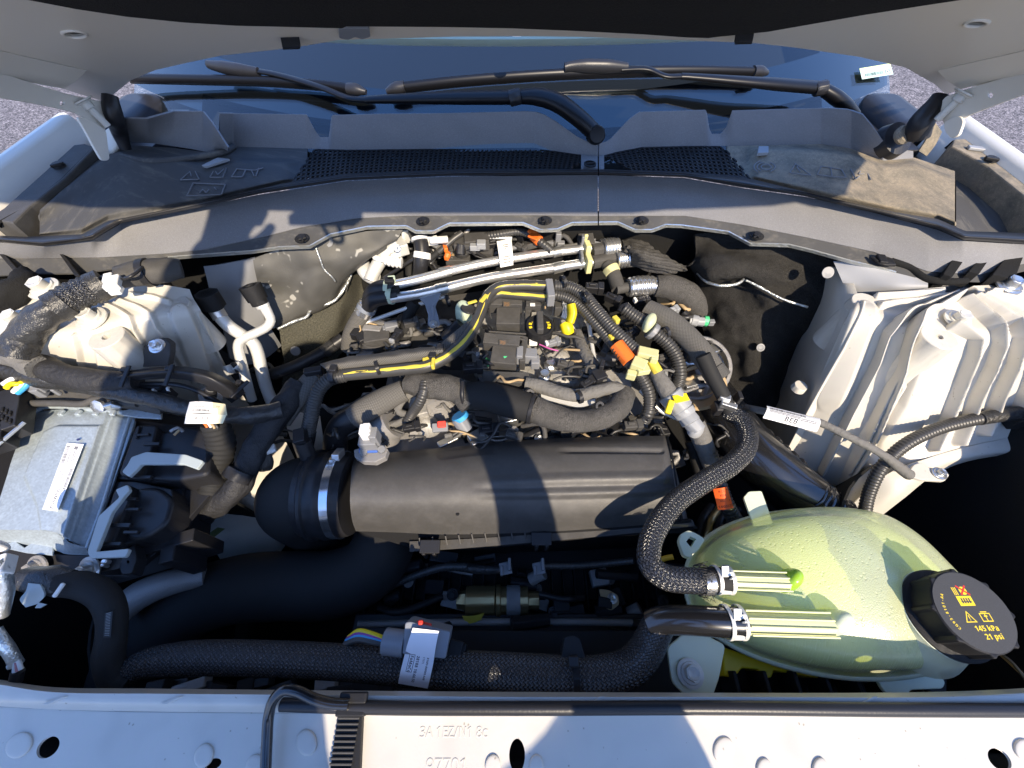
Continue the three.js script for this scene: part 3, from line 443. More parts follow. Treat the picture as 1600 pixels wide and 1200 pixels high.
// ---- hood, propped up over the bay
const HA = 0.53, HO = V(0, 0.272, -0.85), hoodPl = frame(HO, V(0, -cos(HA), sin(HA)), V(1, 0, 0));
const hoodAt = (x, s, off = 0) => HO.clone().add(V(x, s * sin(HA), s * cos(HA))).addScaledVector(hoodPl.n, off);
const hood = T('hood', 'raised white hood seen from below with black insulation pad', 'hood');
{ const rear = [[165, 160], [175, 150], [205, 126], [243, 110], [300, 97], [348, 87], [460, 75], [530, 63], [700, 58], [800, 57], [900, 58], [1080, 64], [1180, 68], [1250, 76], [1340, 89], [1414, 106], [1460, 132], [1478, 148]].map((p) => onPlane(p[0], p[1], hoodPl));
  const F = [[0.84, 0.1], [0.87, 0.5], [0.87, 0.85], [0.76, 0.93], [0.4, 0.955], [0, 0.96], [-0.4, 0.955], [-0.76, 0.93], [-0.87, 0.85], [-0.86, 0.5], [-0.84, 0.1]].map(([x, s]) => hoodAt(x, s));
  part(hood, 'inner_panel', plate(hoodPl, [...rear, ...F], 0.004, { b: 0.0015, holes: [oval(116, 53, 18, 5, 0.08), oval(1526, 36, 18, 5, -0.08)] }), M.hoodPaint);
  const out = { ...hoodPl, o: HO.clone().addScaledVector(hoodPl.n, -0.022) };
  const lipRow = (off, dy) => [[500, 66], [560, 69], [640, 71.5], [730, 72.5], [800, 72.5], [900, 71.5], [1000, 68.5], [1070, 65.5], [1110, 64]].map(([x, y]) => onPlane(x, y + dy, { ...hoodPl, o: HO.clone().addScaledVector(hoodPl.n, off) }));
  part(hood, 'outer_skin', plate(out, [...rear.map((p) => p.clone().addScaledVector(hoodPl.n, -0.022)), ...F.map((p) => p.clone().addScaledVector(hoodPl.n, -0.022))], 0.004, { b: 0.0015 }), M.hoodPaint);
  part(hood, 'sky_tinted_lip', gridGeo([lipRow(-0.002, -11), lipRow(-0.003, -7), lipRow(-0.008, 0), lipRow(-0.026, 0)], 0.003), std([0.58, 0.86, 0.90], 0.3), 'rear lip coloured aqua for the blue sky light on it, with a washer nozzle');  // white paint coloured aqua to imitate blue sky light on the lip
  const padPl = { ...hoodPl, o: HO.clone().addScaledVector(hoodPl.n, 0.018) };
  const ins = [[30, 0], [120, 17], [200, 29], [290, 38], [372, 43], [440, 44.5], [538, 47], [545, 44], [700, 45], [800, 47], [900, 51], [1000, 56], [1070, 61], [1105, 62], [1120, 60], [1200, 52], [1350, 26], [1440, 12], [1520, 0]].map((p) => onPlane(p[0], p[1], padPl));
  const A = hoodPl.n.clone().multiplyScalar(0.018);
  part(hood, 'insulation_pad', plate(padPl, [...ins, ...[[0.74, 0.42], [0.70, 0.80], [0.5, 0.90], [-0.5, 0.90], [-0.70, 0.80], [-0.74, 0.42]].map(([x, s]) => hoodAt(x, s).add(A))], 0.016, { b: 0.006, seg: 4 }), M.liner);
  for (const [x, y, k] of [[116, 53, 0.08], [1526, 36, -0.08]]) part(hood, 'hole_rim', tube([...oval(x, y, 19, 5.4, k, 14), [x + 19 * cos(k), y + 19 * sin(k)]].map((p) => onPlane(p[0], p[1], hoodPl)), 0.0022, { n: 8 }), M.hoodPaint);
  part(hood, 'washer_nozzle', dome([[797, 67], [802, 62], [812, 62], [818, 67], [808, 69]].map((p) => p), 0.3, 0.31).translate(0, 0.0, 0.0), M.greyLight);
  part(hood, 'hem_clip', [plate({ ...padPl, o: HO.clone().addScaledVector(hoodPl.n, 0.006) }, [[530, 46], [577, 45], [579, 58], [566, 62], [555, 58], [544, 63], [530, 60]], 0.006, { r: 0.004 })], M.blueGrey);
  for (const [x, y] of [[455, 76], [1161, 68]]) part(hood, 'rubber_bumper', plate({ ...padPl, o: HO.clone().addScaledVector(hoodPl.n, 0.01) }, [[x - 14, y - 3], [x + 15, y - 4], [x + 14, y + 1], [x - 13, y + 2]], 0.01), M.black);
  const st = [V(-0.085, 0, 0), V(-0.085, -0.075, -0.01), V(-0.078, -0.095, -0.012), V(-0.066, -0.095, -0.012), V(-0.059, -0.075, -0.01), V(-0.059, 0, 0)].map((v) => hoodAt(0, 0.935).add(v));
  part(hood, 'striker_loop', tube(st, 0.0045, { n: 10 }), M.black); part(hood, 'latch_plate', bx(hoodAt(-0.07, 0.93, 0.02), 0.12, 0.02, 0.06, 0, -HA), M.black);
  // raised edge frame along each side, with the crease that the photograph shows
  for (const s of [-1, 1]) { const e = [], X = [0.845, 0.83, 0.80, 0.775, 0.75]; for (let j = 0; j < 5; j++) { e[j] = []; for (let i = 0; i <= 20; i++) { const q = lerp(0.02, 0.84, i / 20); e[j][i] = hoodAt(s * (X[j] - 0.03 * smooth(0.15, 0, q)), q, [0.002, 0.022, 0.026, 0.016, 0.001][j]); } } part(hood, 'edge_frame', gridGeo(e, 0.003), M.hoodPaint); }
  // hinges
  const hp = [[[-20, 108], [0, 113], [60, 133], [110, 148], [160, 158], [171, 163], [168, 190], [164, 206], [156, 203], [140, 190], [118, 176], [70, 165], [30, 158], [-20, 150]], [[1620, 108], [1600, 112], [1560, 124], [1525, 134], [1490, 146], [1475, 152], [1468, 165], [1472, 190], [1482, 203], [1494, 195], [1510, 182], [1545, 168], [1600, 148], [1620, 142]]];
  for (const s of [0, 1]) {
    const X = s ? 0.765 : -0.765, pl = frame(V(X, 0.24, -0.81), V(s ? -1 : 1, 0.1, 0.25), V(0, 0, -1));
    const h = part(hood, 'hinge', [plate(pl, hp[s], 0.005, { r: 0.012, b: 0.001, holes: [s ? oval(1547, 149, 4, 4.5) : oval(97, 161, 5, 5)] }), plate({ ...pl, o: pl.o.clone().add(V(s ? -0.004 : 0.004, 0, 0)) }, s ? [[1474, 190], [1500, 180], [1506, 190], [1498, 212], [1486, 217], [1476, 205]] : [[120, 182], [140, 186], [166, 203], [172, 250], [160, 252], [146, 228], [134, 205]], 0.006, { r: 0.006, b: 0.001 })], M.hoodPaint);
    const b = s ? [1508, 144] : [128, 156], c = onPlane(b[0], b[1], pl); part(h, 'hinge_bolt', hexhead(c, V(s ? -0.35 : 0.35, -1, 0.1), 0.017).concat([cyl(c, c.clone().add(V(s ? -0.008 : 0.008, -0.03, 0)), 0.006)]), M.zincPaint);
  }
}
// ---- fenders and the foam blocks beside the cowl
for (const s of [-1, 1]) {
  const f = T('fender', s < 0 ? 'top of the white fender on the left, beyond the black foam block' : 'top of the white fender on the right, brightly sunlit beyond the foam block', 'fender', undefined);
  const sec = [[0.968, 0.10], [0.960, 0.150], [0.945, 0.170], [0.932, 0.171], [0.922, 0.160], [0.914, 0.135], [0.904, 0.128], [0.898, 0.10], [0.896, 0.02]], pos = sec.map(([x, y]) => Array.from({ length: 24 }, (_, i) => { const t = i / 23, z = lerp(0.25, -0.95, t); return V(s * (x - 0.012 * smooth(-0.9, -1.25, z)), y - 0.05 * smooth(-0.5, 0.2, z), z); }));
  part(f, 'fender_crown', gridGeo(pos, 0.002), M.hoodPaint);
  part(f, 'fender_side', gridGeo([0, 1, 2, 3, 4].map((j) => Array.from({ length: 20 }, (_, i) => V(s * (0.970 + 0.05 * sin(j / 4 * 1.5)), 0.10 - j * 0.13, lerp(0.25, -1.05, i / 19)))), 0.002), M.hoodPaint);
}
{ const b = T('foam_block', 'black foam closing block with a dusty top beside the left end of the cowl', 'foam block');
  part(b, 'block', plate(flat(0.148), [[-22, 342], [5, 325], [60, 276], [115, 226], [132, 224], [150, 230], [100, 280], [47, 322], [20, 348]], 0.055, { b: 0.003 }), M.blackDust);
  part(b, 'side_face', gridGeo([[[-5, 352, 0.146], [47, 323, 0.146], [100, 281, 0.146], [149, 231, 0.146]], [[20, 368, 0.096], [56, 372, 0.096], [118, 310, 0.096], [174, 252, 0.096]]].map((r) => pts(r)), 0.004), M.foam);
  part(b, 'push_pin', [lathe(P(92, 259, 0.15), UP, [[0, 0], [0.011, 0], [0.009, 0.005], [0, 0.006]]), bx(P(88, 258, 0.158), 0.018, 0.006, 0.006, 0.6)], M.black);
  const c = T('foam_block', 'black foam closing block with a tan dusty top beside the right end of the cowl', 'foam block');
  part(c, 'block', plate(flat(0.150), [[1492, 217], [1519, 216], [1530, 224], [1600, 284], [1640, 320], [1640, 340], [1600, 304], [1545, 260], [1488, 228]], 0.055, { b: 0.003 }), M.tan);
  part(c, 'side_face', gridGeo([[[1488, 220, 0.147], [1545, 262, 0.147], [1600, 306, 0.147], [1650, 346, 0.147]], [[1458, 246, 0.098], [1520, 302, 0.098], [1588, 364, 0.098], [1640, 400, 0.098]]].map((r) => pts(r)), 0.004), M.foam);
  part(c, 'push_pin', [lathe(P(1548, 250, 0.152), UP, [[0, 0], [0.011, 0], [0.009, 0.005], [0, 0.006]]), bx(P(1550, 248, 0.16), 0.022, 0.006, 0.008, -0.4)], M.black); 
  part(c, 'metal_tab', bx(P(1526, 232, 0.153), 0.03, 0.006, 0.012, -0.3), M.greyLight); }

// ---- strut towers
const distTo = (px, py, line) => { let b = 1e9; for (let i = 1; i < line.length; i++) { const [ax, ay] = line[i - 1], [cx, cy] = line[i], dx = cx - ax, dy = cy - ay, t = clamp(((px - ax) * dx + (py - ay) * dy) / (dx * dx + dy * dy), 0, 1); b = min(b, Math.hypot(px - ax - dx * t, py - ay - dy * t)); } return b; };
const ridge = (d, w, h) => d < w ? h * (0.5 + 0.5 * cos(PI * d / w)) : 0, rib = (d, w, h) => d < w ? h * max(0, 1.08 - 1.08 * Math.hypot(d / w, 0.1)) : 0;
const towerR = T('strut_tower', 'ribbed white cast strut tower on the right of the engine bay', 'strut tower');
{ const rows = [
    [[1342, 466, 0.058], [1400, 457, 0.075], [1470, 449, 0.085], [1540, 446, 0.085], [1600, 441, 0.085], [1690, 441, 0.085]],
    [[1334, 478, 0.058], [1398, 482, 0.068], [1465, 492, 0.073], [1540, 496, 0.075], [1610, 499, 0.075], [1695, 501, 0.075]],
    [[1322, 497, 0.052], [1385, 512, 0.056], [1452, 530, 0.060], [1535, 533, 0.063], [1607, 538, 0.063], [1700, 546, 0.063]],
    [[1292, 566, -0.03], [1345, 590, -0.03], [1415, 610, -0.03], [1505, 607, -0.02], [1580, 605, -0.01], [1690, 602, -0.01]],
    [[1235, 690, -0.20], [1290, 710, -0.18], [1370, 692, -0.13], [1470, 670, -0.09], [1560, 652, -0.075], [1690, 640, -0.07]],
    [[1188, 770, -0.33], [1250, 810, -0.32], [1330, 790, -0.23], [1430, 735, -0.145], [1540, 692, -0.115], [1690, 672, -0.11]]];
  const ribs = [
    [[[1484, 462], [1440, 470], [1400, 474], [1375, 478]], 7, 0.006], [[[1470, 456], [1420, 460], [1370, 463]], 6, 0.005],
    [[[1486, 463], [1440, 482], [1405, 500], [1386, 520], [1372, 560], [1330, 640], [1285, 735]], 7, 0.013],
    [[[1490, 465], [1455, 486], [1428, 503], [1420, 530], [1408, 570], [1372, 650], [1335, 735], [1310, 790]], 7, 0.017],
    [[[1420, 530], [1404, 572], [1366, 650], [1328, 735]], 5, 0.012],
    [[[1484, 512], [1519, 527], [1516, 550], [1500, 590], [1480, 640], [1455, 700]], 6, 0.012],
    [[[1500, 468], [1530, 494], [1552, 515], [1556, 535], [1545, 570], [1520, 620], [1492, 690]], 6, 0.012],
    [[[1512, 467], [1545, 486], [1578, 508], [1588, 528], [1578, 568], [1558, 610], [1530, 675]], 6, 0.012],
    [[[1526, 466], [1570, 486], [1615, 508], [1622, 535], [1610, 580], [1585, 640]], 6, 0.011],
    [[[1535, 462], [1600, 474], [1660, 490]], 6, 0.008], [[[1545, 456], [1610, 462], [1660, 470]], 5, 0.006], [[[1440, 600], [1418, 650], [1396, 705]], 4, 0.006], [[[1345, 480], [1318, 540], [1270, 630], [1225, 715]], 9, 0.008],
    [[[1405, 600], [1350, 690], [1320, 760]], 12, 0.010]];
  const cols = [[[[1347, 494], [1336, 525], [1312, 590], [1296, 625]], 22, 0.010], [[[1460, 552], [1448, 580], [1424, 640], [1392, 690]], 24, 0.013]];
  part(towerR, 'tower_shell', relief(rows, 360, 330, { th: 0.0006, disp: (x, y) => { let h = 0; for (const [l, w, a] of ribs) h = max(h, rib(distTo(x, y, l), w, a * 1.7)); for (const [l, w, a] of cols) { const d = distTo(x, y, l); h = max(h, a * smooth(w * 1.25, w * 0.7, d) * smooth(l[l.length - 1][1] + 25, l[l.length - 1][1] - 10, y)); } const hole = Math.hypot((x - 1500), (y - 456) * 2.1); h -= 0.03 * smooth(28, 22, hole); return h; } }), M.paint);
  part(towerR, 'inboard_face', gridGeo([pts([[1342, 466, 0.056], [1322, 497, 0.05], [1292, 566, -0.032], [1235, 690, -0.202], [1188, 770, -0.33]]), pts([[1342, 466, 0.056], [1322, 497, 0.05], [1292, 566, -0.032], [1235, 690, -0.202], [1188, 770, -0.33]]).map((p) => p.add(V(0.05, -0.01, -0.16)))], 0.003), M.paint);
  for (const [x, y, h, r] of [[1354, 472, 0.0665, 0.0225], [1468, 526, 0.071, 0.0255]]) { const c = P(x, y, h); part(towerR, 'threaded_boss', lathe(c, UP, [[0, -0.012], [0.0055, -0.012], [0.0055, 0], [r - 0.001, 0], [r, -0.001], [r * 1.03, -0.012], [r * 1.2, -0.10], [0, -0.11]], 32), M.paint); }
  part(towerR, 'shaft_nut', [lathe(P(1500, 460, 0.062), UP, [[0, 0], [0.009, 0], [0.011, 0.006], [0.007, 0.011], [0, 0.012]]), lathe(P(1498, 458, 0.05), UP, [[0, 0], [0.031, 0], [0.031, 0.004], [0, 0.006]])], M.castDark);
  bolt(towerR, P(1495, 500, 0.076), V(0, 1, 0.12), 0.019, M.zincPaint); bolt(towerR, P(1575, 447, 0.09), V(0, 1, 0.1), 0.019, M.zinc);
  for (const [x, y, h, l] of [[1378, 554, 0.0, 0.06], [1322, 634, -0.10, 0.05], [1252, 602, -0.09, 0.04]]) part(towerR, 'small_boss', lathe(P(x, y, h), UP, [[0, 0], [0.0035, 0], [0.0035, 0.0001], [0.011, 0], [0.0118, -0.001], [0.013, -l * 0.3], [0, -l * 0.32]], 18), M.paint);
}
const towerL = T('strut_tower', 'white cast strut tower on the left of the engine bay, half crossed by a shadow', 'strut tower');
{ const rows = [
    [[20, 470, 0.085], [70, 462, 0.085], [130, 455, 0.085], [190, 447, 0.085], [250, 445, 0.080], [296, 452, 0.070]],
    [[30, 500, 0.080], [80, 492, 0.080], [140, 487, 0.080], [200, 476, 0.078], [256, 468, 0.072], [302, 466, 0.062]],
    [[50, 535, 0.075], [90, 525, 0.075], [140, 525, 0.072], [195, 512, 0.068], [258, 500, 0.060], [316, 490, 0.048]],
    [[60, 580, 0.03], [105, 578, 0.01], [150, 585, 0.0], [205, 580, -0.01], [275, 560, -0.02], [340, 545, -0.035]],
    [[70, 650, -0.06], [120, 650, -0.08], [170, 650, -0.10], [230, 645, -0.13], [305, 630, -0.16], [378, 615, -0.175]],
    [[90, 720, -0.2], [160, 730, -0.22], [230, 740, -0.25], [300, 740, -0.29], [370, 720, -0.31], [430, 700, -0.32]]];
  const ribs = [[[[160, 472], [180, 482], [205, 497], [210, 515], [228, 545]], 5, 0.009], [[[185, 468], [215, 480], [238, 492], [245, 510], [275, 545]], 5, 0.008], [[[205, 460], [240, 464], [265, 472]], 5, 0.006], [[[118, 525], [124, 545], [130, 580]], 5, 0.008], [[[310, 490], [335, 540], [360, 590]], 5, 0.007], [[[270, 545], [300, 590], [320, 630]], 6, 0.008]];
  const cols = [[[[170, 548], [174, 570], [180, 600]], 20, 0.013], [[[284, 494], [294, 520], [318, 590]], 18, 0.010]];
  part(towerL, 'tower_shell', relief(rows, 220, 220, { th: 0.0006, disp: (x, y) => { let h = 0; for (const [l, w, a] of ribs) h = max(h, rib(distTo(x, y, l), w * 1.1, a)); for (const [l, w, a] of cols) { const d = distTo(x, y, l); h = max(h, a * smooth(w * 1.2, w * 0.7, d)); } return h; } }), M.paint);
  for (const [x, y, h, r] of [[166, 526, 0.073, 0.0245], [275, 476, 0.068, 0.020]]) part(towerL, 'threaded_boss', lathe(P(x, y, h), UP, [[0, -0.012], [0.0065, -0.012], [0.0065, 0], [r - 0.001, 0], [r, -0.001], [r * 1.03, -0.012], [r * 1.2, -0.10], [0, -0.11]], 32), M.paint);
  bolt(towerL, P(144, 499, 0.082), V(0, 1, 0.12), 0.022, M.zincPaint);
  for (const [x, y, r] of [[70, 452, 0.022], [26, 500, 0.018]]) bolt(towerL, P(x, y, 0.10), V(0, 1, 0.1), r, M.zincPaint);
  part(towerL, 'rail_top', relief([[[-30, 470, 0.1], [30, 440, 0.1], [60, 438, 0.1], [105, 447, 0.098]], [[-30, 500, 0.09], [15, 478, 0.09], [60, 470, 0.09], [112, 458, 0.092]], [[-30, 540, 0.06], [10, 520, 0.07], [60, 500, 0.075], [125, 470, 0.08]]], 30, 20, {}), M.paint);
}
// ---- right inner fender shelf around the dark headlamp well
{ const s = T('inner_fender', 'white curved inner fender ledge above the dark well on the right', 'inner fender');
  part(s, 'ledge', relief([[[1268, 842, -0.34], [1320, 800, -0.24], [1380, 745, -0.15], [1450, 716, -0.125], [1530, 694, -0.112], [1680, 664, -0.108]], [[1300, 850, -0.34], [1352, 806, -0.235], [1400, 770, -0.16], [1452, 735, -0.135], [1525, 712, -0.122], [1680, 692, -0.118]], [[1310, 858, -0.37], [1362, 818, -0.26], [1412, 779, -0.185], [1462, 741, -0.16], [1530, 717, -0.145], [1680, 698, -0.14]]], 80, 16, {}), M.paint);
  const t = part(s, 'bracket_tab', plate(flat(-0.105), [[1416, 742], [1428, 726], [1440, 722], [1450, 730], [1474, 733], [1484, 742], [1476, 752], [1440, 750]], 0.006, { r: 0.004, b: 0.001 }), M.paint); bolt(s, P(1467, 740, -0.104), UP, 0.011, M.zinc);
}
// ---- firewall, undertray and closed sides
{ const w = T('firewall', 'dark firewall behind the engine under the cowl', 'firewall');
  const pos = []; for (let j = 0; j <= 10; j++) { pos[j] = []; for (let i = 0; i <= 30; i++) { const x = lerp(-0.80, 0.80, i / 30); pos[j][i] = V(x, 0.078 - j * 0.07, -0.73 - 0.02 * sin(j) + 0.0 * abs(x)); } } part(w, 'bulkhead', gridGeo(pos, 0.01), M.foam);
  const u = T('undertray', 'black tray and liners closing the bottom of the engine bay', 'undertray');
  part(u, 'floor', bx(V(0, -0.66, -0.32), 1.86, 0.02, 1.3, 0, 0, 0, 0), M.foam);
  for (const s of [-1, 1]) part(u, 'side_liner', bx(V(s * 0.90, -0.28, -0.35), 0.02, 0.74, 1.2, 0, 0, 0, 0), M.foam);
  part(u, 'front_liner', bx(V(0, -0.36, 0.10), 1.8, 0.62, 0.02, 0, 0, 0, 0), M.foam); }
// ---- front crossmember
{ const f = T('front_crossmember', 'white front crossmember with stamped bosses and holes along the bottom edge', 'crossmember');
  const z0 = P(800, 1112, -0.004).z, pl = flat(-0.004), y0 = [[-60, 1100], [0, 1103], [100, 1108], [190, 1111], [420, 1113], [800, 1113], [1660, 1113]].map(([x, y]) => onPlane(x, y, pl));
  part(f, 'top_panel', plate(pl, [...y0, V(0.9, -0.004, 0.30), V(-0.9, -0.004, 0.30)], 0.003, { b: 0.001, holes: [oval(75, 1168, 24, 15, -0.75), oval(808, 1181, 14, 29, 0, 24), oval(1562, 1187, 25, 15, 0.75), oval(333, 1194, 16, 10, -0.5)] }), M.paint);
  part(f, 'rear_flange', relief([[[-60, 1062, 0.012], [0, 1070, 0.012], [90, 1082, 0.012], [250, 1084, 0.012], [500, 1086, 0.012], [800, 1089, 0.012], [1100, 1089, 0.012], [1400, 1090, 0.012], [1600, 1086, 0.012], [1660, 1080, 0.012]], [[-60, 1090, 0.010], [0, 1094, 0.010], [90, 1098, 0.010], [250, 1101, 0.010], [500, 1103, 0.010], [800, 1104, 0.010], [1100, 1104, 0.010], [1400, 1105, 0.010], [1600, 1103, 0.010], [1660, 1100, 0.010]], [[-60, 1101, -0.003], [0, 1104, -0.003], [90, 1109, -0.003], [250, 1112, -0.003], [500, 1114, -0.003], [800, 1114, -0.003], [1100, 1114, -0.003], [1400, 1114, -0.003], [1600, 1114, -0.003], [1660, 1114, -0.003]]], 120, 14, { th: 0.003 }), M.paint);
  part(f, 'rear_drop', relief([[[-60, 1062, 0.011], [0, 1070, 0.011], [90, 1082, 0.011], [250, 1084, 0.011], [800, 1089, 0.011], [1400, 1090, 0.011], [1660, 1080, 0.011]], [[-60, 1055, -0.03], [0, 1062, -0.03], [90, 1074, -0.03], [250, 1076, -0.03], [800, 1081, -0.03], [1400, 1082, -0.03], [1660, 1072, -0.03]]], 60, 4, { th: 0.003 }), M.paint);
  for (const [x, y, rx, ry, k] of [[32, 1164, 24, 17, -0.75], [480, 1160, 16, 21, -0.1], [320, 1180, 14, 20, 0.4], [1130, 1172, 16, 21, 0.15], [400, 1195, 14, 18, 0.4], [770, 1196, 12, 18, 0.1], [838, 1196, 11, 18, 0], [1193, 1202, 12, 18, 0], [1280, 1201, 12, 18, 0], [1600, 1172, 20, 15, 0.75]]) {
    const g = dome(oval(x, y, rx, ry, k), -0.0045, -0.0015, { n: 40, m: 10, e: 5 }); part(f, 'stamped_boss', g, M.paint);
  }
  for (const [x, w] of [[268, 36], [85, 40], [1358, 30], [934, 22]]) part(f, 'flange_joint', plate(flat(0.0135), [[x - w / 2, 1100], [x + w / 2 - 8, 1088], [x + w / 2, 1088], [x - w / 2 + 9, 1101]], 0.002), M.paint);
  const w = T('hood_seal', 'long black rubber hood seal lying along the front crossmember', 'seal');
  part(w, 'seal_rod', tube([[440, 1101, 0.014], [600, 1106, 0.016], [800, 1107, 0.016], [1100, 1106, 0.016], [1400, 1109, 0.016], [1660, 1110, 0.016]], 0.0062, { n: 14, step: 0.01 }), M.satin);
}
// ---- corners between the cowl, the hinges and the glass
{ const c = T('corner_seal', 'black rubber corner seal and bump stop bolt at the right end of the cowl', 'seal');
  part(c, 'rubber_boot', tube([[1470, 150, 0.24], [1458, 168, 0.225], [1440, 190, 0.205], [1434, 215, 0.18]], [0.014, 0.018, 0.02, 0.018], { n: 20, wob: 0.1 }), M.satin);
  part(c, 'gutter_filler', bx(V(0.895, 0.055, -1.06), 0.11, 0.17, 0.20, 0, 0, 0, 0.035), M.satin);
  part(c, 'pillar_foot', [bx(V(0.835, 0.03, -1.02), 0.10, 0.16, 0.2)], M.satin);
  part(c, 'stop_base', [lathe(P(1404, 216, 0.165), V(0.1, 0.7, 0.6), [[0, -0.02], [0.034, -0.02], [0.03, 0], [0.014, 0.004], [0, 0.004]], 24)], M.satin);
  part(c, 'stop_bolt', [lathe(P(1407, 213, 0.175), V(0.1, 0.7, 0.6), [[0, 0], [0.0155, 0], [0.017, 0.006], [0.014, 0.012], [0.006, 0.013], [0.004, 0.010], [0, 0.010]], 24)], M.tan);
  part(c, 'flange', relief([[[1436, 236, 0.13], [1450, 214, 0.155], [1462, 192, 0.18]], [[1448, 244, 0.12], [1462, 226, 0.14], [1472, 206, 0.16]]], 10, 8, {}), M.tan);
  const d = T('corner_seal', 'black rubber corner seal at the left end of the cowl beside the hinge', 'seal');
  part(d, 'gutter_filler', bx(V(-0.895, 0.055, -1.06), 0.11, 0.17, 0.20, 0, 0, 0, 0.035), M.satin);
  part(d, 'rubber_strip', tube([[172, 150, 0.23], [176, 176, 0.21], [186, 205, 0.17], [196, 232, 0.14]], [0.012, 0.016, 0.014, 0.01], { n: 16, wob: 0.1 }), M.satin); part(d, 'pillar_foot', [bx(V(-0.835, 0.03, -1.02), 0.10, 0.16, 0.2)], M.satin);
  part(d, 'white_flange', relief([[[150, 222, 0.15], [162, 206, 0.165], [176, 196, 0.18]], [[160, 240, 0.135], [176, 234, 0.14], [190, 222, 0.15]], [[172, 250, 0.12], [184, 240, 0.128], [192, 226, 0.14]]], 12, 10, {}), M.hoodPaint); }
// ---- black plates for the shade inside slots and grooves at the cowl ends
for (const q of [[[1474, 428], [1496, 394], [1511, 400], [1488, 433]], [[1514, 424], [1550, 380], [1561, 383], [1530, 428]], [[1551, 429], [1580, 392], [1601, 396], [1586, 436]]]) part(cowlR, 'slot_shade_plate', plate(flat(YS + 0.012), q, 0.03, { r: 0.002 }), M.foam);
for (const q of [[[-6, 392], [0, 390], [38, 432], [30, 434]], [[92, 396], [97, 395], [124, 430], [117, 431]]]) part(cowlL, 'groove_shade_plate', plate(flat(YS + 0.010), q, 0.03, { r: 0.001 }), M.black);
// ---- stamped figures on the crossmember
{ const font = await new FontLoader().loadAsync('fonts/droid/droid_sans_regular.typeface.json');
  const f = all.find((g) => g.name === 'front_crossmember');
  for (const [s, x, y, h] of [['3A 1EZ/N1 8c', 655, 1152, 0.0085], ['97701', 664, 1208, 0.011]]) { const g = new TextGeometry(s, { font, size: h, depth: 0.0004, curveSegments: 3, bevelEnabled: true, bevelSize: 0.0003, bevelThickness: 0.0004, bevelSegments: 1 }); g.rotateX(-PI / 2); const c = P(x, y, -0.0042); g.translate(c.x, c.y, c.z); part(f, 'stamped_figures', g, M.paint).userData.kind = 'stuff'; } }
// ================================================================ front half of the bay: reservoir, hoses, air filter housing
// ---- coolant reservoir
const tank = T('coolant_reservoir', 'translucent pale green plastic coolant reservoir with round black cap', 'coolant reservoir');
const tankOut = [[1072, 900], [1080, 872], [1104, 843], [1150, 818], [1220, 802], [1295, 799], [1362, 812], [1408, 840], [1450, 880], [1492, 930], [1510, 985], [1494, 1028], [1440, 1050], [1370, 1058], [1300, 1054], [1220, 1037], [1150, 1010], [1100, 976], [1078, 940]];
const TC = P(1280, 930, -0.11);
part(tank, 'tank_body', dome(tankOut, -0.115, -0.028, { n: 110, m: 40, e: 2.5, bot: 0.085, lift: (q, k) => k < 0.93 ? 0.006 * smooth(0.03, -0.03, abs(q.x - TC.x - 0.02 - 0.5 * (q.z - TC.z)) - 0.05) + (-0.022) * smooth(0.02, 0.14, q.x - TC.x) * smooth(0.95, 0.7, k) * 0.4 : 0 }), M.tank);
part(tank, 'seam_rim', tube([...tankOut, tankOut[0]].map(([x, y]) => P(x, y, -0.117)), 0.0042, { n: 8, flat: [1, 1.2] }), M.tankPlain);
{ const o = [[1084, 900], [1110, 850], [1160, 826], [1260, 810], [1360, 822], [1430, 870], [1485, 940], [1490, 1015], [1380, 1045], [1260, 1038], [1140, 995], [1092, 960]]; part(tank, 'coolant', dome(o, -0.122, -0.07, { n: 50, m: 12, e: 3, bot: 0.07 }), M.coolant, 'yellow green coolant inside the tank'); }
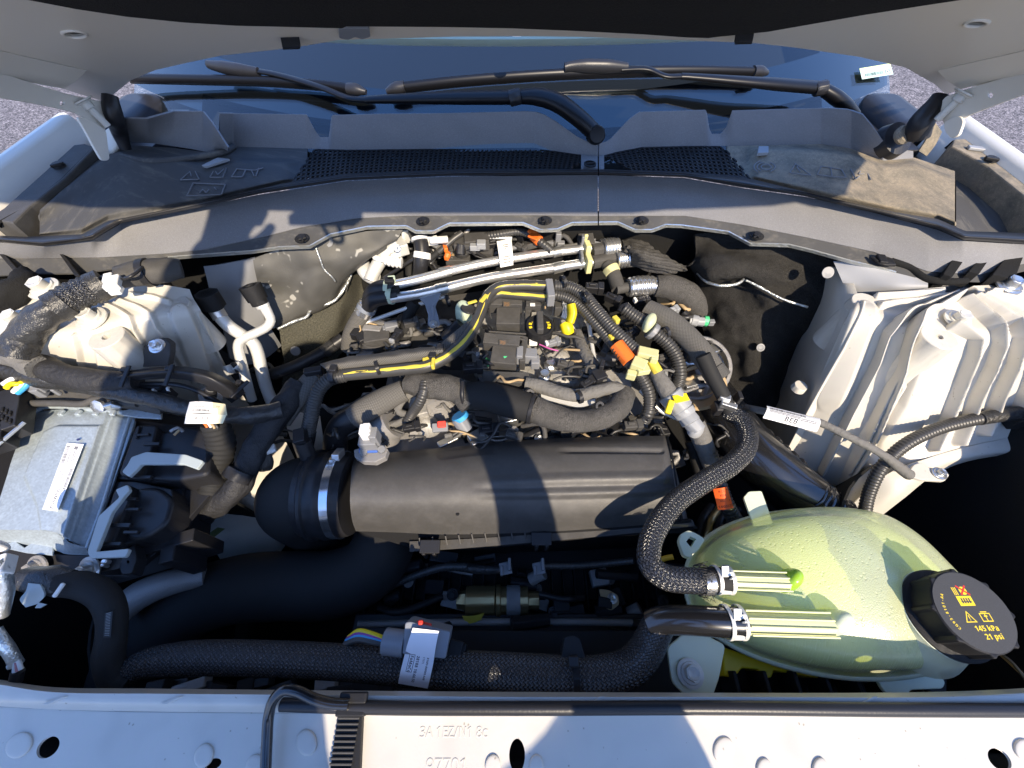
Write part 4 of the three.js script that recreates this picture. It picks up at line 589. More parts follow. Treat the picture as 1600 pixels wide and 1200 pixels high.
// filler neck and cap
const CC = P(1521, 955, 0.008), CR = 0.0455;
part(tank, 'filler_neck', lathe(V(CC.x - 0.004, -0.075, CC.z), V(0.06, 1, 0), [[0.066, 0], [0.056, 0.02], [0.050, 0.036], [0.0505, 0.046], [0.046, 0.048], [0, 0.048]], 48), M.tankPlain);
{ const lobes = (r, k) => Array.from({ length: 96 }, (_, i) => { const a = i / 96 * 2 * PI, q = ((a + k) / (2 * PI) * 8) % 1, b = smooth(0.0, 0.08, q) * smooth(0.28, 0.20, q); return [(r + 0.0032 * b) * cos(a), (r + 0.0032 * b) * sin(a)]; });
  const s = shapeOf(lobes(CR - 0.0025, 0.2)), g = new THREE.ExtrudeGeometry(s, { depth: 0.033, bevelEnabled: true, bevelSize: 0.0018, bevelThickness: 0.0018, bevelOffset: -0.0018, bevelSegments: 3, curveSegments: 4 });
  g.rotateX(-PI / 2); g.translate(CC.x, CC.y - 0.0348, CC.z);
  const cap = part(tank, 'cap', [g, lathe(V(CC.x, CC.y - 0.038, CC.z), UP, [[0, 0], [0.050, 0], [0.0505, 0.001], [0.0505, 0.006], [0.048, 0.008], [0, 0.008]], 64)], M.black);
  const t = cv(512, 512, (x) => {
    for (let i = 0; i < 9000; i++) { x.fillStyle = rnd() > 0.5 ? '#474746' : '#343434'; x.fillRect(rnd() * 512, rnd() * 512, 2, 2); }
    x.fillStyle = x.strokeStyle = '#f0d022'; x.lineWidth = 5;
    x.save(); x.translate(256, 250); x.rotate(-0.02);
    x.fillRect(-70, -92, 108, 64); x.fillStyle = '#3c3c3b'; for (let i = 0; i < 4; i++) x.fillRect(-46 + i * 18, -78, 12, 34); x.fillRect(-50, -58, 76, 6); x.fillStyle = '#f0d022';
    x.fillRect(-70, -150, 6, 52); x.fillRect(-58, -150, 6, 52); x.fillRect(-46, -150, 6, 52);
    x.beginPath(); x.arc(6, -126, 27, 0, 7); x.fill(); x.strokeStyle = '#c8281e'; x.lineWidth = 12; x.beginPath(); x.moveTo(-30, -160); x.lineTo(44, -98); x.moveTo(38, -160); x.lineTo(-22, -98); x.stroke();
    x.strokeStyle = '#f0d022'; x.lineWidth = 6; x.beginPath(); x.moveTo(-52, 72); x.lineTo(-92, 72); x.lineTo(-58, 8); x.lineTo(-22, 72); x.closePath(); x.stroke(); x.fillRect(-61, 30, 6, 22); x.fillRect(-61, 57, 6, 6);
    x.strokeRect(28, 22, 70, 48); x.beginPath(); x.moveTo(63, 22); x.lineTo(63, 70); x.moveTo(40, 12); x.lineTo(86, 12); x.stroke(); x.fillRect(52, 34, 24, 8);
    x.font = 'bold 46px sans-serif'; x.textAlign = 'center'; x.fillText('145 kPa', 22, 128); x.fillText('21 psi', 40, 178);
    x.restore(); x.font = 'bold 25px sans-serif'; x.textAlign = 'center';
    const w = 'CG93-8101-AA'; for (let i = 0; i < w.length; i++) { const a = PI * (0.82 + 0.36 * i / (w.length - 1)) + 0; x.save(); x.translate(256 + 188 * cos(a), 256 - 188 * -sin(a)); x.rotate(a + PI / 2); x.fillText(w[i], 0, 0); x.restore(); }
  }, '#3c3c3b');
  const disc = new THREE.CircleGeometry(CR - 0.004, 48); disc.rotateX(-PI / 2); disc.translate(CC.x, CC.y + 0.0005, CC.z);
  part(cap, 'printed_disc', disc, new THREE.MeshPhysicalMaterial({ map: t, roughness: 0.62, bumpMap: tGrain, bumpScale: 0.0001 }), 'yellow printed warning on the cap');
}
// the two spigots and their hose clamps
function spigot(a, b, r) {
  const g = [tube([a, b], r * 0.8, { n: 20 })]; for (const k of [-1.5, -0.5, 0.5, 1.5]) g.push(tube([v3(a).add(V(0, r * 0.55 * cos(k * 0.55) + r * 0.3, k * r * 0.55)), v3(b).add(V(0, r * 0.55 * cos(k * 0.55) + r * 0.3, k * r * 0.55))], r * 0.09, { n: 6 }));
  return part(tank, 'spigot', g, std([0.74, 0.76, 0.42], 0.35, 0, { transmission: 0.15 }));
}
spigot([1138, 908, -0.022], [1228, 911, -0.022], 0.013); spigot([1164, 974, -0.020], [1296, 978, -0.020], 0.0155);
part(tank, 'spigot_elbow', dome(oval(1222, 910, 17, 19), -0.045, -0.006, { n: 40, m: 14, e: 2.6, bot: 0.02 }), std([0.36, 0.62, 0.05], 0.25, 0, { transmission: 0.2 }), 'bright green elbow of the upper spigot');
part(tank, 'spigot_elbow', dome(oval(1286, 976, 22, 21), -0.05, -0.004, { n: 40, m: 14, e: 3, bot: 0.02 }), M.tankPlain);
part(tank, 'mounting_tab', [plate(flat(-0.075), [[1162, 777], [1170, 768], [1190, 767], [1202, 800], [1208, 818], [1178, 822]], 0.004, { r: 0.003 })], M.tankPlain);
part(tank, 'mounting_loop', plate(flat(-0.08), [[1060, 845], [1064, 834], [1076, 828], [1090, 834], [1102, 842], [1092, 858], [1078, 872], [1068, 868]], 0.01, { r: 0.004, b: 0.0015, holes: [[[1070, 846], [1078, 836], [1090, 842], [1080, 858]]] }), M.tankPlain);
part(tank, 'mounting_foot', [plate(flat(-0.085), [[1042, 1012], [1068, 990], [1096, 988], [1134, 1008], [1124, 1060], [1114, 1088], [1070, 1086], [1050, 1066]], 0.005, { r: 0.006, b: 0.0015 })], M.tankPlain);
bolt(tank, P(1078, 1052, -0.083), UP, 0.0165, M.zincPaint);
part(tank, 'lower_tab', plate(flat(-0.125), [[1366, 1052], [1460, 1042], [1478, 1066], [1474, 1076], [1424, 1078], [1416, 1090], [1392, 1090], [1378, 1076]], 0.006, { r: 0.004, b: 0.0015 }), M.tankPlain);
part(tank, 'yellow_base', [plate(flat(-0.16), [[1128, 1010], [1180, 1028], [1260, 1048], [1300, 1056], [1280, 1060], [1210, 1048], [1206, 1058], [1196, 1060], [1184, 1046], [1160, 1044], [1146, 1060], [1132, 1056]], 0.05, { b: 0.002 })], M.yellow);
for (const [x, y, r, n] of [[1128, 906, 0.0165, 1], [1145, 972, 0.0185, 2]]) {
  const c = T('hose_clamp', n === 1 ? 'silver spring clamp on the upper hose end at the reservoir' : 'silver spring clamp on the lower hose end at the reservoir', 'hose clamp', 'spring clamps on the reservoir hoses'), C = P(x, y, -0.024), ring = (dx, w) => lathe(C.clone().add(V(dx, 0, 0)), V(1, 0, 0), [[r, -w], [r + 0.0012, -w], [r + 0.0012, w], [r, w], [r, -w]], 28);
  part(c, 'band', [ring(-0.008, 0.0022), ring(0.008, 0.0022), bx(C.clone().add(V(0, r + 0.001, -0.004)), 0.016, 0.0015, 0.005, 0, 0.3), bx(C.clone().add(V(0, r * 0.4, r * 0.9)), 0.016, 0.0015, 0.008, 0, 1.0)], M.aluPale);
  part(c, 'ear', [bx(C.clone().add(V(-0.003, r + 0.005, -0.006)), 0.009, 0.0016, 0.013, 0, 0.5), bx(C.clone().add(V(0.004, r + 0.005, 0.002)), 0.006, 0.009, 0.0016)], M.aluPale);
}
// ---- hoses
const h1 = T('coolant_hose', 'upper black braided hose curving down from the engine to the reservoir', 'hose');
part(h1, 'braided_sleeve', tube([[1138, 643, -0.068], [1158, 655, -0.063], [1168, 678, -0.06], [1164, 703, -0.058], [1140, 728, -0.055], [1106, 749, -0.052], [1056, 784, -0.048], [1031, 815, -0.043], [1015, 852, -0.040], [1017, 884, -0.036], [1040, 902, -0.032], [1080, 907, -0.026], [1100, 908, -0.024]], 0.0160, { n: 24, step: 0.004 }), M.braid);
part(h1, 'hose_end', tube([[1096, 907, -0.024], [1140, 907, -0.023]], 0.0158, { n: 20 }), M.rubber);
part(h1, 'metal_sleeve', tube([[1097, 909, -0.0238], [1112, 909, -0.0236]], 0.0163, { n: 20 }), M.zinc);
{ const f = []; for (let i = 0; i < 60; i++) { const a = rr(0, 6.28), r = 0.0185, c = P(1090, 907, -0.025), p = c.clone().add(V(0, r * cos(a), r * sin(a))); f.push(tube([p, p.clone().add(V(rr(0.004, 0.012), rr(-0.002, 0.004), rr(-0.003, 0.003))), p.clone().add(V(rr(0.008, 0.018), rr(-0.003, 0.007), rr(-0.006, 0.008)))], 0.0004, { n: 3, step: 0.006, cap: false })); } const o = part(h1, 'frayed_strand', f, M.conduit); o.userData.kind = 'stuff'; }
part(h1, 'metal_pipe', tube([[1098, 555, 0.0], [1112, 585, -0.02], [1128, 615, -0.04], [1140, 645, -0.066]], [0.013, 0.0125, 0.012, 0.013], { n: 18 }), M.rubber);
const h2 = T('coolant_hose', 'lower black braided hose running along the front crossmember to the reservoir', 'hose');
part(h2, 'braided_sleeve', tube([[1034, 966, -0.050], [1022, 990, -0.062], [1008, 1018, -0.074], [985, 1042, -0.082], [935, 1056, -0.086], [860, 1056, -0.088], [700, 1047, -0.090], [560, 1036, -0.090], [420, 1029, -0.088], [300, 1028, -0.088], [228, 1036, -0.088], [205, 1046, -0.09]], [0.019, 0.022, 0.0235, 0.024, 0.0235, 0.022, 0.0215, 0.0205, 0.0205, 0.0205, 0.020, 0.016], { n: 28, step: 0.004 }), M.braid);
part(h2, 'hose_end', tube([[1018, 975, -0.055], [1034, 969, -0.046], [1060, 968, -0.036], [1100, 970, -0.027], [1160, 973, -0.021]], 0.0170, { n: 22 }), M.gloss);
const h3 = T('coolant_hose', 'left black hose looping down around the dark headlamp well', 'hose');
part(h3, 'hose_body', tube([[60, 905, -0.020], [95, 912, -0.022], [130, 915, -0.026], [160, 930, -0.034], [174, 958, -0.045], [174, 995, -0.058], [170, 1030, -0.072], [180, 1060, -0.086], [200, 1068, -0.093]], [0.0125, 0.0145, 0.0165, 0.017, 0.0165, 0.0155, 0.0165, 0.016, 0.017], { n: 22, step: 0.004 }), M.rubber);
part(h3, 'tape_wrap', tube([[35, 905, -0.018], [70, 907, -0.020], [108, 912, -0.024]], [0.014, 0.0165, 0.0165], { n: 16, wob: 0.25 }), M.tape);
part(h3, 'printed_text', patch([[164, 958, -0.028], [176, 955, -0.028], [173, 996, -0.04], [161, 996, -0.04]]), paper(cv(32, 128, (x) => { x.fillStyle = '#8b8b88'; for (let i = 0; i < 15; i++) x.fillRect(5, 4 + i * 8, 20, 2.5); }, '#171717')));
const hd = T('intercooler_duct', 'wide matt black rubber duct bending down below the air filter housing', 'duct');
part(hd, 'duct_body', tube([[606, 815, -0.23], [600, 850, -0.23], [576, 888, -0.235], [520, 912, -0.24], [450, 914, -0.245], [370, 920, -0.25], [300, 945, -0.265], [245, 985, -0.285], [210, 1035, -0.31], [195, 1090, -0.34]], 0.056, { n: 40, step: 0.008 }), M.rubber);
{ const s = T('grey_pipe', 'short grey metal pipe end behind the wide black duct', 'pipe'); part(s, 'pipe_body', tube([[180, 962, -0.19], [215, 932, -0.185], [260, 912, -0.185], [320, 900, -0.2]], [0.02, 0.022, 0.02, 0.015], { n: 20 }), M.castDark); }
// ---- air filter housing and its outlet duct
const air = T('air_filter_housing', 'long black air filter housing with ribbed flange and clips across the bay', 'air filter housing');
{ const rows = [
    [[556, 712, -0.125], [620, 706, -0.122], [700, 699, -0.115], [830, 687, -0.105], [960, 682, -0.098], [1040, 681, -0.096]],
    [[551, 726, -0.092], [620, 720, -0.090], [700, 713, -0.088], [830, 700, -0.082], [960, 695, -0.078], [1046, 697, -0.080]],
    [[548, 752, -0.074], [620, 748, -0.073], [700, 742, -0.072], [830, 730, -0.070], [960, 726, -0.069], [1051, 729, -0.071]],
    [[547, 785, -0.082], [620, 784, -0.081], [700, 780, -0.080], [830, 770, -0.079], [960, 762, -0.077], [1056, 760, -0.079]],
    [[550, 812, -0.112], [620, 812, -0.110], [700, 811, -0.108], [830, 806, -0.104], [960, 798, -0.100], [1060, 792, -0.100]],
    [[556, 830, -0.150], [620, 832, -0.148], [700, 835, -0.146], [830, 832, -0.142], [960, 824, -0.134], [1062, 815, -0.132]]];
  const R1 = [[728, 754], [800, 752], [900, 748], [1040, 746]], R2 = [[735, 772], [820, 772], [920, 770], [1045, 766]], GR = [[872, 704], [940, 704], [1034, 705]], TOP = [[690, 712], [760, 703], [770, 703]];
  part(air, 'housing_lid', relief(rows, 220, 140, { th: 0.003, disp: (x, y) => { const f = smooth(725, 800, x); return 0.0042 * f * (ridge(distTo(x, y, R1), 13, 1) + ridge(distTo(x, y, R2), 11, 0.9)) - 0.004 * ridge(distTo(x, y, GR), 6, 1) * smooth(865, 900, x) - 0.0022 * ridge(distTo(x, y, TOP), 9, 1) + 0.003 * smooth(1036, 1046, x) * -1; } }), M.lidPlastic);
  part(air, 'end_face', gridGeo([pts([[1040, 681, -0.096], [1046, 697, -0.080], [1051, 729, -0.071], [1056, 760, -0.079], [1060, 792, -0.1], [1062, 815, -0.132]]), pts([[1040, 681, -0.096], [1046, 697, -0.080], [1051, 729, -0.071], [1056, 760, -0.079], [1060, 792, -0.1], [1062, 815, -0.132]]).map((p) => V(p.x + 0.028, p.y - 0.07, p.z))], 0.003), M.black);
  part(air, 'lid_skirt', relief([[[556, 829, -0.150], [700, 834, -0.146], [830, 831, -0.142], [960, 823, -0.134], [1080, 812, -0.132]], [[640, 856, -0.178], [730, 858, -0.175], [830, 850, -0.165], [960, 838, -0.155], [1085, 832, -0.150]]], 60, 6, { th: 0.004 }), M.black);
  part(air, 'flange', relief([[[640, 846, -0.158], [730, 842, -0.152], [850, 834, -0.146], [960, 824, -0.140], [1082, 812, -0.135]], [[640, 862, -0.160], [730, 856, -0.154], [850, 846, -0.148], [960, 836, -0.142], [1086, 822, -0.137]]], 60, 4, { th: 0.005 }), M.blackDust);
  for (let i = 0; i < 21; i++) { const x = 655 + i * 20.5, y = lerp(842, 806, i / 20) - 2 + 4 * sin(i / 20 * PI) * 0.5; if (abs(x - 845) < 14) continue; part(air, 'flange_rib', gridGeo([pts([[x - 1, y + 1, -0.140], [x + 2, y + 15, -0.148]]), pts([[x - 1, y + 1, -0.16], [x + 2, y + 15, -0.16]])], 0.002), M.blackDust); }
  for (const [x, y] of [[672, 854], [846, 842]]) part(air, 'spring_clip', [bx([x, y, -0.14], 0.032, 0.006, 0.020, 0, 0.2, 0, 0.001), bx([x - 8, y + 10, -0.155], 0.006, 0.030, 0.012), bx([x + 8, y + 10, -0.155], 0.006, 0.030, 0.012), tube([[x - 12, y + 8, -0.146], [x + 12, y + 8, -0.146]], 0.0035, { n: 8 })], M.satin);
  part(air, 'lower_box', relief([[[600, 842, -0.17], [840, 838, -0.16], [1090, 826, -0.15]], [[615, 868, -0.33], [840, 862, -0.33], [1090, 852, -0.33]]], 20, 8, { th: 0.004 }), M.black);
  part(air, 'moulded_mark', [tube([[950, 757, -0.0755], [949, 746, -0.0745], [967, 746, -0.0745], [968, 757, -0.0755]], 0.0011, { n: 6, ten: 0 }), tube([...oval(958, 752, 4, 3.4, 0, 10), [962, 752]].map(([x, y]) => P(x, y, -0.0745)), 0.0009, { n: 6 }), tube([[924, 754, -0.076], [934, 748, -0.075]], 0.0011, { n: 6 }), tube([[928, 747, -0.075], [932, 757, -0.0765]], 0.0011, { n: 6 }), tube([[922, 750, -0.0755], [938, 752, -0.0757]], 0.0009, { n: 6 })], M.black).userData.kind = 'stuff';
  part(air, 'screw_mark', lathe(P(715, 803, -0.098), UP, [[0, 0], [0.003, 0], [0.0025, 0.001], [0, 0.001]], 10), M.black);
}
{ const C = V(P(548, 768, -0.14).x, -0.140, P(548, 768, -0.14).z + 0.004), ax = V(-1, 0, 0.02);
  const d = T('intake_coupler', 'black rubber coupler and elbow at the left end of the air filter housing', 'intake coupler');
  part(d, 'coupler', lathe(C, ax, [[0, -0.006], [0.068, -0.006], [0.070, 0.0], [0.070, 0.004], [0.0715, 0.006], [0.072, 0.024], [0.0745, 0.028], [0.075, 0.034], [0.073, 0.038], [0.073, 0.048], [0.0765, 0.051], [0.0765, 0.056], [0.071, 0.060], [0.069, 0.070], [0, 0.072]], 56), M.satin);
  part(d, 'elbow', tube([C.clone().addScaledVector(ax, 0.062), C.clone().add(V(-0.082, -0.002, 0.004)), C.clone().add(V(-0.097, -0.02, 0.006)), C.clone().add(V(-0.104, -0.07, 0.01)), C.clone().add(V(-0.105, -0.16, 0.02))], [0.067, 0.066, 0.062, 0.056, 0.054], { n: 40 }), M.rubber);
  part(d, 'sensor_port', [cyl(C.clone().add(V(-0.062, 0.045, -0.04)), C.clone().add(V(-0.066, 0.08, -0.06)), 0.013), bx(C.clone().add(V(-0.068, 0.086, -0.064)), 0.018, 0.02, 0.026, 0.3)], M.satin);
  const k = T('worm_clamp', 'bright steel worm drive clamp around the intake coupler', 'hose clamp'), K = C.clone().addScaledVector(ax, 0.015);
  part(k, 'band', lathe(K, ax, [[0.072, -0.0065], [0.0735, -0.0065], [0.0735, 0.0065], [0.072, 0.0065], [0.072, -0.0065]], 64), std([0.8, 0.8, 0.8], 0.22, 0.95));
  const s = K.clone().add(V(0.004, 0.060, -0.046)); part(k, 'screw_housing', [bx(s, 0.013, 0.013, 0.026, 0, -0.65, 0), cyl(s.clone().add(V(-0.004, 0.003, 0.012)), s.clone().add(V(-0.008, -0.002, 0.030)), 0.0062)], M.alu); 
  const sl = []; for (let i = 0; i < 7; i++) { const a = 0.20 + i * 0.045; sl.push(bx(K.clone().add(V(0, 0.0738 * cos(a), -0.0738 * sin(a))), 0.007, 0.001, 0.0012, 0, -a)); } part(k, 'slot_marks', sl, M.castDark).userData.kind = 'stuff'; }
{ const s = T('mass_airflow_sensor', 'airflow sensor with pale connector standing on the intake duct', 'sensor');
  part(s, 'sensor_flange', [plate(flat(-0.060), [[553, 703], [570, 697], [600, 695], [606, 702], [602, 714], [586, 722], [566, 721], [554, 714]], 0.014, { r: 0.001, b: 0.001 })], M.castDark);
  part(s, 'sensor_body', [bx([578, 692, -0.045], 0.028, 0.03, 0.022, 0.05), bx([586, 682, -0.03], 0.012, 0.03, 0.02, 0.05), cyl([568, 708, -0.058], [568, 705, -0.048], 0.006), cyl([596, 704, -0.058], [596, 701, -0.048], 0.006)], M.grey);
  part(s, 'connector_latch', [bx([573, 676, -0.022], 0.016, 0.028, 0.018, 0.05), bx([573, 668, -0.005], 0.011, 0.01, 0.012, 0.05)], M.white);
  part(s, 'seal_band', bx([577, 697, -0.053], 0.030, 0.006, 0.024, 0.05), std([0.05, 0.12, 0.4], 0.4)); }
// ---- shiny intake snorkel on the right
{ const s = T('intake_snorkel', 'glossy black plastic intake snorkel running down to the reservoir', 'intake snorkel');
  part(s, 'snorkel_body', tube([[1108, 610, -0.16], [1135, 652, -0.16], [1175, 705, -0.165], [1230, 756, -0.175], [1260, 780, -0.18]], [0.040, 0.045, 0.047, 0.047, 0.046], { n: 36, step: 0.006, flat: [1, 1.05] }), M.gloss);
  part(s, 'bellows', tube([[1252, 774, -0.178], [1285, 800, -0.188], [1320, 830, -0.2]], 0.048, { n: 36, rib: [0.018, 0.12] }), M.gloss);
  for (let i = 0; i < 6; i++) { const t = i / 5; part(s, 'edge_knob', cyl([lerp(1186, 1250, t), lerp(664, 722, t), -0.145], [lerp(1190, 1254, t), lerp(668, 726, t), -0.165], 0.008), M.black); } }
// ---- labelled cable and corrugated harness over the right tower
{ const c = T('labelled_cable', 'thin taped cable with a printed white tag crossing the right strut tower', 'cable');
  part(c, 'cable_body', tube([[1165, 637, -0.07], [1190, 642, -0.045], [1230, 648, -0.03], [1280, 660, -0.03], [1330, 684, -0.035], [1375, 708, -0.05], [1405, 730, -0.085], [1420, 742, -0.1]], [0.006, 0.006, 0.006, 0.0062, 0.0062, 0.0062, 0.008, 0.009], { n: 12, wob: 0.12 }), M.tapeCloth);
  const t = cv(384, 128, (x) => { x.fillStyle = '#26262a'; bars(x, 20, 18, 260, 26, 60); lines(x, 24, 52, 220, 2, 12, 8); x.font = 'bold 52px sans-serif'; x.fillText('BEB', 140, 114); lines(x, 250, 60, 110, 2, 14, 9); }, '#f0f0ee');
  part(c, 'paper_tag', patch([[1198, 634, -0.022], [1281, 654, -0.022], [1276, 675, -0.022], [1192, 653, -0.022]], 8, 6, (s, t2) => 0.006 * sin(t2 * PI)), paper(t));
  const h = T('corrugated_harness', 'shiny black corrugated harness curving over the right inner fender', 'harness');
  part(h, 'conduit', tube([[1640, 640, -0.045], [1590, 645, -0.05], [1520, 656, -0.055], [1460, 672, -0.062], [1410, 698, -0.075], [1378, 730, -0.10], [1358, 770, -0.14], [1350, 810, -0.18], [1346, 850, -0.25]], 0.0105, { n: 16, rib: [0.0055, 0.14] }), M.conduit);
  part(h, 'tape_wrap', tube([[1600, 644, -0.0497], [1570, 648, -0.0515], [1530, 654.5, -0.0542]], 0.0112, { n: 16, wob: 0.05 }), M.tape);
  part(h, 'retainer', bx([1588, 656, -0.07], 0.022, 0.03, 0.022), M.black); }
// ---- dark things low behind the crossmember
{ const d = T('headlamp_well', 'black headlamp cavity on the right beside the reservoir cap', 'headlamp well');
  part(d, 'well_wall', gridGeo([0, 1, 2, 3, 4].map((j) => Array.from({ length: 20 }, (_, i) => { const a = i / 19 * PI * 0.9 + 1.9, r = 0.22; return V(0.74 + r * cos(a), -0.14 - j * 0.11, -0.10 - r * sin(a)); })), 0.004), M.foam);
  const e = T('headlamp_well', 'black headlamp cavity at the lower left below the bracket bolts', 'headlamp well');
  part(e, 'well_wall', gridGeo([0, 1, 2, 3, 4].map((j) => Array.from({ length: 20 }, (_, i) => { const a = i / 19 * PI * 1.1 + 1.5, r = 0.15; return V(-0.52 + r * cos(a), -0.2 - j * 0.10, -0.10 - r * sin(a)); })), 0.004), M.foam);
  const w = T('wire_bundle', 'thin bundle of orange and black wires right of the reservoir', 'wires');
  for (let i = 0; i < 4; i++) part(w, 'wire', tube([[1560, 1020, -0.16], [1580 + i * 2, 1034 + i * 3, -0.14], [1600 + i * 3, 1058 + i * 3, -0.13], [1630, 1100, -0.12]], 0.0022, { n: 6 }), i % 2 ? M.tan2 : M.conduit); }
{ const f = T('radiator_fan_shroud', 'black shroud and ribs low behind the front crossmember', 'fan shroud');
  part(f, 'shroud_plate', plate(flat(-0.20), [[560, 1085], [560, 1000], [700, 985], [1040, 985], [1150, 1040], [1480, 1060], [1480, 1088], [800, 1092]], 0.02, { b: 0.002 }), M.black);
  part(f, 'fin', [plate(flat(-0.075), [[876, 1040], [882, 996], [896, 992], [906, 998], [918, 1040]], 0.03, { r: 0.003 })], M.black);
  for (let i = 0; i < 7; i++) part(f, 'rib', bx([1140 + i * 46, 1068, -0.17], 0.006, 0.05, 0.03), M.black);
  for (let i = 0; i < 6; i++) part(f, 'rib', bx([590 + i * 70, 1076, -0.16], 0.05, 0.02, 0.01), M.black);
  const z = T('cable_tie', 'black cable tie holding the lower braided hose', 'cable tie'), c = P(897, 1056, -0.087);
  part(z, 'band', lathe(c, V(1, 0, 0.02), [[0.0235, -0.004], [0.0255, -0.004], [0.0255, 0.004], [0.0235, 0.004], [0.0235, -0.004]], 40), M.satin); part(z, 'tie_head', bx([896, 1034, -0.062], 0.012, 0.008, 0.012), M.satin); }
{ const s = T('pressure_sensor', 'brass pressure sensor lying deep under the air filter housing', 'sensor'), A = P(700, 938, -0.28), B = P(842, 938, -0.28);
  const at = (t) => A.clone().lerp(B, t), ax = B.clone().sub(A);
  part(s, 'sensor_body', [cyl(at(0.2), at(0.52), 0.024, 0.024, 28), cyl(at(0.53), at(0.58), 0.026, 0.026, 28), cyl(at(0.58), at(0.88), 0.023, 0.023, 28), cyl(at(0.1), at(0.2), 0.014, 0.017, 6), cyl(at(0.88), at(1.0), 0.015)], M.brass);
  part(s, 'clamp_strap', [lathe(at(0.72), ax, [[0.0235, -0.012], [0.025, -0.012], [0.025, 0.012], [0.0235, 0.012], [0.0235, -0.012]], 30), bx(at(0.72).add(V(0, -0.03, 0.03)), 0.02, 0.05, 0.003)], M.castDark);
  const t = T('paper_tag', 'dark yellow paper tag hanging below the brass sensor', 'tag'); part(t, 'tag_sheet', patch([[722, 962, -0.26], [757, 957, -0.25], [752, 968, -0.26], [727, 974, -0.27]], 4, 4, (a, b) => 0.004 * sin(a * 3)), M.tapeYellow);
  const b = T('tan_bracket', 'tan metal bracket with a bolt in the dark behind the lower hose', 'bracket'); part(b, 'plate', plate(flat(-0.27), [[936, 920], [952, 922], [966, 930], [968, 944], [956, 954], [946, 950], [940, 938]], 0.004, { r: 0.004 }), M.tan2); bolt(b, P(957, 935, -0.268), UP, 0.009, M.zinc);
  for (const [x, y] of [[790, 888], [842, 888]]) { const q = T('wire_clip', x < 800 ? 'grey plastic wire clip under the left of the air filter flange' : 'grey plastic wire clip under the middle of the air filter flange', 'clip', 'wire clips under the air filter housing'); part(q, 'clip_body', [bx([x, y, -0.2], 0.02, 0.004, 0.02, 0.2), bx([x + 6, y - 6, -0.195], 0.005, 0.012, 0.02), bx([x - 6, y + 4, -0.2], 0.005, 0.01, 0.016)], M.grey); }
  const l = T('thin_harness', 'thin dark wiring looms in the shade under the air filter housing', 'harness');
  part(l, 'loom', tube([[600, 920, -0.27], [640, 903, -0.25], [690, 887, -0.235], [730, 885, -0.23]], 0.007, { n: 10, rib: [0.006, 0.12] }), M.conduit);
  part(l, 'loom', tube([[845, 884, -0.21], [900, 884, -0.22], [950, 880, -0.22], [990, 876, -0.2]], 0.006, { n: 10, rib: [0.006, 0.12] }), M.conduit);
  part(l, 'loom', tube([[700, 884, -0.24], [760, 890, -0.235], [800, 888, -0.23]], 0.008, { n: 10, wob: 0.2 }), M.tape);
  const k = T('oil_cooler_pipe', 'slim metal pipe crossing the dark gap below the brass sensor', 'pipe'); part(k, 'pipe_body', tube([[560, 975, -0.28], [760, 972, -0.27], [900, 972, -0.27], [1030, 974, -0.27]], 0.006, { n: 10 }), M.castDark); }
{ const c = T('grey_connector', 'grey electrical connector with a red tab and coloured wires behind the lower hose', 'connector'), pl = frame(P(655, 1008, -0.052), V(0.05, 1, 0.25), V(1, 0, 0.2));
  part(c, 'connector_body', [plate(pl, [[633, 973], [640, 971], [704, 987], [696, 1030], [628, 1022]], 0.04, { r: 0.003, b: 0.0015 }), tube([[602, 1002, -0.066], [634, 1006, -0.064]], 0.0155, { n: 18, step: 0.01 })], M.blueGrey);
  part(c, 'plug', [bx([712, 1016, -0.085], 0.018, 0.022, 0.022, -0.2), bx([722, 1018, -0.09], 0.010, 0.018, 0.018, -0.2)], M.black);
  part(c, 'red_tab', [bx([658, 973, -0.05], 0.006, 0.012, 0.006), bx([662, 977, -0.053], 0.02, 0.004, 0.008, -0.2)], M.red);
  [M.yellow, std([0.25, 0.05, 0.3], 0.5), M.blueW, M.conduit, M.conduit].forEach((m, i) => part(c, 'wire', tube([[545 - i * 2, 996 + i * 3, -0.085], [560, 986 + i * 3.6, -0.074], [580, 990 + i * 3.4, -0.068], [606, 1000 + i * 2, -0.066]], 0.0032, { n: 8 }), m));
  const t = cv(256, 512, (x) => { x.fillStyle = '#1c1c26'; x.save(); x.translate(128, 0);
    const put = (s, X, Y, f) => { x.save(); x.translate(X, Y); x.rotate(PI / 2); x.font = f; x.fillText(s, 0, 0); x.restore(); };
    put('R1M3-8W005-AAB', 68, 222, 'bold 23px sans-serif'); put('CTEFL', 34, 222, '22px sans-serif'); put('28188 10:66:50', -20, 220, 'bold 34px sans-serif'); put('FoMoCo', -74, 224, 'bold 36px sans-serif'); x.strokeStyle = '#1c1c26'; x.lineWidth = 4; x.strokeRect(-84, 216, 46, 142); x.restore(); }, '#eef0f6');
  const l = T('part_label', 'white printed label folded around the lower braided hose beside the grey connector', 'label'), pos = [[[645, 981, -0.044], [686, 986, -0.044]], [[637, 1005, -0.050], [681, 1010, -0.050]], [[631, 1028, -0.060], [677, 1036, -0.058]], [[625, 1052, -0.062], [672, 1060, -0.062]], [[622, 1068, -0.078], [668, 1076, -0.078]]];
  const g = []; const G = new THREE.PlaneGeometry(1, 1, 8, 24), pa = G.attributes.position, uv = G.attributes.uv; for (let i = 0; i < pa.count; i++) { const u = uv.getX(i), v = 1 - uv.getY(i), q = spline(pos.map((r) => spline(r, u, true)), v), w = P(q[0], q[1], q[2] + 0.003); pa.setXYZ(i, w.x, w.y, w.z); } G.computeVertexNormals(); g.push(G);
  part(l, 'paper_sheet', g, paper(t)); }
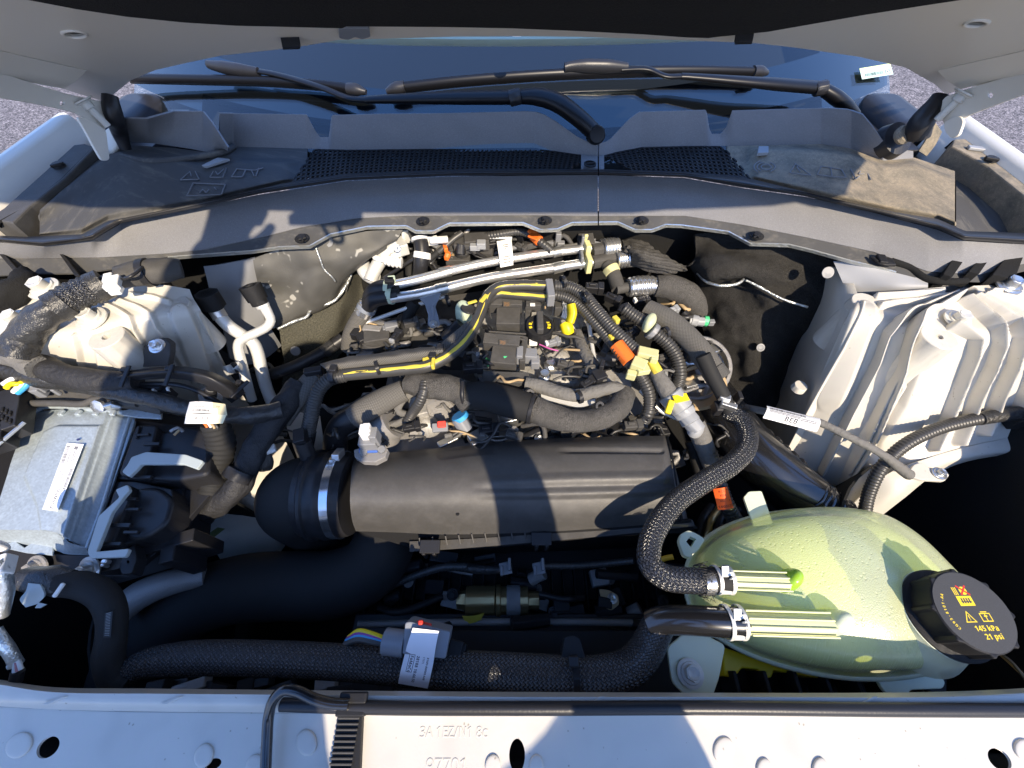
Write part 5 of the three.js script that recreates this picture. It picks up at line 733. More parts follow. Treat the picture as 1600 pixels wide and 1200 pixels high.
// ---- hood release cable and its guide at the bottom edge
{ const c = T('hood_release_cable', 'black hood release cable bending over the front crossmember', 'cable');
  part(c, 'cable_body', tube([[414, 1230, 0.008], [417, 1160, 0.010], [420, 1118, 0.016], [428, 1092, 0.026], [444, 1078, 0.030], [464, 1080, 0.029], [490, 1092, 0.026], [515, 1099, 0.024], [545, 1101, 0.023]], 0.0052, { n: 14, step: 0.004 }), M.gloss);
  const g = T('cable_guide', 'black ribbed plastic cable guide clipped to the crossmember', 'cable guide');
  part(g, 'guide_strip', plate(flat(0.004), [[528, 1112], [566, 1112], [560, 1240], [510, 1240]], 0.012, { b: 0.001 }), M.black);
  for (let i = 0; i < 11; i++) part(g, 'guide_rib', bx([545 - i * 1.6, 1122 + i * 9, 0.006], 0.022, 0.003, 0.0022), M.blackDust);
  part(g, 'top_clip', [bx([553, 1090, 0.018], 0.028, 0.008, 0.010, 0, 0, 0, 0.002), bx([550, 1108, 0.016], 0.030, 0.010, 0.012)], M.black); }
// ---- brackets, pipes and fins in the shade under the air filter housing
{ seed = 5150; const u = T('front_end_frame', 'dim brackets, pipes and finned parts in the dark gap above the lower hose', 'brackets');
  const ms = [M.satin, M.black, M.castDark, M.black, M.satin];
  for (let i = 0; i < 46; i++) { const x = rr(570, 1040), y = rr(872, 985), h = rr(-0.33, -0.26), k = rnd(), c = P(x, y, h), m = ms[Math.floor(rnd() * ms.length)];
    const g = k < 0.35 ? bx(c, rr(0.02, 0.07), rr(0.008, 0.03), rr(0.012, 0.03), rr(-0.3, 0.3), rr(-0.2, 0.3)) : k < 0.6 ? hexhead(c, V(0, 1, 0.3), rr(0.008, 0.013)) : k < 0.8 ? cyl(c, c.clone().add(V(rr(-0.08, 0.08), rr(0, 0.02), rr(-0.01, 0.01))), rr(0.006, 0.013)) : tube([c, c.clone().add(V(0.04, 0.02, 0.01)), c.clone().add(V(rr(0.06, 0.14), -0.01, rr(-0.02, 0.02)))], rr(0.003, 0.006), { n: 8, step: 0.01 });
    part(u, k < 0.35 ? 'bracket' : k < 0.6 ? 'bolt' : k < 0.8 ? 'pipe' : 'wire', g, m); }
  part(u, 'cross_beam', bx([800, 980, -0.30], 0.56, 0.03, 0.04), M.satin); part(u, 'rear_plate', bx([800, 880, -0.37], 0.6, 0.02, 0.14), M.black);
  for (let i = 0; i < 26; i++) part(u, 'fin', bx([575 + i * 18, 930, -0.345], 0.003, 0.02, 0.09), M.black);
  for (let i = 0; i < 14; i++) { const x = rr(240, 640), y = rr(1062, 1082); part(u, 'bracket', bx([x, y, rr(-0.2, -0.14)], rr(0.02, 0.05), 0.02, rr(0.01, 0.02), rr(-0.3, 0.3)), ms[i % 5]); } }
// ================================================================ firewall insulation, engine, pipes and looms in the middle of the bay
{ const f = T('felt_insulation', 'black felt firewall insulation sagging in folds beside the right strut tower', 'insulation');
  const rows = [
    [[1086, 366, 0.05], [1110, 364, 0.055], [1160, 372, 0.06], [1220, 386, 0.06], [1290, 400, 0.055], [1335, 425, 0.05]],
    [[1086, 400, 0.02], [1112, 392, 0.035], [1165, 398, 0.04], [1225, 402, 0.04], [1290, 418, 0.03], [1334, 450, 0.03]],
    [[1084, 430, -0.02], [1115, 434, 0.02], [1160, 432, 0.03], [1210, 440, 0.0], [1270, 455, -0.01], [1330, 470, 0.0]],
    [[1090, 470, -0.09], [1125, 460, -0.05], [1165, 450, -0.02], [1200, 468, -0.02], [1255, 480, -0.03], [1318, 500, -0.05]],
    [[1100, 530, -0.14], [1140, 525, -0.10], [1180, 520, -0.08], [1220, 520, -0.08], [1260, 525, -0.10], [1300, 545, -0.12]],
    [[1110, 580, -0.20], [1150, 580, -0.17], [1180, 575, -0.14], [1205, 570, -0.15], [1235, 580, -0.19], [1270, 600, -0.20]],
    [[1120, 640, -0.28], [1150, 640, -0.26], [1180, 635, -0.25], [1205, 640, -0.26], [1225, 650, -0.27], [1240, 690, -0.28]]];
  const F1 = [[1092, 432], [1112, 443], [1150, 441], [1162, 436], [1200, 452], [1240, 472], [1285, 482]];
  part(f, 'felt_sheet', relief(rows, 150, 150, { th: 0.008, disp: (x, y) => 0.012 * noise(x * 0.022, y * 0.028) + 0.004 * noise(x * 0.05, y * 0.06, 4) + 0.014 * smooth(0, 22, F1.length ? (pick(F1, x) - y) : 0) * smooth(70, 25, pick(F1, x) - y) }), M.feltDark);
  part(f, 'foil_edge', [tube([[1090, 427, -0.005], [1104, 440, -0.0], [1126, 446, 0.01], [1150, 444, 0.012], [1162, 437, 0.014]], 0.003, { n: 8, wob: 0.4 }), tube([[1166, 438, 0.02], [1190, 450, 0.004], [1222, 467, -0.0], [1262, 480, -0.005]], 0.0022, { n: 8, wob: 0.4 })], M.foil);
  for (const [x, y, h, r] of [[1293, 426, 0.06, 0.010], [1188, 543, -0.09, 0.008]]) part(f, 'plastic_rivet', lathe(P(x, y, h), V(-0.1, 0.6, 0.6), [[0, 0], [r, 0], [r, 0.002], [r * 0.7, 0.0025], [r * 0.4, 0.001], [0, 0.001]], 20), M.grey);
  const p = T('body_panel', 'grey painted corner of the body between the felt and the right strut tower', 'body panel');
  part(p, 'panel_sheet', relief([[[1302, 408, 0.07], [1340, 412, 0.08], [1400, 424, 0.085], [1450, 440, 0.085]], [[1316, 440, 0.05], [1345, 445, 0.055], [1400, 450, 0.07], [1450, 450, 0.08]], [[1326, 465, 0.02], [1345, 470, 0.03], [1400, 470, 0.04], [1450, 470, 0.05]]], 30, 20, {}), std([0.33, 0.34, 0.36], 0.5));
  part(p, 'clip', [bx([1378, 405, 0.096], 0.014, 0.006, 0.022, -0.2), bx([1390, 409, 0.094], 0.012, 0.006, 0.016, -0.2), tube([[1362, 402, 0.094], [1376, 412, 0.094], [1398, 414, 0.094]], 0.003, { n: 6 })], M.black);
  part(p, 'foam_strip', tube([[1392, 408, 0.092], [1420, 418, 0.09], [1445, 434, 0.088], [1470, 440, 0.09], [1510, 439, 0.095]], 0.006, { n: 8, wob: 0.2 }), M.foam); }
{ const f = T('heat_shield_board', 'dusty grey insulation board with pale scuffs and foil edges on the left firewall', 'insulation');
  const up = [[[395, 404, 0.06], [437, 390, 0.065], [487, 386, 0.065], [520, 368, 0.07], [560, 362, 0.07], [632, 357, 0.07]], [[400, 430, 0.03], [437, 420, 0.035], [487, 415, 0.035], [530, 405, 0.035], [580, 395, 0.04], [615, 378, 0.05]], [[405, 460, -0.01], [440, 455, -0.01], [487, 450, -0.01], [525, 438, -0.01], [555, 420, 0.0], [580, 400, 0.01]], [[412, 495, -0.05], [445, 495, -0.055], [480, 485, -0.055], [515, 468, -0.05], [537, 445, -0.04], [552, 412, -0.02]], [[420, 514, -0.075], [445, 508, -0.075], [480, 493, -0.07], [520, 474, -0.065], [541, 450, -0.05], [556, 412, -0.025]]];
  part(f, 'board_sheet', relief(up, 90, 80, { th: 0.006, disp: (x, y) => 0.006 * noise(x * 0.02, y * 0.03, 2) + 0.004 * smooth(36, 20, Math.hypot(x - 500, y - 450)) }), M.boardGrey);
  part(f, 'foil_edge', [tube([[434, 514, -0.07], [460, 502, -0.066], [480, 494, -0.06], [486, 484, -0.058], [522, 470, -0.055], [537, 452, -0.04], [548, 430, -0.03], [556, 404, -0.01]], 0.0032, { n: 8, wob: 0.5 }), tube([[494, 388, 0.066], [500, 404, 0.05], [506, 420, 0.03], [520, 434, 0.01], [524, 440, 0]], 0.0014, { n: 6 })], M.foil);
  part(f, 'lower_felt', relief([[[436, 512, -0.09], [482, 494, -0.085], [528, 472, -0.08], [546, 446, -0.06], [560, 408, -0.04]], [[440, 540, -0.13], [485, 530, -0.13], [520, 510, -0.12], [545, 480, -0.11], [566, 440, -0.09]], [[444, 570, -0.18], [480, 560, -0.18], [510, 545, -0.17], [540, 510, -0.16], [570, 470, -0.13]], [[440, 608, -0.24], [470, 610, -0.24], [500, 590, -0.23], [528, 560, -0.22], [560, 520, -0.2]]], 60, 50, { th: 0.006, disp: (x, y) => 0.006 * noise(x * 0.03, y * 0.03, 7) }), M.feltGreen);
  part(f, 'side_board', relief([[[318, 416, 0.06], [340, 414, 0.06], [372, 408, 0.06], [398, 404, 0.06]], [[330, 460, 0.02], [350, 460, 0.01], [378, 455, 0.01], [404, 450, 0.0]], [[345, 500, -0.03], [365, 500, -0.04], [390, 500, -0.05], [416, 498, -0.06]], [[360, 560, -0.10], [385, 570, -0.13], [415, 560, -0.14], [440, 540, -0.15]]], 30, 40, { th: 0.005 }), std([0.20, 0.205, 0.215], 0.55));
  for (const [x, y, h] of [[512, 377, 0.062], [476, 443, -0.004], [462, 548, -0.14]]) part(f, 'plastic_rivet', lathe(P(x, y, h), V(0.1, 0.5, 0.7), [[0, 0], [0.0105, 0], [0.0105, 0.002], [0.007, 0.003], [0.004, 0.002], [0, 0.001]], 20), M.grey); }
// ---- engine block and covers
const eng = T('engine', 'engine with pale cast alloy cover and dark castings in the middle of the bay', 'engine');
part(eng, 'block', [bx(V(0.02, -0.36, -0.42), 0.62, 0.30, 0.42, 0, 0, 0, 0.02), bx(V(-0.05, -0.20, -0.60), 0.44, 0.14, 0.16, 0, 0, 0, 0.02)], M.castDark);
part(eng, 'valve_cover', plate(flat(-0.088), [[740, 470], [800, 452], [880, 448], [912, 470], [918, 510], [905, 540], [940, 560], [985, 588], [990, 606], [940, 622], [850, 612], [770, 600], [736, 560]], 0.06, { r: 0.012, b: 0.005, seg: 4 }), M.cast);
{ const lump = []; for (const [x, y, rx, ry, h] of [[885, 512, 22, 16, 0.03], [905, 540, 16, 14, 0.02], [870, 560, 22, 12, 0.02], [880, 595, 30, 12, 0.018], [925, 590, 24, 14, 0.02], [800, 604, 30, 10, 0.015]]) lump.push(dome(oval(x, y, rx, ry, 0.3), -0.092, -0.092 + h, { n: 30, m: 8, e: 2.6 })); part(eng, 'cast_boss', lump, M.cast).userData.kind = 'stuff'; }
for (const [x, y] of [[860, 568], [851, 585], [963, 604], [815, 588]]) part(eng, 'cover_bolt', [lathe(P(x, y, -0.07), UP, [[0, -0.02], [0.012, -0.02], [0.012, -0.004], [0.008, 0], [0.008, 0.006], [0, 0.007]], 20)], M.zinc);
part(eng, 'plastic_shield', plate(flat(-0.095), [[636, 480], [700, 462], [770, 452], [780, 470], [742, 500], [736, 560], [690, 560], [640, 540]], 0.04, { r: 0.006 }), M.blackDust);
part(eng, 'front_cover', [bx([700, 690, -0.20], 0.30, 0.08, 0.10), bx([860, 678, -0.2], 0.30, 0.07, 0.06), bx([620, 660, -0.22], 0.10, 0.1, 0.08)], M.castDark);
// small castings, ribs and bolt heads that fill the dark gaps
{ seed = 411; const add = (x0, x1, y0, y1, h0, h1, n, ms) => { for (let i = 0; i < n; i++) { const c = P(rr(x0, x1), rr(y0, y1), rr(h0, h1)), k = rnd(), m = ms[Math.floor(rnd() * ms.length)];
    const g = k < 0.4 ? bx(c, rr(0.014, 0.04), rr(0.008, 0.03), rr(0.012, 0.03), rr(-0.6, 0.6), rr(-0.3, 0.3), 0) : k < 0.65 ? hexhead(c, V(rr(-0.2, 0.2), 1, rr(-0.1, 0.3)), rr(0.007, 0.011)) : k < 0.85 ? cyl(c, c.clone().add(V(rr(-0.05, 0.05), rr(0, 0.02), rr(-0.02, 0.02))), rr(0.006, 0.014)) : tube([c, c.clone().add(V(rr(-0.05, 0.05), rr(0.01, 0.03), rr(-0.03, 0.03))), c.clone().add(V(rr(-0.1, 0.1), rr(-0.03, 0.0), rr(-0.06, 0.06)))], rr(0.0035, 0.006), { n: 8, step: 0.008 });
    part(eng, k < 0.4 ? 'casting_lug' : k < 0.65 ? 'bolt' : k < 0.85 ? 'stub' : 'wire', g, m); } };
  add(640, 760, 372, 400, -0.01, 0.02, 26, [M.satin, M.blackDust, M.grey, M.castDark]);
  add(810, 940, 372, 388, -0.01, 0.02, 16, [M.satin, M.blackDust, M.castDark, M.grey]);
  add(560, 640, 500, 570, -0.12, -0.06, 22, [M.castDark, M.cast, M.blackDust, M.satin]);
  add(640, 740, 500, 560, -0.10, -0.07, 18, [M.castDark, M.satin, M.blackDust]);
  add(900, 1010, 500, 600, -0.13, -0.08, 22, [M.castDark, M.cast, M.satin, M.blackDust]);
  add(640, 850, 650, 690, -0.16, -0.11, 22, [M.castDark, M.satin, M.zinc, M.blackDust]);
  add(850, 1040, 655, 680, -0.16, -0.12, 18, [M.castDark, M.satin, M.blackDust]);
  add(560, 660, 615, 680, -0.16, -0.1, 14, [M.castDark, M.satin, M.blackDust]);
  add(1000, 1080, 660, 780, -0.2, -0.15, 10, [M.satin, M.blackDust, M.castDark]);
  add(1060, 1110, 540, 620, -0.14, -0.06, 12, [M.zinc, M.cast, M.castDark, M.satin]); }
// ---- the pair of alloy pipes
const pipeA = T('coolant_pipe', 'upper bright aluminium pipe of the pair crossing the rear of the engine', 'pipe');
part(pipeA, 'pipe_body', tube([[606, 447, 0.012], [640, 440, 0.012], [690, 427, 0.012], [720, 419, 0.012], [780, 407, 0.012], [850, 396, 0.012], [900, 390, 0.012], [946, 386, 0.012]], 0.0092, { n: 20 }), M.alu);
const pipeB = T('coolant_pipe', 'lower bright aluminium pipe of the pair with a hanging bracket', 'pipe');
part(pipeB, 'pipe_body', tube([[610, 466, 0.0], [650, 460, 0.0], [700, 449, 0.0], [720, 444, 0.0], [770, 433, 0.0], [850, 421, 0.0], [900, 413, 0.0], [940, 408, 0.0]], 0.0096, { n: 20 }), M.alu);
for (const [x, y, g, r, h] of [[695, 425, pipeA, 0.0108, 0.0125], [872, 393, pipeA, 0.0108, 0.0125], [872, 418, pipeB, 0.0112, 0.0005], [690, 451, pipeB, 0.0112, 0.0005]]) part(g, 'pipe_saddle', tube([[x - 9, y + 2, h - 0.001], [x + 9, y - 2, h - 0.001]], r, { n: 20 }), M.zinc);
{ const pl = frame(P(670, 480, -0.01), V(0, 1, 0.35), V(1, 0, 0)); part(pipeB, 'hanging_bracket', [plate(pl, [[654, 456], [676, 452], [690, 447], [688, 462], [680, 478], [684, 492], [688, 508], [676, 513], [668, 508], [669, 492], [664, 476], [655, 466]], 0.003, { r: 0.004, b: 0.0008, holes: [oval(660, 461, 3, 3.4)] }), tube([[676, 478, -0.008], [677, 490, -0.015], [676, 503, -0.022]], 0.003, { n: 8 })], M.blueGrey); bolt(pipeB, onPlane(677, 507, pl), pl.n, 0.008, M.zinc); }
{ const t = T('part_label', 'small white printed tag wrapped over the upper aluminium pipe', 'label'); const tx = cv(128, 192, (x) => { x.fillStyle = '#55504a'; x.fillRect(48, 40, 44, 6); x.fillRect(48, 56, 44, 6); x.fillRect(48, 72, 26, 6); lines(x, 34, 126, 70, 3, 18, 9); }, '#f6f5f0');
  part(t, 'paper_sheet', patch([[776, 377, 0.034], [799, 373, 0.034], [802, 414, 0.018], [782, 418, 0.018]], 6, 10, (s, v) => 0.004 * sin(v * PI)), paper(tx)); }
// rubber ends on the left
{ const h = T('rubber_hose', 'black double rubber elbow at the left end of the aluminium pipes', 'hose');
  part(h, 'hose_arm', tube([[618, 447, 0.012], [596, 450, 0.010], [582, 458, -0.002], [576, 472, -0.02]], [0.0145, 0.0155, 0.0155, 0.014], { n: 20 }), M.satin);
  part(h, 'hose_arm', tube([[622, 459, 0.002], [600, 463, 0.0], [584, 468, -0.008], [574, 480, -0.026]], [0.0150, 0.016, 0.016, 0.0145], { n: 20 }), M.satin);
  part(h, 'pale_clip', [lathe(P(607, 449, 0.011), V(1, 0.0, 0.18), [[0.0155, -0.004], [0.017, -0.004], [0.017, 0.004], [0.0155, 0.004], [0.0155, -0.004]], 24), bx([612, 437, 0.03], 0.014, 0.012, 0.012, 0.2)], M.paleGreen);
  part(h, 'pale_clip', lathe(P(611, 461, 0.001), V(1, 0.0, 0.18), [[0.016, -0.005], [0.0175, -0.005], [0.0175, 0.005], [0.016, 0.005], [0.016, -0.005]], 24), M.paleGreen);
  part(h, 'latch', [bx([609, 438, 0.032], 0.018, 0.008, 0.014), bx([618, 452, 0.016], 0.014, 0.01, 0.012)], M.black);
  part(h, 'crimp_collar', [cyl([577, 474, -0.022], [566, 492, -0.045], 0.0185, 0.0175, 28, 0.003)], M.crimp); part(h, 'dark_band', cyl([574, 479, -0.028], [571, 485, -0.035], 0.0188), M.blueGrey);
  part(h, 'sleeve', tube([[567, 490, -0.042], [556, 508, -0.066], [548, 526, -0.09], [545, 545, -0.12]], [0.0165, 0.017, 0.017, 0.016], { n: 22 }), M.weave); }
// pale pipes under the cowl on the left
{ const p = T('refrigerant_pipe', 'cream painted pipes and corrugated joint under the cowl left of the engine', 'pipe');
  part(p, 'pipe_body', tube([[578, 440, -0.02], [584, 425, -0.01], [594, 408, 0.005], [608, 392, 0.02], [622, 378, 0.035]], 0.0135, { n: 18 }), M.aluPale);
  part(p, 'pipe_body', tube([[560, 395, 0.0], [566, 410, -0.008], [570, 424, -0.014], [578, 432, -0.02], [588, 436, -0.02]], 0.011, { n: 16, flat: [1, 1.3] }), M.aluPale);
  part(p, 'corrugated_joint', tube([[602, 405, 0.018], [614, 409, 0.016], [628, 411, 0.014]], 0.0115, { n: 18, rib: [0.0075, 0.3] }), M.white);
  part(p, 'joint_pipe', tube([[584, 395, 0.02], [586, 402, 0.02], [594, 405, 0.019], [604, 406, 0.018]], 0.006, { n: 12 }), M.white);
  part(p, 'fitting', [bx([628, 384, 0.03], 0.02, 0.024, 0.035, 0.4), cyl([612, 402, 0.02], [630, 394, 0.02], 0.008), bx([634, 368, 0.04], 0.016, 0.03, 0.012, 0.3)], M.aluPale); bolt(p, P(621, 388, 0.045), V(0.5, 0.5, 0.7), 0.007, M.zinc);
  const q = T('rubber_hose', 'black hose with a cream collar rising under the cowl behind the pipes', 'hose');
  part(q, 'hose_body', tube([[654, 440, -0.02], [656, 424, 0.0], [658, 408, 0.02], [659, 392, 0.035], [656, 372, 0.05], [650, 362, 0.05]], [0.014, 0.0145, 0.015, 0.0145, 0.015, 0.016], { n: 20 }), M.satin);
  part(q, 'collar', [cyl([659, 404, 0.025], [660, 394, 0.034], 0.0175, 0.0165), cyl([656, 376, 0.05], [655, 371, 0.054], 0.0168)], M.white);
  part(q, 'side_hose', tube([[640, 430, -0.03], [640, 412, -0.01], [648, 398, 0.01]], 0.009, { n: 14 }), M.rubber);
  part(q, 'bracket', [bx([676, 376, 0.045], 0.02, 0.02, 0.006, 0.2), cyl([672, 376, 0.05], [700, 374, 0.05], 0.007)], M.white);
  const o = T('orange_clip', 'orange plastic clip on a thin loom under the cowl', 'clip'); part(o, 'clip_body', [bx([696, 388, 0.035], 0.008, 0.01, 0.016, 0.3), bx([699, 400, 0.026], 0.009, 0.01, 0.018, -0.2), cyl([698, 403, 0.026], [700, 396, 0.032], 0.006)], M.orange);
  const l = T('thin_harness', 'thin black looms reaching up beneath the cowl', 'harness'); part(l, 'loom', tube([[672, 412, 0.01], [678, 400, 0.02], [690, 390, 0.03], [710, 372, 0.045], [722, 364, 0.05]], 0.0065, { n: 10 }), M.conduit); part(l, 'loom', tube([[660, 420, 0], [672, 405, 0.02], [684, 394, 0.028]], 0.006, { n: 10 }), M.rubber);
  part(l, 'loom', tube([[740, 372, 0.03], [780, 366, 0.04], [810, 362, 0.042], [826, 366, 0.04], [850, 382, 0.03], [862, 392, 0.02]], 0.0085, { n: 12, rib: [0.006, 0.14] }), M.conduit);
  const t = T('orange_tag', 'orange tape flag on the corrugated loom below the cowl pins', 'tag'); part(t, 'tape_flag', [cyl([827, 362, 0.042], [843, 377, 0.034], 0.0105, 0.0105), bx([835, 369, 0.046], 0.022, 0.004, 0.018, -0.6)], M.orange); }
{ const a = T('actuator', 'dark plastic actuator with a grey connector behind the upper pipe', 'actuator'); part(a, 'housing', [cyl([722, 398, 0.0], [722, 388, 0.024], 0.016), bx([728, 383, 0.028], 0.045, 0.02, 0.03, -0.1), bx([745, 378, 0.03], 0.05, 0.025, 0.03, 0.1), bx([716, 408, -0.005], 0.05, 0.02, 0.02)], M.blackDust); part(a, 'connector', [bx([752, 382, 0.04], 0.018, 0.014, 0.016), bx([742, 386, 0.035], 0.02, 0.012, 0.012)], M.greyLight);
  const b = T('connector', 'small dark connector standing right of the orange flag', 'connector'); part(b, 'body', [bx([872, 373, 0.02], 0.012, 0.03, 0.012), bx([876, 382, 0.01], 0.016, 0.014, 0.012)], M.grey); part(b, 'lead', tube([[874, 388, 0.006], [895, 386, 0.01], [910, 382, 0.01]], 0.007, { n: 10, wob: 0.2 }), M.tapeCloth); }
// right ends: clip, couplers, crimps and felt sleeves
{ const c = T('pipe_clip', 'pale yellow plastic clip holding the two aluminium pipes', 'clip'); part(c, 'clip_body', [bx([917, 391, 0.014], 0.011, 0.034, 0.022, 0.15), bx([919, 412, 0.003], 0.011, 0.034, 0.024, 0.15), bx([915, 372, 0.035], 0.008, 0.02, 0.006, 0.1, 0.3)], std([0.66, 0.62, 0.30], 0.45)); part(c, 'grey_backing', [bx([910, 378, 0.026], 0.006, 0.03, 0.012), bx([908, 405, 0.006], 0.006, 0.03, 0.03)], M.grey);
  const f = T('felt_hose', 'pair of pipes ending in a grey felt heat sleeve', 'hose');
  part(f, 'coupler', [cyl([925, 392, 0.012], [948, 388, 0.012], 0.0135), cyl([925, 410, 0], [966, 403, 0], 0.0135)], M.blackDust);
  for (const [a, b] of [[[942, 388, 0.014], [966, 385, 0.014]], [[962, 405, 0.002], [994, 401, 0.002]]]) { part(f, 'crimp_collar', tube([a, b], 0.0205, { n: 26, rib: [0.007, 0.12] }), M.crimp); }
  part(f, 'felt_sleeve', relief([[[972, 376, 0.018], [988, 374, 0.022], [1008, 377, 0.024], [1028, 392, 0.022], [1060, 410, 0.015], [1071, 419, 0.005]], [[978, 387, 0.035], [994, 388, 0.040], [1012, 393, 0.042], [1034, 404, 0.035], [1058, 415, 0.022], [1072, 420, 0.006]], [[988, 400, 0.020], [1000, 404, 0.036], [1016, 408, 0.036], [1036, 416, 0.028], [1056, 421, 0.016], [1070, 421, 0.004]], [[978, 416, -0.01], [998, 419, -0.002], [1016, 424, 0.0], [1036, 429, 0.0], [1052, 428, 0.0], [1066, 423, 0.0]]], 70, 40, { th: 0.008, disp: (x, y) => 0.0025 * noise(x * 0.08, y * 0.1) + 0.0012 * sin(y * 1.3 - x * 0.25) }), M.felt);
  const e = T('felt_hose', 'hose curving down in a rounded grey felt sleeve right of the yellow elbow', 'hose');
  part(e, 'elbow', [tube([[948, 412, 0.0], [956, 424, -0.006], [962, 438, -0.012], [966, 452, -0.018]], [0.0125, 0.0145, 0.0145, 0.014], { n: 20 }), tube([[962, 452, -0.016], [974, 450, -0.016], [984, 449, -0.016]], 0.0105, { n: 16 })], M.blackDust);
  part(e, 'yellow_ring', cyl([953, 418, -0.001], [958, 427, -0.006], 0.0165, 0.016), std([0.62, 0.58, 0.30], 0.5));
  part(e, 'crimp_collar', tube([[981, 449, -0.016], [1000, 447, -0.016], [1018, 446, -0.016], [1026, 447, -0.016]], [0.0200, 0.0215, 0.0210, 0.018], { n: 28, rib: [0.009, 0.10] }), M.crimp);
  part(e, 'felt_sleeve', tube([[1024, 447, -0.015], [1048, 449, -0.016], [1070, 458, -0.026], [1085, 474, -0.045], [1092, 492, -0.07]], [0.021, 0.0245, 0.026, 0.024, 0.017], { n: 28, step: 0.004, wob: 0.09 }), M.felt);
  const q = T('quick_connector', 'grey quick connector with a bright green ring beside the felt hose', 'connector'); part(q, 'pipe_stub', tube([[1068, 488, -0.045], [1074, 496, -0.05], [1080, 501, -0.052]], 0.008, { n: 14 }), M.satin); part(q, 'body', [cyl([1076, 500, -0.05], [1100, 503, -0.05], 0.0095), cyl([1080, 500, -0.05], [1090, 502, -0.05], 0.0115)], M.greyLight); part(q, 'green_ring', cyl([1099, 501, -0.05], [1106, 502, -0.05], 0.0105), M.green); part(q, 'tip', bx([1111, 504, -0.05], 0.012, 0.012, 0.01), M.grey); }
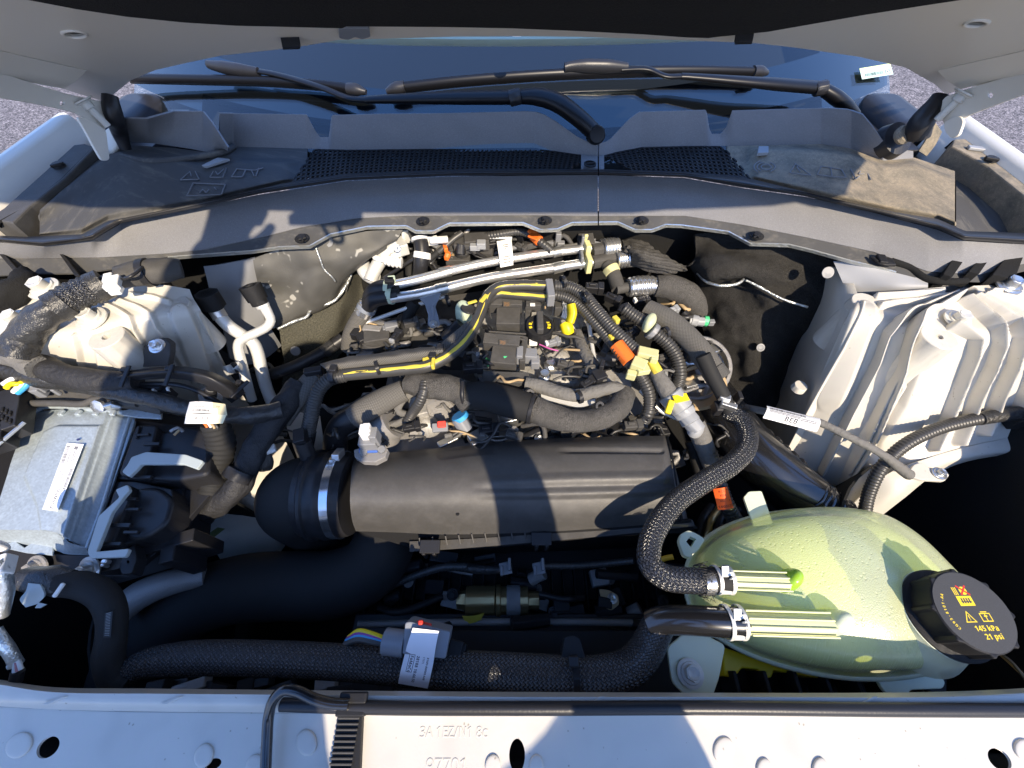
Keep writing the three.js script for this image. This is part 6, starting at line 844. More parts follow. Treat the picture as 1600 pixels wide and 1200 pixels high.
// ---- looms with yellow tracer
const stripeTube = (g, path, r, off, wid = 0.0046) => { part(g, 'conduit', tube(path, r, { n: 16 }), M.conduit); part(g, 'yellow_tape', tube(path.map((p) => { const q = P(p[0], p[1], p[2]), d = EYE.clone().sub(q).normalize(); return q.addScaledVector(d, r * 0.80).add(V(0, r * 0.5 * off[1], r * off[0] * 0.6)); }), wid, { n: 8, flat: [0.5, 1.0], wob: 0.35 }), M.tapeYellow); };
{ const h = T('engine_harness', 'front black engine loom with a long yellow tape stripe and corrugated left end', 'harness');
  stripeTube(h, [[536, 586, -0.012], [580, 582, -0.010], [640, 576, -0.008], [668, 572, -0.006], [700, 556, -0.004], [728, 530, 0.0], [746, 500, 0.004], [757, 470, 0.008]], 0.0105, [-0.5, 0.3]);
  part(h, 'corrugated_end', tube([[540, 586, -0.012], [516, 592, -0.014], [500, 606, -0.022], [491, 628, -0.036], [486, 652, -0.055], [481, 676, -0.08]], 0.0125, { n: 18, rib: [0.0046, 0.16] }), M.conduit);
  part(h, 'end_boot', tube([[482, 674, -0.08], [479, 690, -0.095], [476, 705, -0.11]], 0.013, { n: 16 }), M.rubber); part(h, 'blue_dot', lathe(P(477, 688, -0.078), V(-0.05, 0.7, 0.7), [[0, 0], [0.007, 0], [0.006, 0.001], [0, 0.001]], 16), std([0.35, 0.5, 0.8], 0.5));
  for (const [x, y] of [[521, 587], [676, 566], [688, 553]]) part(h, 'loom_clip', [lathe(P(x, y, -0.008), V(1, 0, x > 600 ? -0.6 : 0), [[0.011, -0.004], [0.0135, -0.004], [0.0135, 0.004], [0.011, 0.004], [0.011, -0.004]], 20), bx([x, y - 10, 0.004], 0.012, 0.01, 0.012)], M.satin);
  part(h, 'yellow_flag', [bx([756, 466, 0.02], 0.008, 0.003, 0.022, -0.5), bx([738, 472, 0.012], 0.018, 0.003, 0.006, 0.4), bx([677, 568, 0.004], 0.006, 0.012, 0.018)], M.tapeYellow);
  const k = T('engine_harness', 'rear loom pair with yellow stripes, corrugated beyond a black clip', 'harness');
  stripeTube(k, [[757, 474, 0.006], [764, 460, 0.01], [780, 449, 0.012], [810, 446, 0.012], [858, 447, 0.010]], 0.0105, [-0.5, 0.3]);
  stripeTube(k, [[762, 470, 0.0], [775, 460, 0.002], [810, 461, 0.002], [858, 465, 0.0]], 0.0090, [-0.4, 0.3]);
  part(k, 'black_clip', bx([859, 457, 0.008], 0.014, 0.028, 0.048, 0.05), M.grey);
  const cp = [[866, 447, 0.010], [890, 449, 0.010], [910, 460, 0.008], [930, 483, 0.004], [960, 517, -0.004], [990, 545, -0.012], [1010, 562, -0.018]];
  part(k, 'corrugated_conduit', tube(cp, 0.0125, { n: 20, rib: [0.0052, 0.15] }), M.conduit);
  part(k, 'corrugated_conduit', tube([[866, 460, 0.002], [885, 465, 0.0], [905, 478, -0.004], [930, 505, -0.01], [952, 530, -0.018], [962, 542, -0.022]], 0.0105, { n: 18, rib: [0.0052, 0.15] }), M.conduit);
  part(k, 'corrugated_conduit', tube([[962, 542, -0.010], [985, 568, -0.018], [1003, 590, -0.038], [1014, 615, -0.052], [1014, 640, -0.07], [1006, 658, -0.09]], 0.0115, { n: 18, rib: [0.0058, 0.15] }), M.conduit);
  part(k, 'yellow_flag', [bx([962, 500, 0.006], 0.01, 0.012, 0.014, 0.5), bx([955, 527, -0.008], 0.008, 0.008, 0.012, 0.5)], M.tapeYellow);
  const t = T('orange_tag', 'orange printed tape on the corrugated loom above the pale yellow clip', 'tag'); part(t, 'tape_wrap', cyl([963, 538, -0.008], [984, 565, -0.016], 0.0135, 0.0135, 22), M.orange);
  const y = T('harness_clip', 'pale yellow plastic clips joining the looms right of the engine', 'clip'); part(y, 'clip_body', [bx([1012, 552, 0.0], 0.034, 0.012, 0.018, -0.3), bx([1022, 560, -0.002], 0.012, 0.014, 0.014, -0.3), bx([998, 570, -0.008], 0.024, 0.016, 0.022, -0.5), bx([1004, 578, -0.012], 0.022, 0.012, 0.016, 0.2), bx([986, 586, -0.018], 0.016, 0.016, 0.012, -0.3)], M.paleYellow);
  const s = T('battery_cable', 'black taped cable with yellow tape bands meeting the grey quick connector', 'cable'); part(s, 'cable_body', tube([[1014, 560, -0.016], [1024, 580, -0.026], [1036, 600, -0.034], [1050, 622, -0.045]], [0.0105, 0.011, 0.0145, 0.016], { n: 18 }), M.tapeCloth); part(s, 'yellow_sleeve', cyl([1016, 562, -0.012], [1028, 582, -0.022], 0.0092), M.tapeYellow);
  const g = T('corrugated_harness', 'corrugated black loom with pale green grommet right of the rear loom', 'harness');
  part(g, 'conduit', tube([[975, 482, -0.004], [990, 493, -0.008], [1008, 504, -0.012]], 0.0125, { n: 18, rib: [0.0055, 0.16] }), M.conduit); part(g, 'grommet', dome(oval(1013, 509, 9, 12, 0.7), -0.012, 0.012, { n: 24, m: 10, e: 3 }), std([0.55, 0.58, 0.36], 0.5)); part(g, 'washer', cyl([1016, 515, -0.01], [1022, 520, -0.014], 0.0165), M.grey);
  part(g, 'conduit', tube([[1022, 519, -0.014], [1042, 536, -0.022], [1058, 560, -0.034], [1062, 590, -0.05], [1056, 606, -0.062]], 0.0130, { n: 20, rib: [0.0056, 0.16] }), M.conduit); part(g, 'elbow_boot', tube([[970, 488, -0.01], [976, 478, -0.002], [984, 488, -0.004]], 0.0085, { n: 12 }), M.satin); }
{ const b = T('breather_hose', 'thick woven sleeve hose running down to the braided hose on the right', 'hose'); part(b, 'woven_sleeve', tube([[1010, 484, -0.02], [1040, 500, -0.018], [1066, 520, -0.018], [1088, 542, -0.02], [1106, 566, -0.026], [1122, 590, -0.034]], [0.02, 0.0225, 0.0215, 0.0205, 0.02, 0.019], { n: 26, step: 0.004 }), M.weave); part(b, 'sleeve_end', cyl([1112, 576, -0.028], [1124, 592, -0.036], 0.0205, 0.0215), M.weave);
  part(b, 'pinch_clamp', [bx([1132, 622, -0.04], 0.018, 0.012, 0.012, -0.4), bx([1138, 634, -0.045], 0.026, 0.012, 0.01, -0.4), cyl([1120, 634, -0.06], [1150, 630, -0.06], 0.005)], M.zinc); part(b, 'black_clip', bx([1153, 622, -0.05], 0.008, 0.022, 0.016), M.satin); part(b, 'black_clip', bx([1120, 638, -0.06], 0.012, 0.02, 0.02), M.satin);
  const c = T('vee_clamp', 'round silver clamp and housing half hidden behind the woven hose', 'clamp'); part(c, 'ring', lathe(P(1088, 575, -0.075), V(-0.3, 0.75, 0.55), [[0.055, -0.006], [0.060, -0.006], [0.062, 0], [0.060, 0.006], [0.055, 0.006], [0.055, -0.006]], 48), M.castDark); part(c, 'housing', lathe(P(1086, 580, -0.09), V(-0.3, 0.75, 0.55), [[0, 0.01], [0.03, 0.012], [0.053, 0.002], [0.053, -0.05], [0, -0.05]], 40), M.castDark); part(c, 'tan_ring', lathe(P(1090, 600, -0.085), V(-0.2, 0.5, 0.8), [[0.03, 0], [0.042, 0.004], [0.046, 0.02], [0.04, 0.02], [0.03, 0]], 36), M.tan2); part(c, 'buckle', bx([1117, 545, -0.05], 0.02, 0.01, 0.02, 0.4), M.zinc); part(c, 'buckle', bx([1080, 600, -0.06], 0.03, 0.012, 0.016, 0.3), M.zinc); }
{ const q = T('quick_connector', 'grey ribbed quick connector with yellow tape patches above the orange tag', 'connector');
  part(q, 'body', [cyl([1046, 615, -0.044], [1066, 640, -0.056], 0.0215, 0.0205, 30, 0.002), cyl([1066, 640, -0.056], [1073, 650, -0.06], 0.019, 0.018, 30, 0.002), cyl([1072, 649, -0.06], [1080, 660, -0.064], 0.0155, 0.0165, 26), cyl([1080, 659, -0.064], [1090, 673, -0.07], 0.0145, 0.0145, 26), dome(oval(1086, 672, 13, 13), -0.074, -0.056, { n: 26, m: 10 })], M.greyLight);
  part(q, 'yellow_patch', [bx([1064, 622, -0.030], 0.03, 0.002, 0.014, 0.3, 0.2, -0.2), bx([1046, 636, -0.036], 0.010, 0.012, 0.024, -0.4, 0.5)], M.yellow);
  part(q, 'outlet_loom', tube([[1086, 662, -0.075], [1098, 690, -0.09], [1110, 722, -0.105], [1120, 745, -0.115]], [0.0165, 0.0165, 0.015, 0.0145], { n: 18 }), M.tapeCloth); part(q, 'outlet_loom', tube([[1106, 706, -0.098], [1114, 730, -0.11], [1120, 745, -0.115]], 0.016, { n: 18, rib: [0.006, 0.12] }), M.conduit);
  part(q, 'outlet_loom', tube([[1118, 740, -0.113], [1128, 770, -0.125], [1136, 790, -0.135], [1150, 815, -0.16]], 0.0135, { n: 18, rib: [0.006, 0.12] }), M.conduit); part(q, 'side_hose', tube([[1080, 690, -0.11], [1092, 730, -0.13], [1100, 760, -0.15]], 0.011, { n: 14 }), M.rubber);
  const t = T('orange_tag', 'orange printed tag wrapped on the loom beside the reservoir', 'tag'), tx = cv(128, 160, (x) => { x.fillStyle = '#7a2406'; x.font = 'bold 24px sans-serif'; x.fillText('RC5', 24, 34); x.fillText('KG4', 28, 64); x.fillRect(92, 16, 20, 5); x.font = 'bold 18px sans-serif'; x.fillText('RbL', 22, 104); x.fillRect(92, 96, 22, 5); x.font = 'bold 24px sans-serif'; x.fillText('14GS57877', 4, 146); }, '#f4641c');
  part(t, 'tag_sheet', patch([[1114, 764, -0.108], [1136, 760, -0.108], [1146, 793, -0.12], [1122, 797, -0.12]], 10, 4, (s) => 0.009 * sin(s * PI)), paper(tx));
  const c = T('coil_hoses', 'dark coiled hoses behind the reservoir in the shade', 'hose'); for (let i = 0; i < 4; i++) part(c, 'hose_coil', tube([[1112 + i * 14, 790 + i * 2, -0.2], [1096 + i * 14, 815, -0.19], [1090 + i * 14, 845, -0.2], [1094 + i * 12, 880, -0.24]], 0.007, { n: 10 }), i === 1 ? M.brass : M.satin); part(c, 'yellow_wire', tube([[1030, 876, -0.12], [1040, 872, -0.115], [1052, 870, -0.11]], 0.004, { n: 8 }), std([0.6, 0.34, 0.02], 0.5)); }
// ---- coils, oil cap and dipstick
function coil(label, x, y, w, d, h, yaw) {
  const c = T('ignition_module', label, 'ignition module', 'ignition modules beside the oil cap');
  part(c, 'body', [bx([x, y, h], w, 0.03, d * 0.45, yaw, 0.15), bx([x + 4, y + 24, h - 0.012], w * 0.7, 0.03, d * 0.8, yaw, 0.1), bx([x + 34, y + 16, h - 0.014], w * 0.16, 0.034, d * 1.1, yaw, 0.1)], M.blackDust);
  for (let i = 0; i < 3; i++) part(c, 'rib', tube([[x - 20 + i * 10, y - 18 + i * 2, h + 0.004], [x + 38, y - 14 + i * 5, h + 0.004]], 0.0022, { n: 6 }), M.blackDust);
  part(c, 'brown_print', patch([[x - 4, y - 5, h + 0.0165], [x + 7, y - 5, h + 0.0165], [x + 7, y + 3, h + 0.0165], [x - 4, y + 3, h + 0.0165]]), paper(cv(64, 64, (q) => { q.fillStyle = '#8c6a48'; for (let i = 0; i < 22; i++) q.fillRect(8 + (i * 29) % 48, 8 + (i * 17) % 48, 8, 7); }, '#54504a')));
}
coil('rear dusty black ignition module below the striped looms', 790, 476, 0.066, 0.05, -0.03, -0.02); coil('front dusty black ignition module beside the oil cap', 784, 536, 0.068, 0.05, -0.04, -0.12);
{ const o = T('oil_filler_cap', 'black oil filler cap with yellow printing and a bar grip', 'cap'), c = P(843, 512, -0.030);
  part(o, 'cap_disc', lathe(c, V(0, 1, 0.12), [[0, -0.03], [0.0255, -0.03], [0.0265, 0.004], [0.0255, 0.008], [0.023, 0.0085], [0.022, 0.0055], [0, 0.0055]], 44), M.black); part(o, 'grip_bar', bx(c.clone().add(V(0, 0.012, -0.002)), 0.0125, 0.018, 0.044, 0, 0.12, 0, 0.003), M.blackDust);
  const m = []; for (const a of [0.5, 0.9, -0.3, 0.1, 2.5, 2.9, 3.4]) m.push(bx(c.clone().add(V(0.018 * cos(a), 0.0062, -0.018 * sin(a))), 0.006, 0.0008, 0.005, a)); part(o, 'yellow_mark', m, M.yellow).userData.kind = 'stuff';
  const d = T('dipstick', 'bright yellow oil dipstick handle loop', 'dipstick'); part(d, 'handle', [tube([[892, 475, 0.0], [894, 490, -0.012], [890, 504, -0.024]], [0.014, 0.0155, 0.0145], { n: 16, flat: [1, 0.55] }), tube([[883, 505, -0.032], [886, 512, -0.036], [888, 520, -0.045]], [0.0115, 0.0125, 0.0115], { n: 18 })], M.yellow);
  const k = T('injector_connector', 'white and black injector connectors with fine wires in front of the oil cap', 'connector'); part(k, 'connector_body', [bx([824, 556, -0.05], 0.036, 0.022, 0.022, -0.05), bx([812, 555, -0.046], 0.012, 0.026, 0.026, -0.05), bx([836, 566, -0.055], 0.016, 0.02, 0.02)], M.grey); part(k, 'white_latch', bx([802, 552, -0.045], 0.013, 0.016, 0.016), M.white); part(k, 'white_latch', bx([833, 535, -0.05], 0.016, 0.012, 0.010), M.white); part(k, 'green_seal', bx([790, 558, -0.04], 0.010, 0.005, 0.007, 0.5), M.green);
  part(k, 'wire', tube([[842, 540, -0.05], [850, 552, -0.05], [858, 562, -0.055], [866, 558, -0.05], [878, 546, -0.05], [892, 540, -0.05]], 0.0017, { n: 6 }), M.conduit); part(k, 'wire', tube([[843, 538, -0.048], [860, 545, -0.046], [872, 548, -0.05]], 0.0015, { n: 6 }), std([0.5, 0.1, 0.3], 0.5)); part(k, 'wire', tube([[760, 560, -0.06], [766, 565, -0.05], [762, 572, -0.05]], 0.002, { n: 6 }), M.green); part(k, 'wire_end', bx([747, 555, -0.05], 0.008, 0.012, 0.010), M.greyLight);
  const r = T('sensor', 'grey sensor with tan wires under the black loom clip', 'sensor'); part(r, 'body', [bx([833, 478, -0.03], 0.03, 0.02, 0.016), bx([826, 486, -0.035], 0.012, 0.016, 0.016), bx([872, 482, -0.03], 0.016, 0.024, 0.02)], M.blackDust); part(r, 'label', bx([832, 476, -0.018], 0.010, 0.002, 0.008), M.white); part(r, 'wire', tube([[843, 478, -0.025], [850, 472, -0.022], [852, 482, -0.025]], 0.0018, { n: 6 }), M.tan2); part(r, 'bracket', plate(flat(-0.045), [[866, 470], [886, 470], [886, 500], [876, 496], [862, 492]], 0.004, { r: 0.003 }), M.zinc); }
// ---- fuzzy wrapped hoses in front of the engine cover
{ const w = T('wrapped_hose', 'thick hose in fuzzy grey sleeve curving across the front of the engine', 'hose');
  part(w, 'dark_rubber', tube([[730, 618, -0.05], [756, 618, -0.05], [790, 627, -0.05], [830, 638, -0.05]], [0.024, 0.0265, 0.027, 0.025], { n: 26 }), M.rubber); part(w, 'end_ring', cyl([828, 638, -0.05], [834, 639.5, -0.05], 0.0265), M.satin);
  part(w, 'fuzzy_sleeve', tube([[834, 639, -0.052], [862, 650, -0.054], [895, 658, -0.056], [930, 655, -0.056], [955, 645, -0.056], [970, 630, -0.058], [976, 615, -0.064]], [0.024, 0.0215, 0.020, 0.0195, 0.02, 0.021, 0.019], { n: 24, wob: 0.12 }), M.felt);
  part(w, 'bracket_strip', relief([[[845, 614, -0.055], [880, 618, -0.055], [905, 626, -0.055], [930, 620, -0.055]], [[846, 624, -0.055], [878, 630, -0.055], [905, 636, -0.055], [930, 630, -0.055]]], 20, 6, {}), M.aluPale);
  for (const [x, y] of [[826, 615], [934, 634]]) part(w, 'rubber_eye', lathe(P(x, y, -0.045), V(0.3, 0.8, 0.6), [[0.004, 0], [0.008, 0], [0.0095, 0.004], [0.008, 0.008], [0.004, 0.008], [0.004, 0]], 20), M.satin);
  const v = T('wrapped_loom', 'slimmer fuzzy taped loom behind the thick sleeve hose', 'harness'); part(v, 'taped_loom', tube([[822, 600, -0.05], [845, 604, -0.048], [870, 612, -0.048], [900, 618, -0.048], [930, 612, -0.048], [955, 606, -0.048], [974, 612, -0.055]], [0.013, 0.0125, 0.012, 0.012, 0.0115, 0.012, 0.012], { n: 18, wob: 0.16 }), M.tapeCloth); part(v, 'taped_loom', tube([[940, 600, -0.05], [928, 575, -0.05], [912, 548, -0.055], [902, 520, -0.06]], [0.012, 0.0125, 0.012, 0.010], { n: 16, wob: 0.16 }), M.tapeCloth); part(v, 'loom_clip', [bx([936, 588, -0.04], 0.022, 0.018, 0.022, 0.4), bx([940, 572, -0.03], 0.008, 0.02, 0.018, -0.3)], M.satin);
  const t = T('data_module', 'flat black module with pale stamped square codes in front of the coils', 'module'); part(t, 'body', [bx([790, 594, -0.058], 0.085, 0.022, 0.024, -0.04)], M.blackDust);
  const z = T('turbo_inlet', 'pale alloy housing with blue tape and fuzzy sleeves left of the thick hose', 'housing');
  part(z, 'alloy_housing', lathe(P(682, 640, -0.13), V(0.35, 0.45, 0.8), [[0, 0.030], [0.018, 0.030], [0.024, 0.024], [0.032, 0.026], [0.038, 0.016], [0.046, 0.016], [0.052, 0.0], [0.05, -0.05], [0, -0.05]], 44), M.castDark); part(z, 'side_casting', [dome(oval(668, 668, 22, 16), -0.13, -0.10, { n: 24, m: 8 }), bx([655, 640, -0.10], 0.03, 0.03, 0.04, 0.3)], M.cast);
  part(z, 'fuzzy_sleeve', tube([[636, 600, -0.05], [668, 603, -0.045], [696, 606, -0.045], [722, 614, -0.05], [736, 634, -0.06]], [0.018, 0.022, 0.0235, 0.024, 0.020], { n: 24, wob: 0.22 }), M.felt); part(z, 'blue_tape', [cyl([717, 648, -0.074], [721, 654, -0.081], 0.0150, 0.0150)], M.blueW); part(z, 'grey_pipe', cyl([716, 652, -0.078], [728, 672, -0.098], 0.0135), M.grey);
  part(z, 'sensor_plug', [bx([688, 668, -0.09], 0.028, 0.014, 0.016, 0.1, 0.4)], M.grey); part(z, 'red_latch', bx([690, 663, -0.078], 0.015, 0.006, 0.012, 0.1, 0.4), M.red);
  part(z, 'corrugated_loom', tube([[664, 596, -0.03], [662, 612, -0.035], [656, 628, -0.05], [645, 645, -0.075], [636, 660, -0.09]], 0.0095, { n: 16, rib: [0.005, 0.14] }), M.conduit); part(z, 'loom_strap', tube([[723, 596, -0.02], [722, 618, -0.03], [726, 640, -0.06]], 0.0035, { n: 8 }), M.satin); }
{ const w = T('woven_hose', 'woven sleeve hose with its shaded end coloured dark as it bends down beside the airflow sensor', 'hose');
  part(w, 'woven_sleeve', tube([[632, 610, -0.06], [605, 622, -0.065], [575, 638, -0.07], [552, 652, -0.08]], [0.020, 0.022, 0.022, 0.021], { n: 24 }), M.weave); part(w, 'shaded_end', tube([[558, 648, -0.078], [538, 660, -0.09], [526, 680, -0.115], [524, 710, -0.15]], 0.0215, { n: 24 }), M.satin);  // black end piece puts the shade on this hose into its colour
  part(w, 'ring_sleeve', [tube([[616, 660, -0.11], [604, 668, -0.12], [600, 682, -0.14]], 0.03, { n: 24 })], M.castDark); part(w, 'taped_loom', tube([[648, 610, -0.06], [628, 626, -0.07], [622, 642, -0.085], [640, 650, -0.09], [618, 662, -0.1], [594, 668, -0.11]], 0.007, { n: 12, wob: 0.3 }), M.tapeCloth);
  const f = T('sleeve_band', 'flat woven sleeve lying behind the front yellow striped loom', 'sleeve'); part(f, 'woven_sheet', relief([[[500, 568, -0.012], [540, 558, -0.010], [590, 552, -0.008], [640, 545, -0.006], [690, 540, -0.004]], [[508, 574, 0.002], [545, 567, 0.004], [590, 561, 0.006], [645, 553, 0.008], [692, 547, 0.008]], [[512, 588, -0.02], [545, 586, -0.02], [595, 578, -0.018], [650, 570, -0.016], [684, 562, -0.016]]], 60, 16, { th: 0.004, disp: (x, y) => 0.002 * noise(x * 0.05, y * 0.1) }), M.weave); part(f, 'woven_flap', tube([[690, 552, -0.01], [716, 530, -0.006], [740, 510, -0.002]], 0.013, { n: 16, flat: [0.6, 1.3] }), M.weave); part(f, 'yellow_flag', [bx([674, 560, 0.0], 0.022, 0.004, 0.010, 0.3), bx([664, 564, 0.0], 0.008, 0.004, 0.014, 0.2)], M.tapeYellow);
  const c = T('loom_grommet', 'pale green plug with a black cone beside the rear loom', 'grommet'); part(c, 'plug', dome(oval(725, 493, 13, 13), -0.025, 0.004, { n: 30, m: 12, e: 3 }), M.paleGreen); part(c, 'black_cone', [cyl([722, 506, -0.02], [702, 532, -0.05], 0.014, 0.020), lathe(P(733, 484, 0.0), V(0.3, 1, -0.3), [[0, 0], [0.017, 0], [0.016, 0.003], [0, 0.004]], 24)], M.satin); }
{ const v = T('solenoid_valve', 'dark round solenoid valve with a pale connector left of the engine', 'valve'); part(v, 'body', [cyl([583, 548, -0.10], [583, 530, -0.07], 0.024, 0.025), bx([590, 528, -0.065], 0.05, 0.02, 0.03, 0.2), cyl([607, 540, -0.09], [607, 526, -0.07], 0.012)], M.blackDust); part(v, 'connector', [bx([612, 510, -0.055], 0.026, 0.016, 0.018, 0.3), bx([604, 514, -0.06], 0.014, 0.012, 0.014, 0.3)], M.grey);
  const h = T('rubber_hose', 'brown black hose dropping from the aluminium pipes beside the bracket', 'hose'); part(h, 'hose_body', tube([[650, 470, -0.02], [641, 484, -0.04], [635, 510, -0.07], [632, 545, -0.11]], 0.0125, { n: 18 }), M.rubber);
  const g = T('coolant_hose', 'black ribbed hose running left from the firewall felt to the left harness', 'hose'); part(g, 'hose_body', tube([[536, 528, -0.11], [520, 540, -0.115], [490, 558, -0.12], [455, 575, -0.125], [425, 585, -0.13]], 0.0125, { n: 18, wob: 0.08 }), M.satin); part(g, 'tape_band', cyl([522, 538, -0.112], [506, 550, -0.117], 0.0135), M.tape);
  const d = T('woven_harness', 'dark woven sleeve harness crossing down beside the corrugated loom end', 'harness'); part(d, 'woven_sleeve', tube([[494, 585, -0.03], [478, 604, -0.04], [460, 628, -0.055], [442, 655, -0.075]], [0.016, 0.018, 0.018, 0.017], { n: 22, flat: [0.7, 1.15] }), M.weave); part(d, 'buckle', bx([457, 614, -0.032], 0.008, 0.008, 0.012, 0.6), M.satin); part(d, 'clip', bx([490, 580, -0.015], 0.03, 0.012, 0.012, 0.2), M.satin); part(d, 'flap', tube([[470, 620, -0.06], [464, 640, -0.075]], 0.014, { n: 14, flat: [0.5, 1.2] }), M.weave); }
// ---- fine wiring, metal lines and plugs that fill the engine's middle
{ seed = 977; const wire = (x0, y0, h0, x1, y1, h1, r, m, sag = 0.012) => { const a = P(x0, y0, h0), b = P(x1, y1, h1), q = [a]; for (let i = 1; i < 4; i++) q.push(a.clone().lerp(b, i / 4).add(V(rr(-0.012, 0.012), sag * sin(i / 4 * PI) + rr(-0.004, 0.006), rr(-0.012, 0.012)))); q.push(b); return part(eng, 'wire', tube(q, r, { n: 7, step: 0.007, wob: 0.1 }), m); };
  const wm = [M.conduit, M.satin, M.tapeCloth, M.conduit, M.blackDust, M.tan2];
  for (const [x0, x1, y0, y1, h, n] of [[640, 860, 376, 402, 0.008, 16], [560, 650, 496, 560, -0.07, 10], [640, 760, 480, 560, -0.06, 12], [760, 930, 530, 606, -0.055, 16], [890, 1010, 470, 600, -0.07, 14], [600, 860, 640, 692, -0.10, 18], [860, 1040, 650, 682, -0.11, 12], [1010, 1110, 480, 600, -0.05, 12], [520, 660, 600, 690, -0.09, 12], [1060, 1130, 640, 760, -0.14, 8], [380, 520, 560, 720, -0.12, 8]])
    for (let i = 0; i < n; i++) { const x = rr(x0, x1), y = rr(y0, y1), dx = rr(20, 70) * (rnd() < 0.5 ? -1 : 1); wire(x, y, h + rr(-0.02, 0.015), clamp(x + dx, x0 - 8, x1 + 8), clamp(y + rr(-24, 24), y0 - 4, y1 + 6), h + rr(-0.03, 0.01), rr(0.0016, 0.0042), wm[Math.floor(rnd() * wm.length)]); }
  const plug = (x, y, h, yaw, s, m, l) => { part(eng, 'plug', [bx([x, y, h], 0.022 * s, 0.014 * s, 0.013 * s, yaw, 0.1), bx(P(x, y, h).add(V(0.014 * s * cos(yaw), 0, -0.014 * s * sin(yaw))), 0.010 * s, 0.017 * s, 0.016 * s, yaw, 0.1), bx(P(x, y, h).add(V(0, 0.008 * s, 0)), 0.012 * s, 0.004 * s, 0.006 * s, yaw)], m); if (l) part(eng, 'plug_latch', bx(P(x, y, h).add(V(-0.012 * s * cos(yaw), 0.004, 0.012 * s * sin(yaw))), 0.006 * s, 0.010 * s, 0.011 * s, yaw), l); };
  for (const [x, y, h, a, s, m, l] of [[655, 375, 0.02, 0.4, 1, M.satin], [700, 378, 0.03, -0.2, 1, M.blackDust, M.white], [770, 382, 0.02, 0.2, 1.1, M.satin], [812, 386, 0.02, -0.6, 0.9, M.blackDust], [640, 505, -0.04, 0.3, 1, M.blackDust], [618, 528, -0.05, 1.2, 1, M.satin, M.greyLight], [690, 520, -0.06, 0.2, 1.1, M.satin], [712, 552, -0.05, -0.4, 1, M.satin, M.white], [735, 575, -0.04, 0.1, 1.2, M.satin], [862, 536, -0.05, 0.4, 0.9, M.grey, M.white], [880, 570, -0.055, -0.3, 1, M.blackDust], [916, 600, -0.045, 0.6, 1, M.satin], [945, 548, -0.06, 1.1, 1, M.blackDust], [985, 522, -0.05, 0.6, 1, M.satin], [1030, 560, -0.05, 0.2, 1, M.blackDust], [1050, 590, -0.06, -0.2, 1.1, M.satin, M.greyLight], [640, 668, -0.08, 0.2, 1, M.satin], [760, 672, -0.10, 0.1, 1.2, M.satin], [800, 680, -0.10, -0.3, 1, M.blackDust], [900, 672, -0.09, 0.3, 1, M.satin], [985, 665, -0.09, 0.1, 1.1, M.blackDust], [1012, 650, -0.08, 0.8, 1, M.satin], [970, 448, -0.02, 0.5, 1, M.satin], [925, 450, -0.01, -0.1, 1.2, M.satin], [955, 466, -0.02, -0.6, 1.1, M.satin], [1000, 470, -0.03, 0.3, 1, M.satin, M.white], [1048, 486, -0.03, 0.4, 0.9, M.greyLight]]) plug(x, y, h, a, s, m, l);
  for (const [q, r] of [[[[905, 470, -0.03], [918, 500, -0.04], [925, 540, -0.05], [930, 570, -0.055]], 0.004], [[[560, 508, -0.06], [600, 494, -0.05], [640, 480, -0.03], [700, 462, -0.02]], 0.004], [[[690, 380, 0.03], [740, 372, 0.035], [800, 372, 0.035]], 0.003], [[[1000, 610, -0.06], [1030, 640, -0.08], [1060, 655, -0.09]], 0.004]]) part(eng, 'metal_line', tube(q, r, { n: 10 }), M.aluPale);
  for (const [x, y, h] of [[752, 598, -0.04], [905, 620, -0.035], [700, 470, -0.02], [640, 560, -0.03], [975, 560, -0.04], [590, 575, 0.0], [1040, 520, -0.01], [880, 440, 0.025], [915, 465, 0.02]]) part(eng, 'loom_strap', lathe(P(x, y, h), V(1, 0, -0.4), [[0.010, -0.003], [0.012, -0.003], [0.012, 0.003], [0.010, 0.003], [0.010, -0.003]], 16), M.satin); }
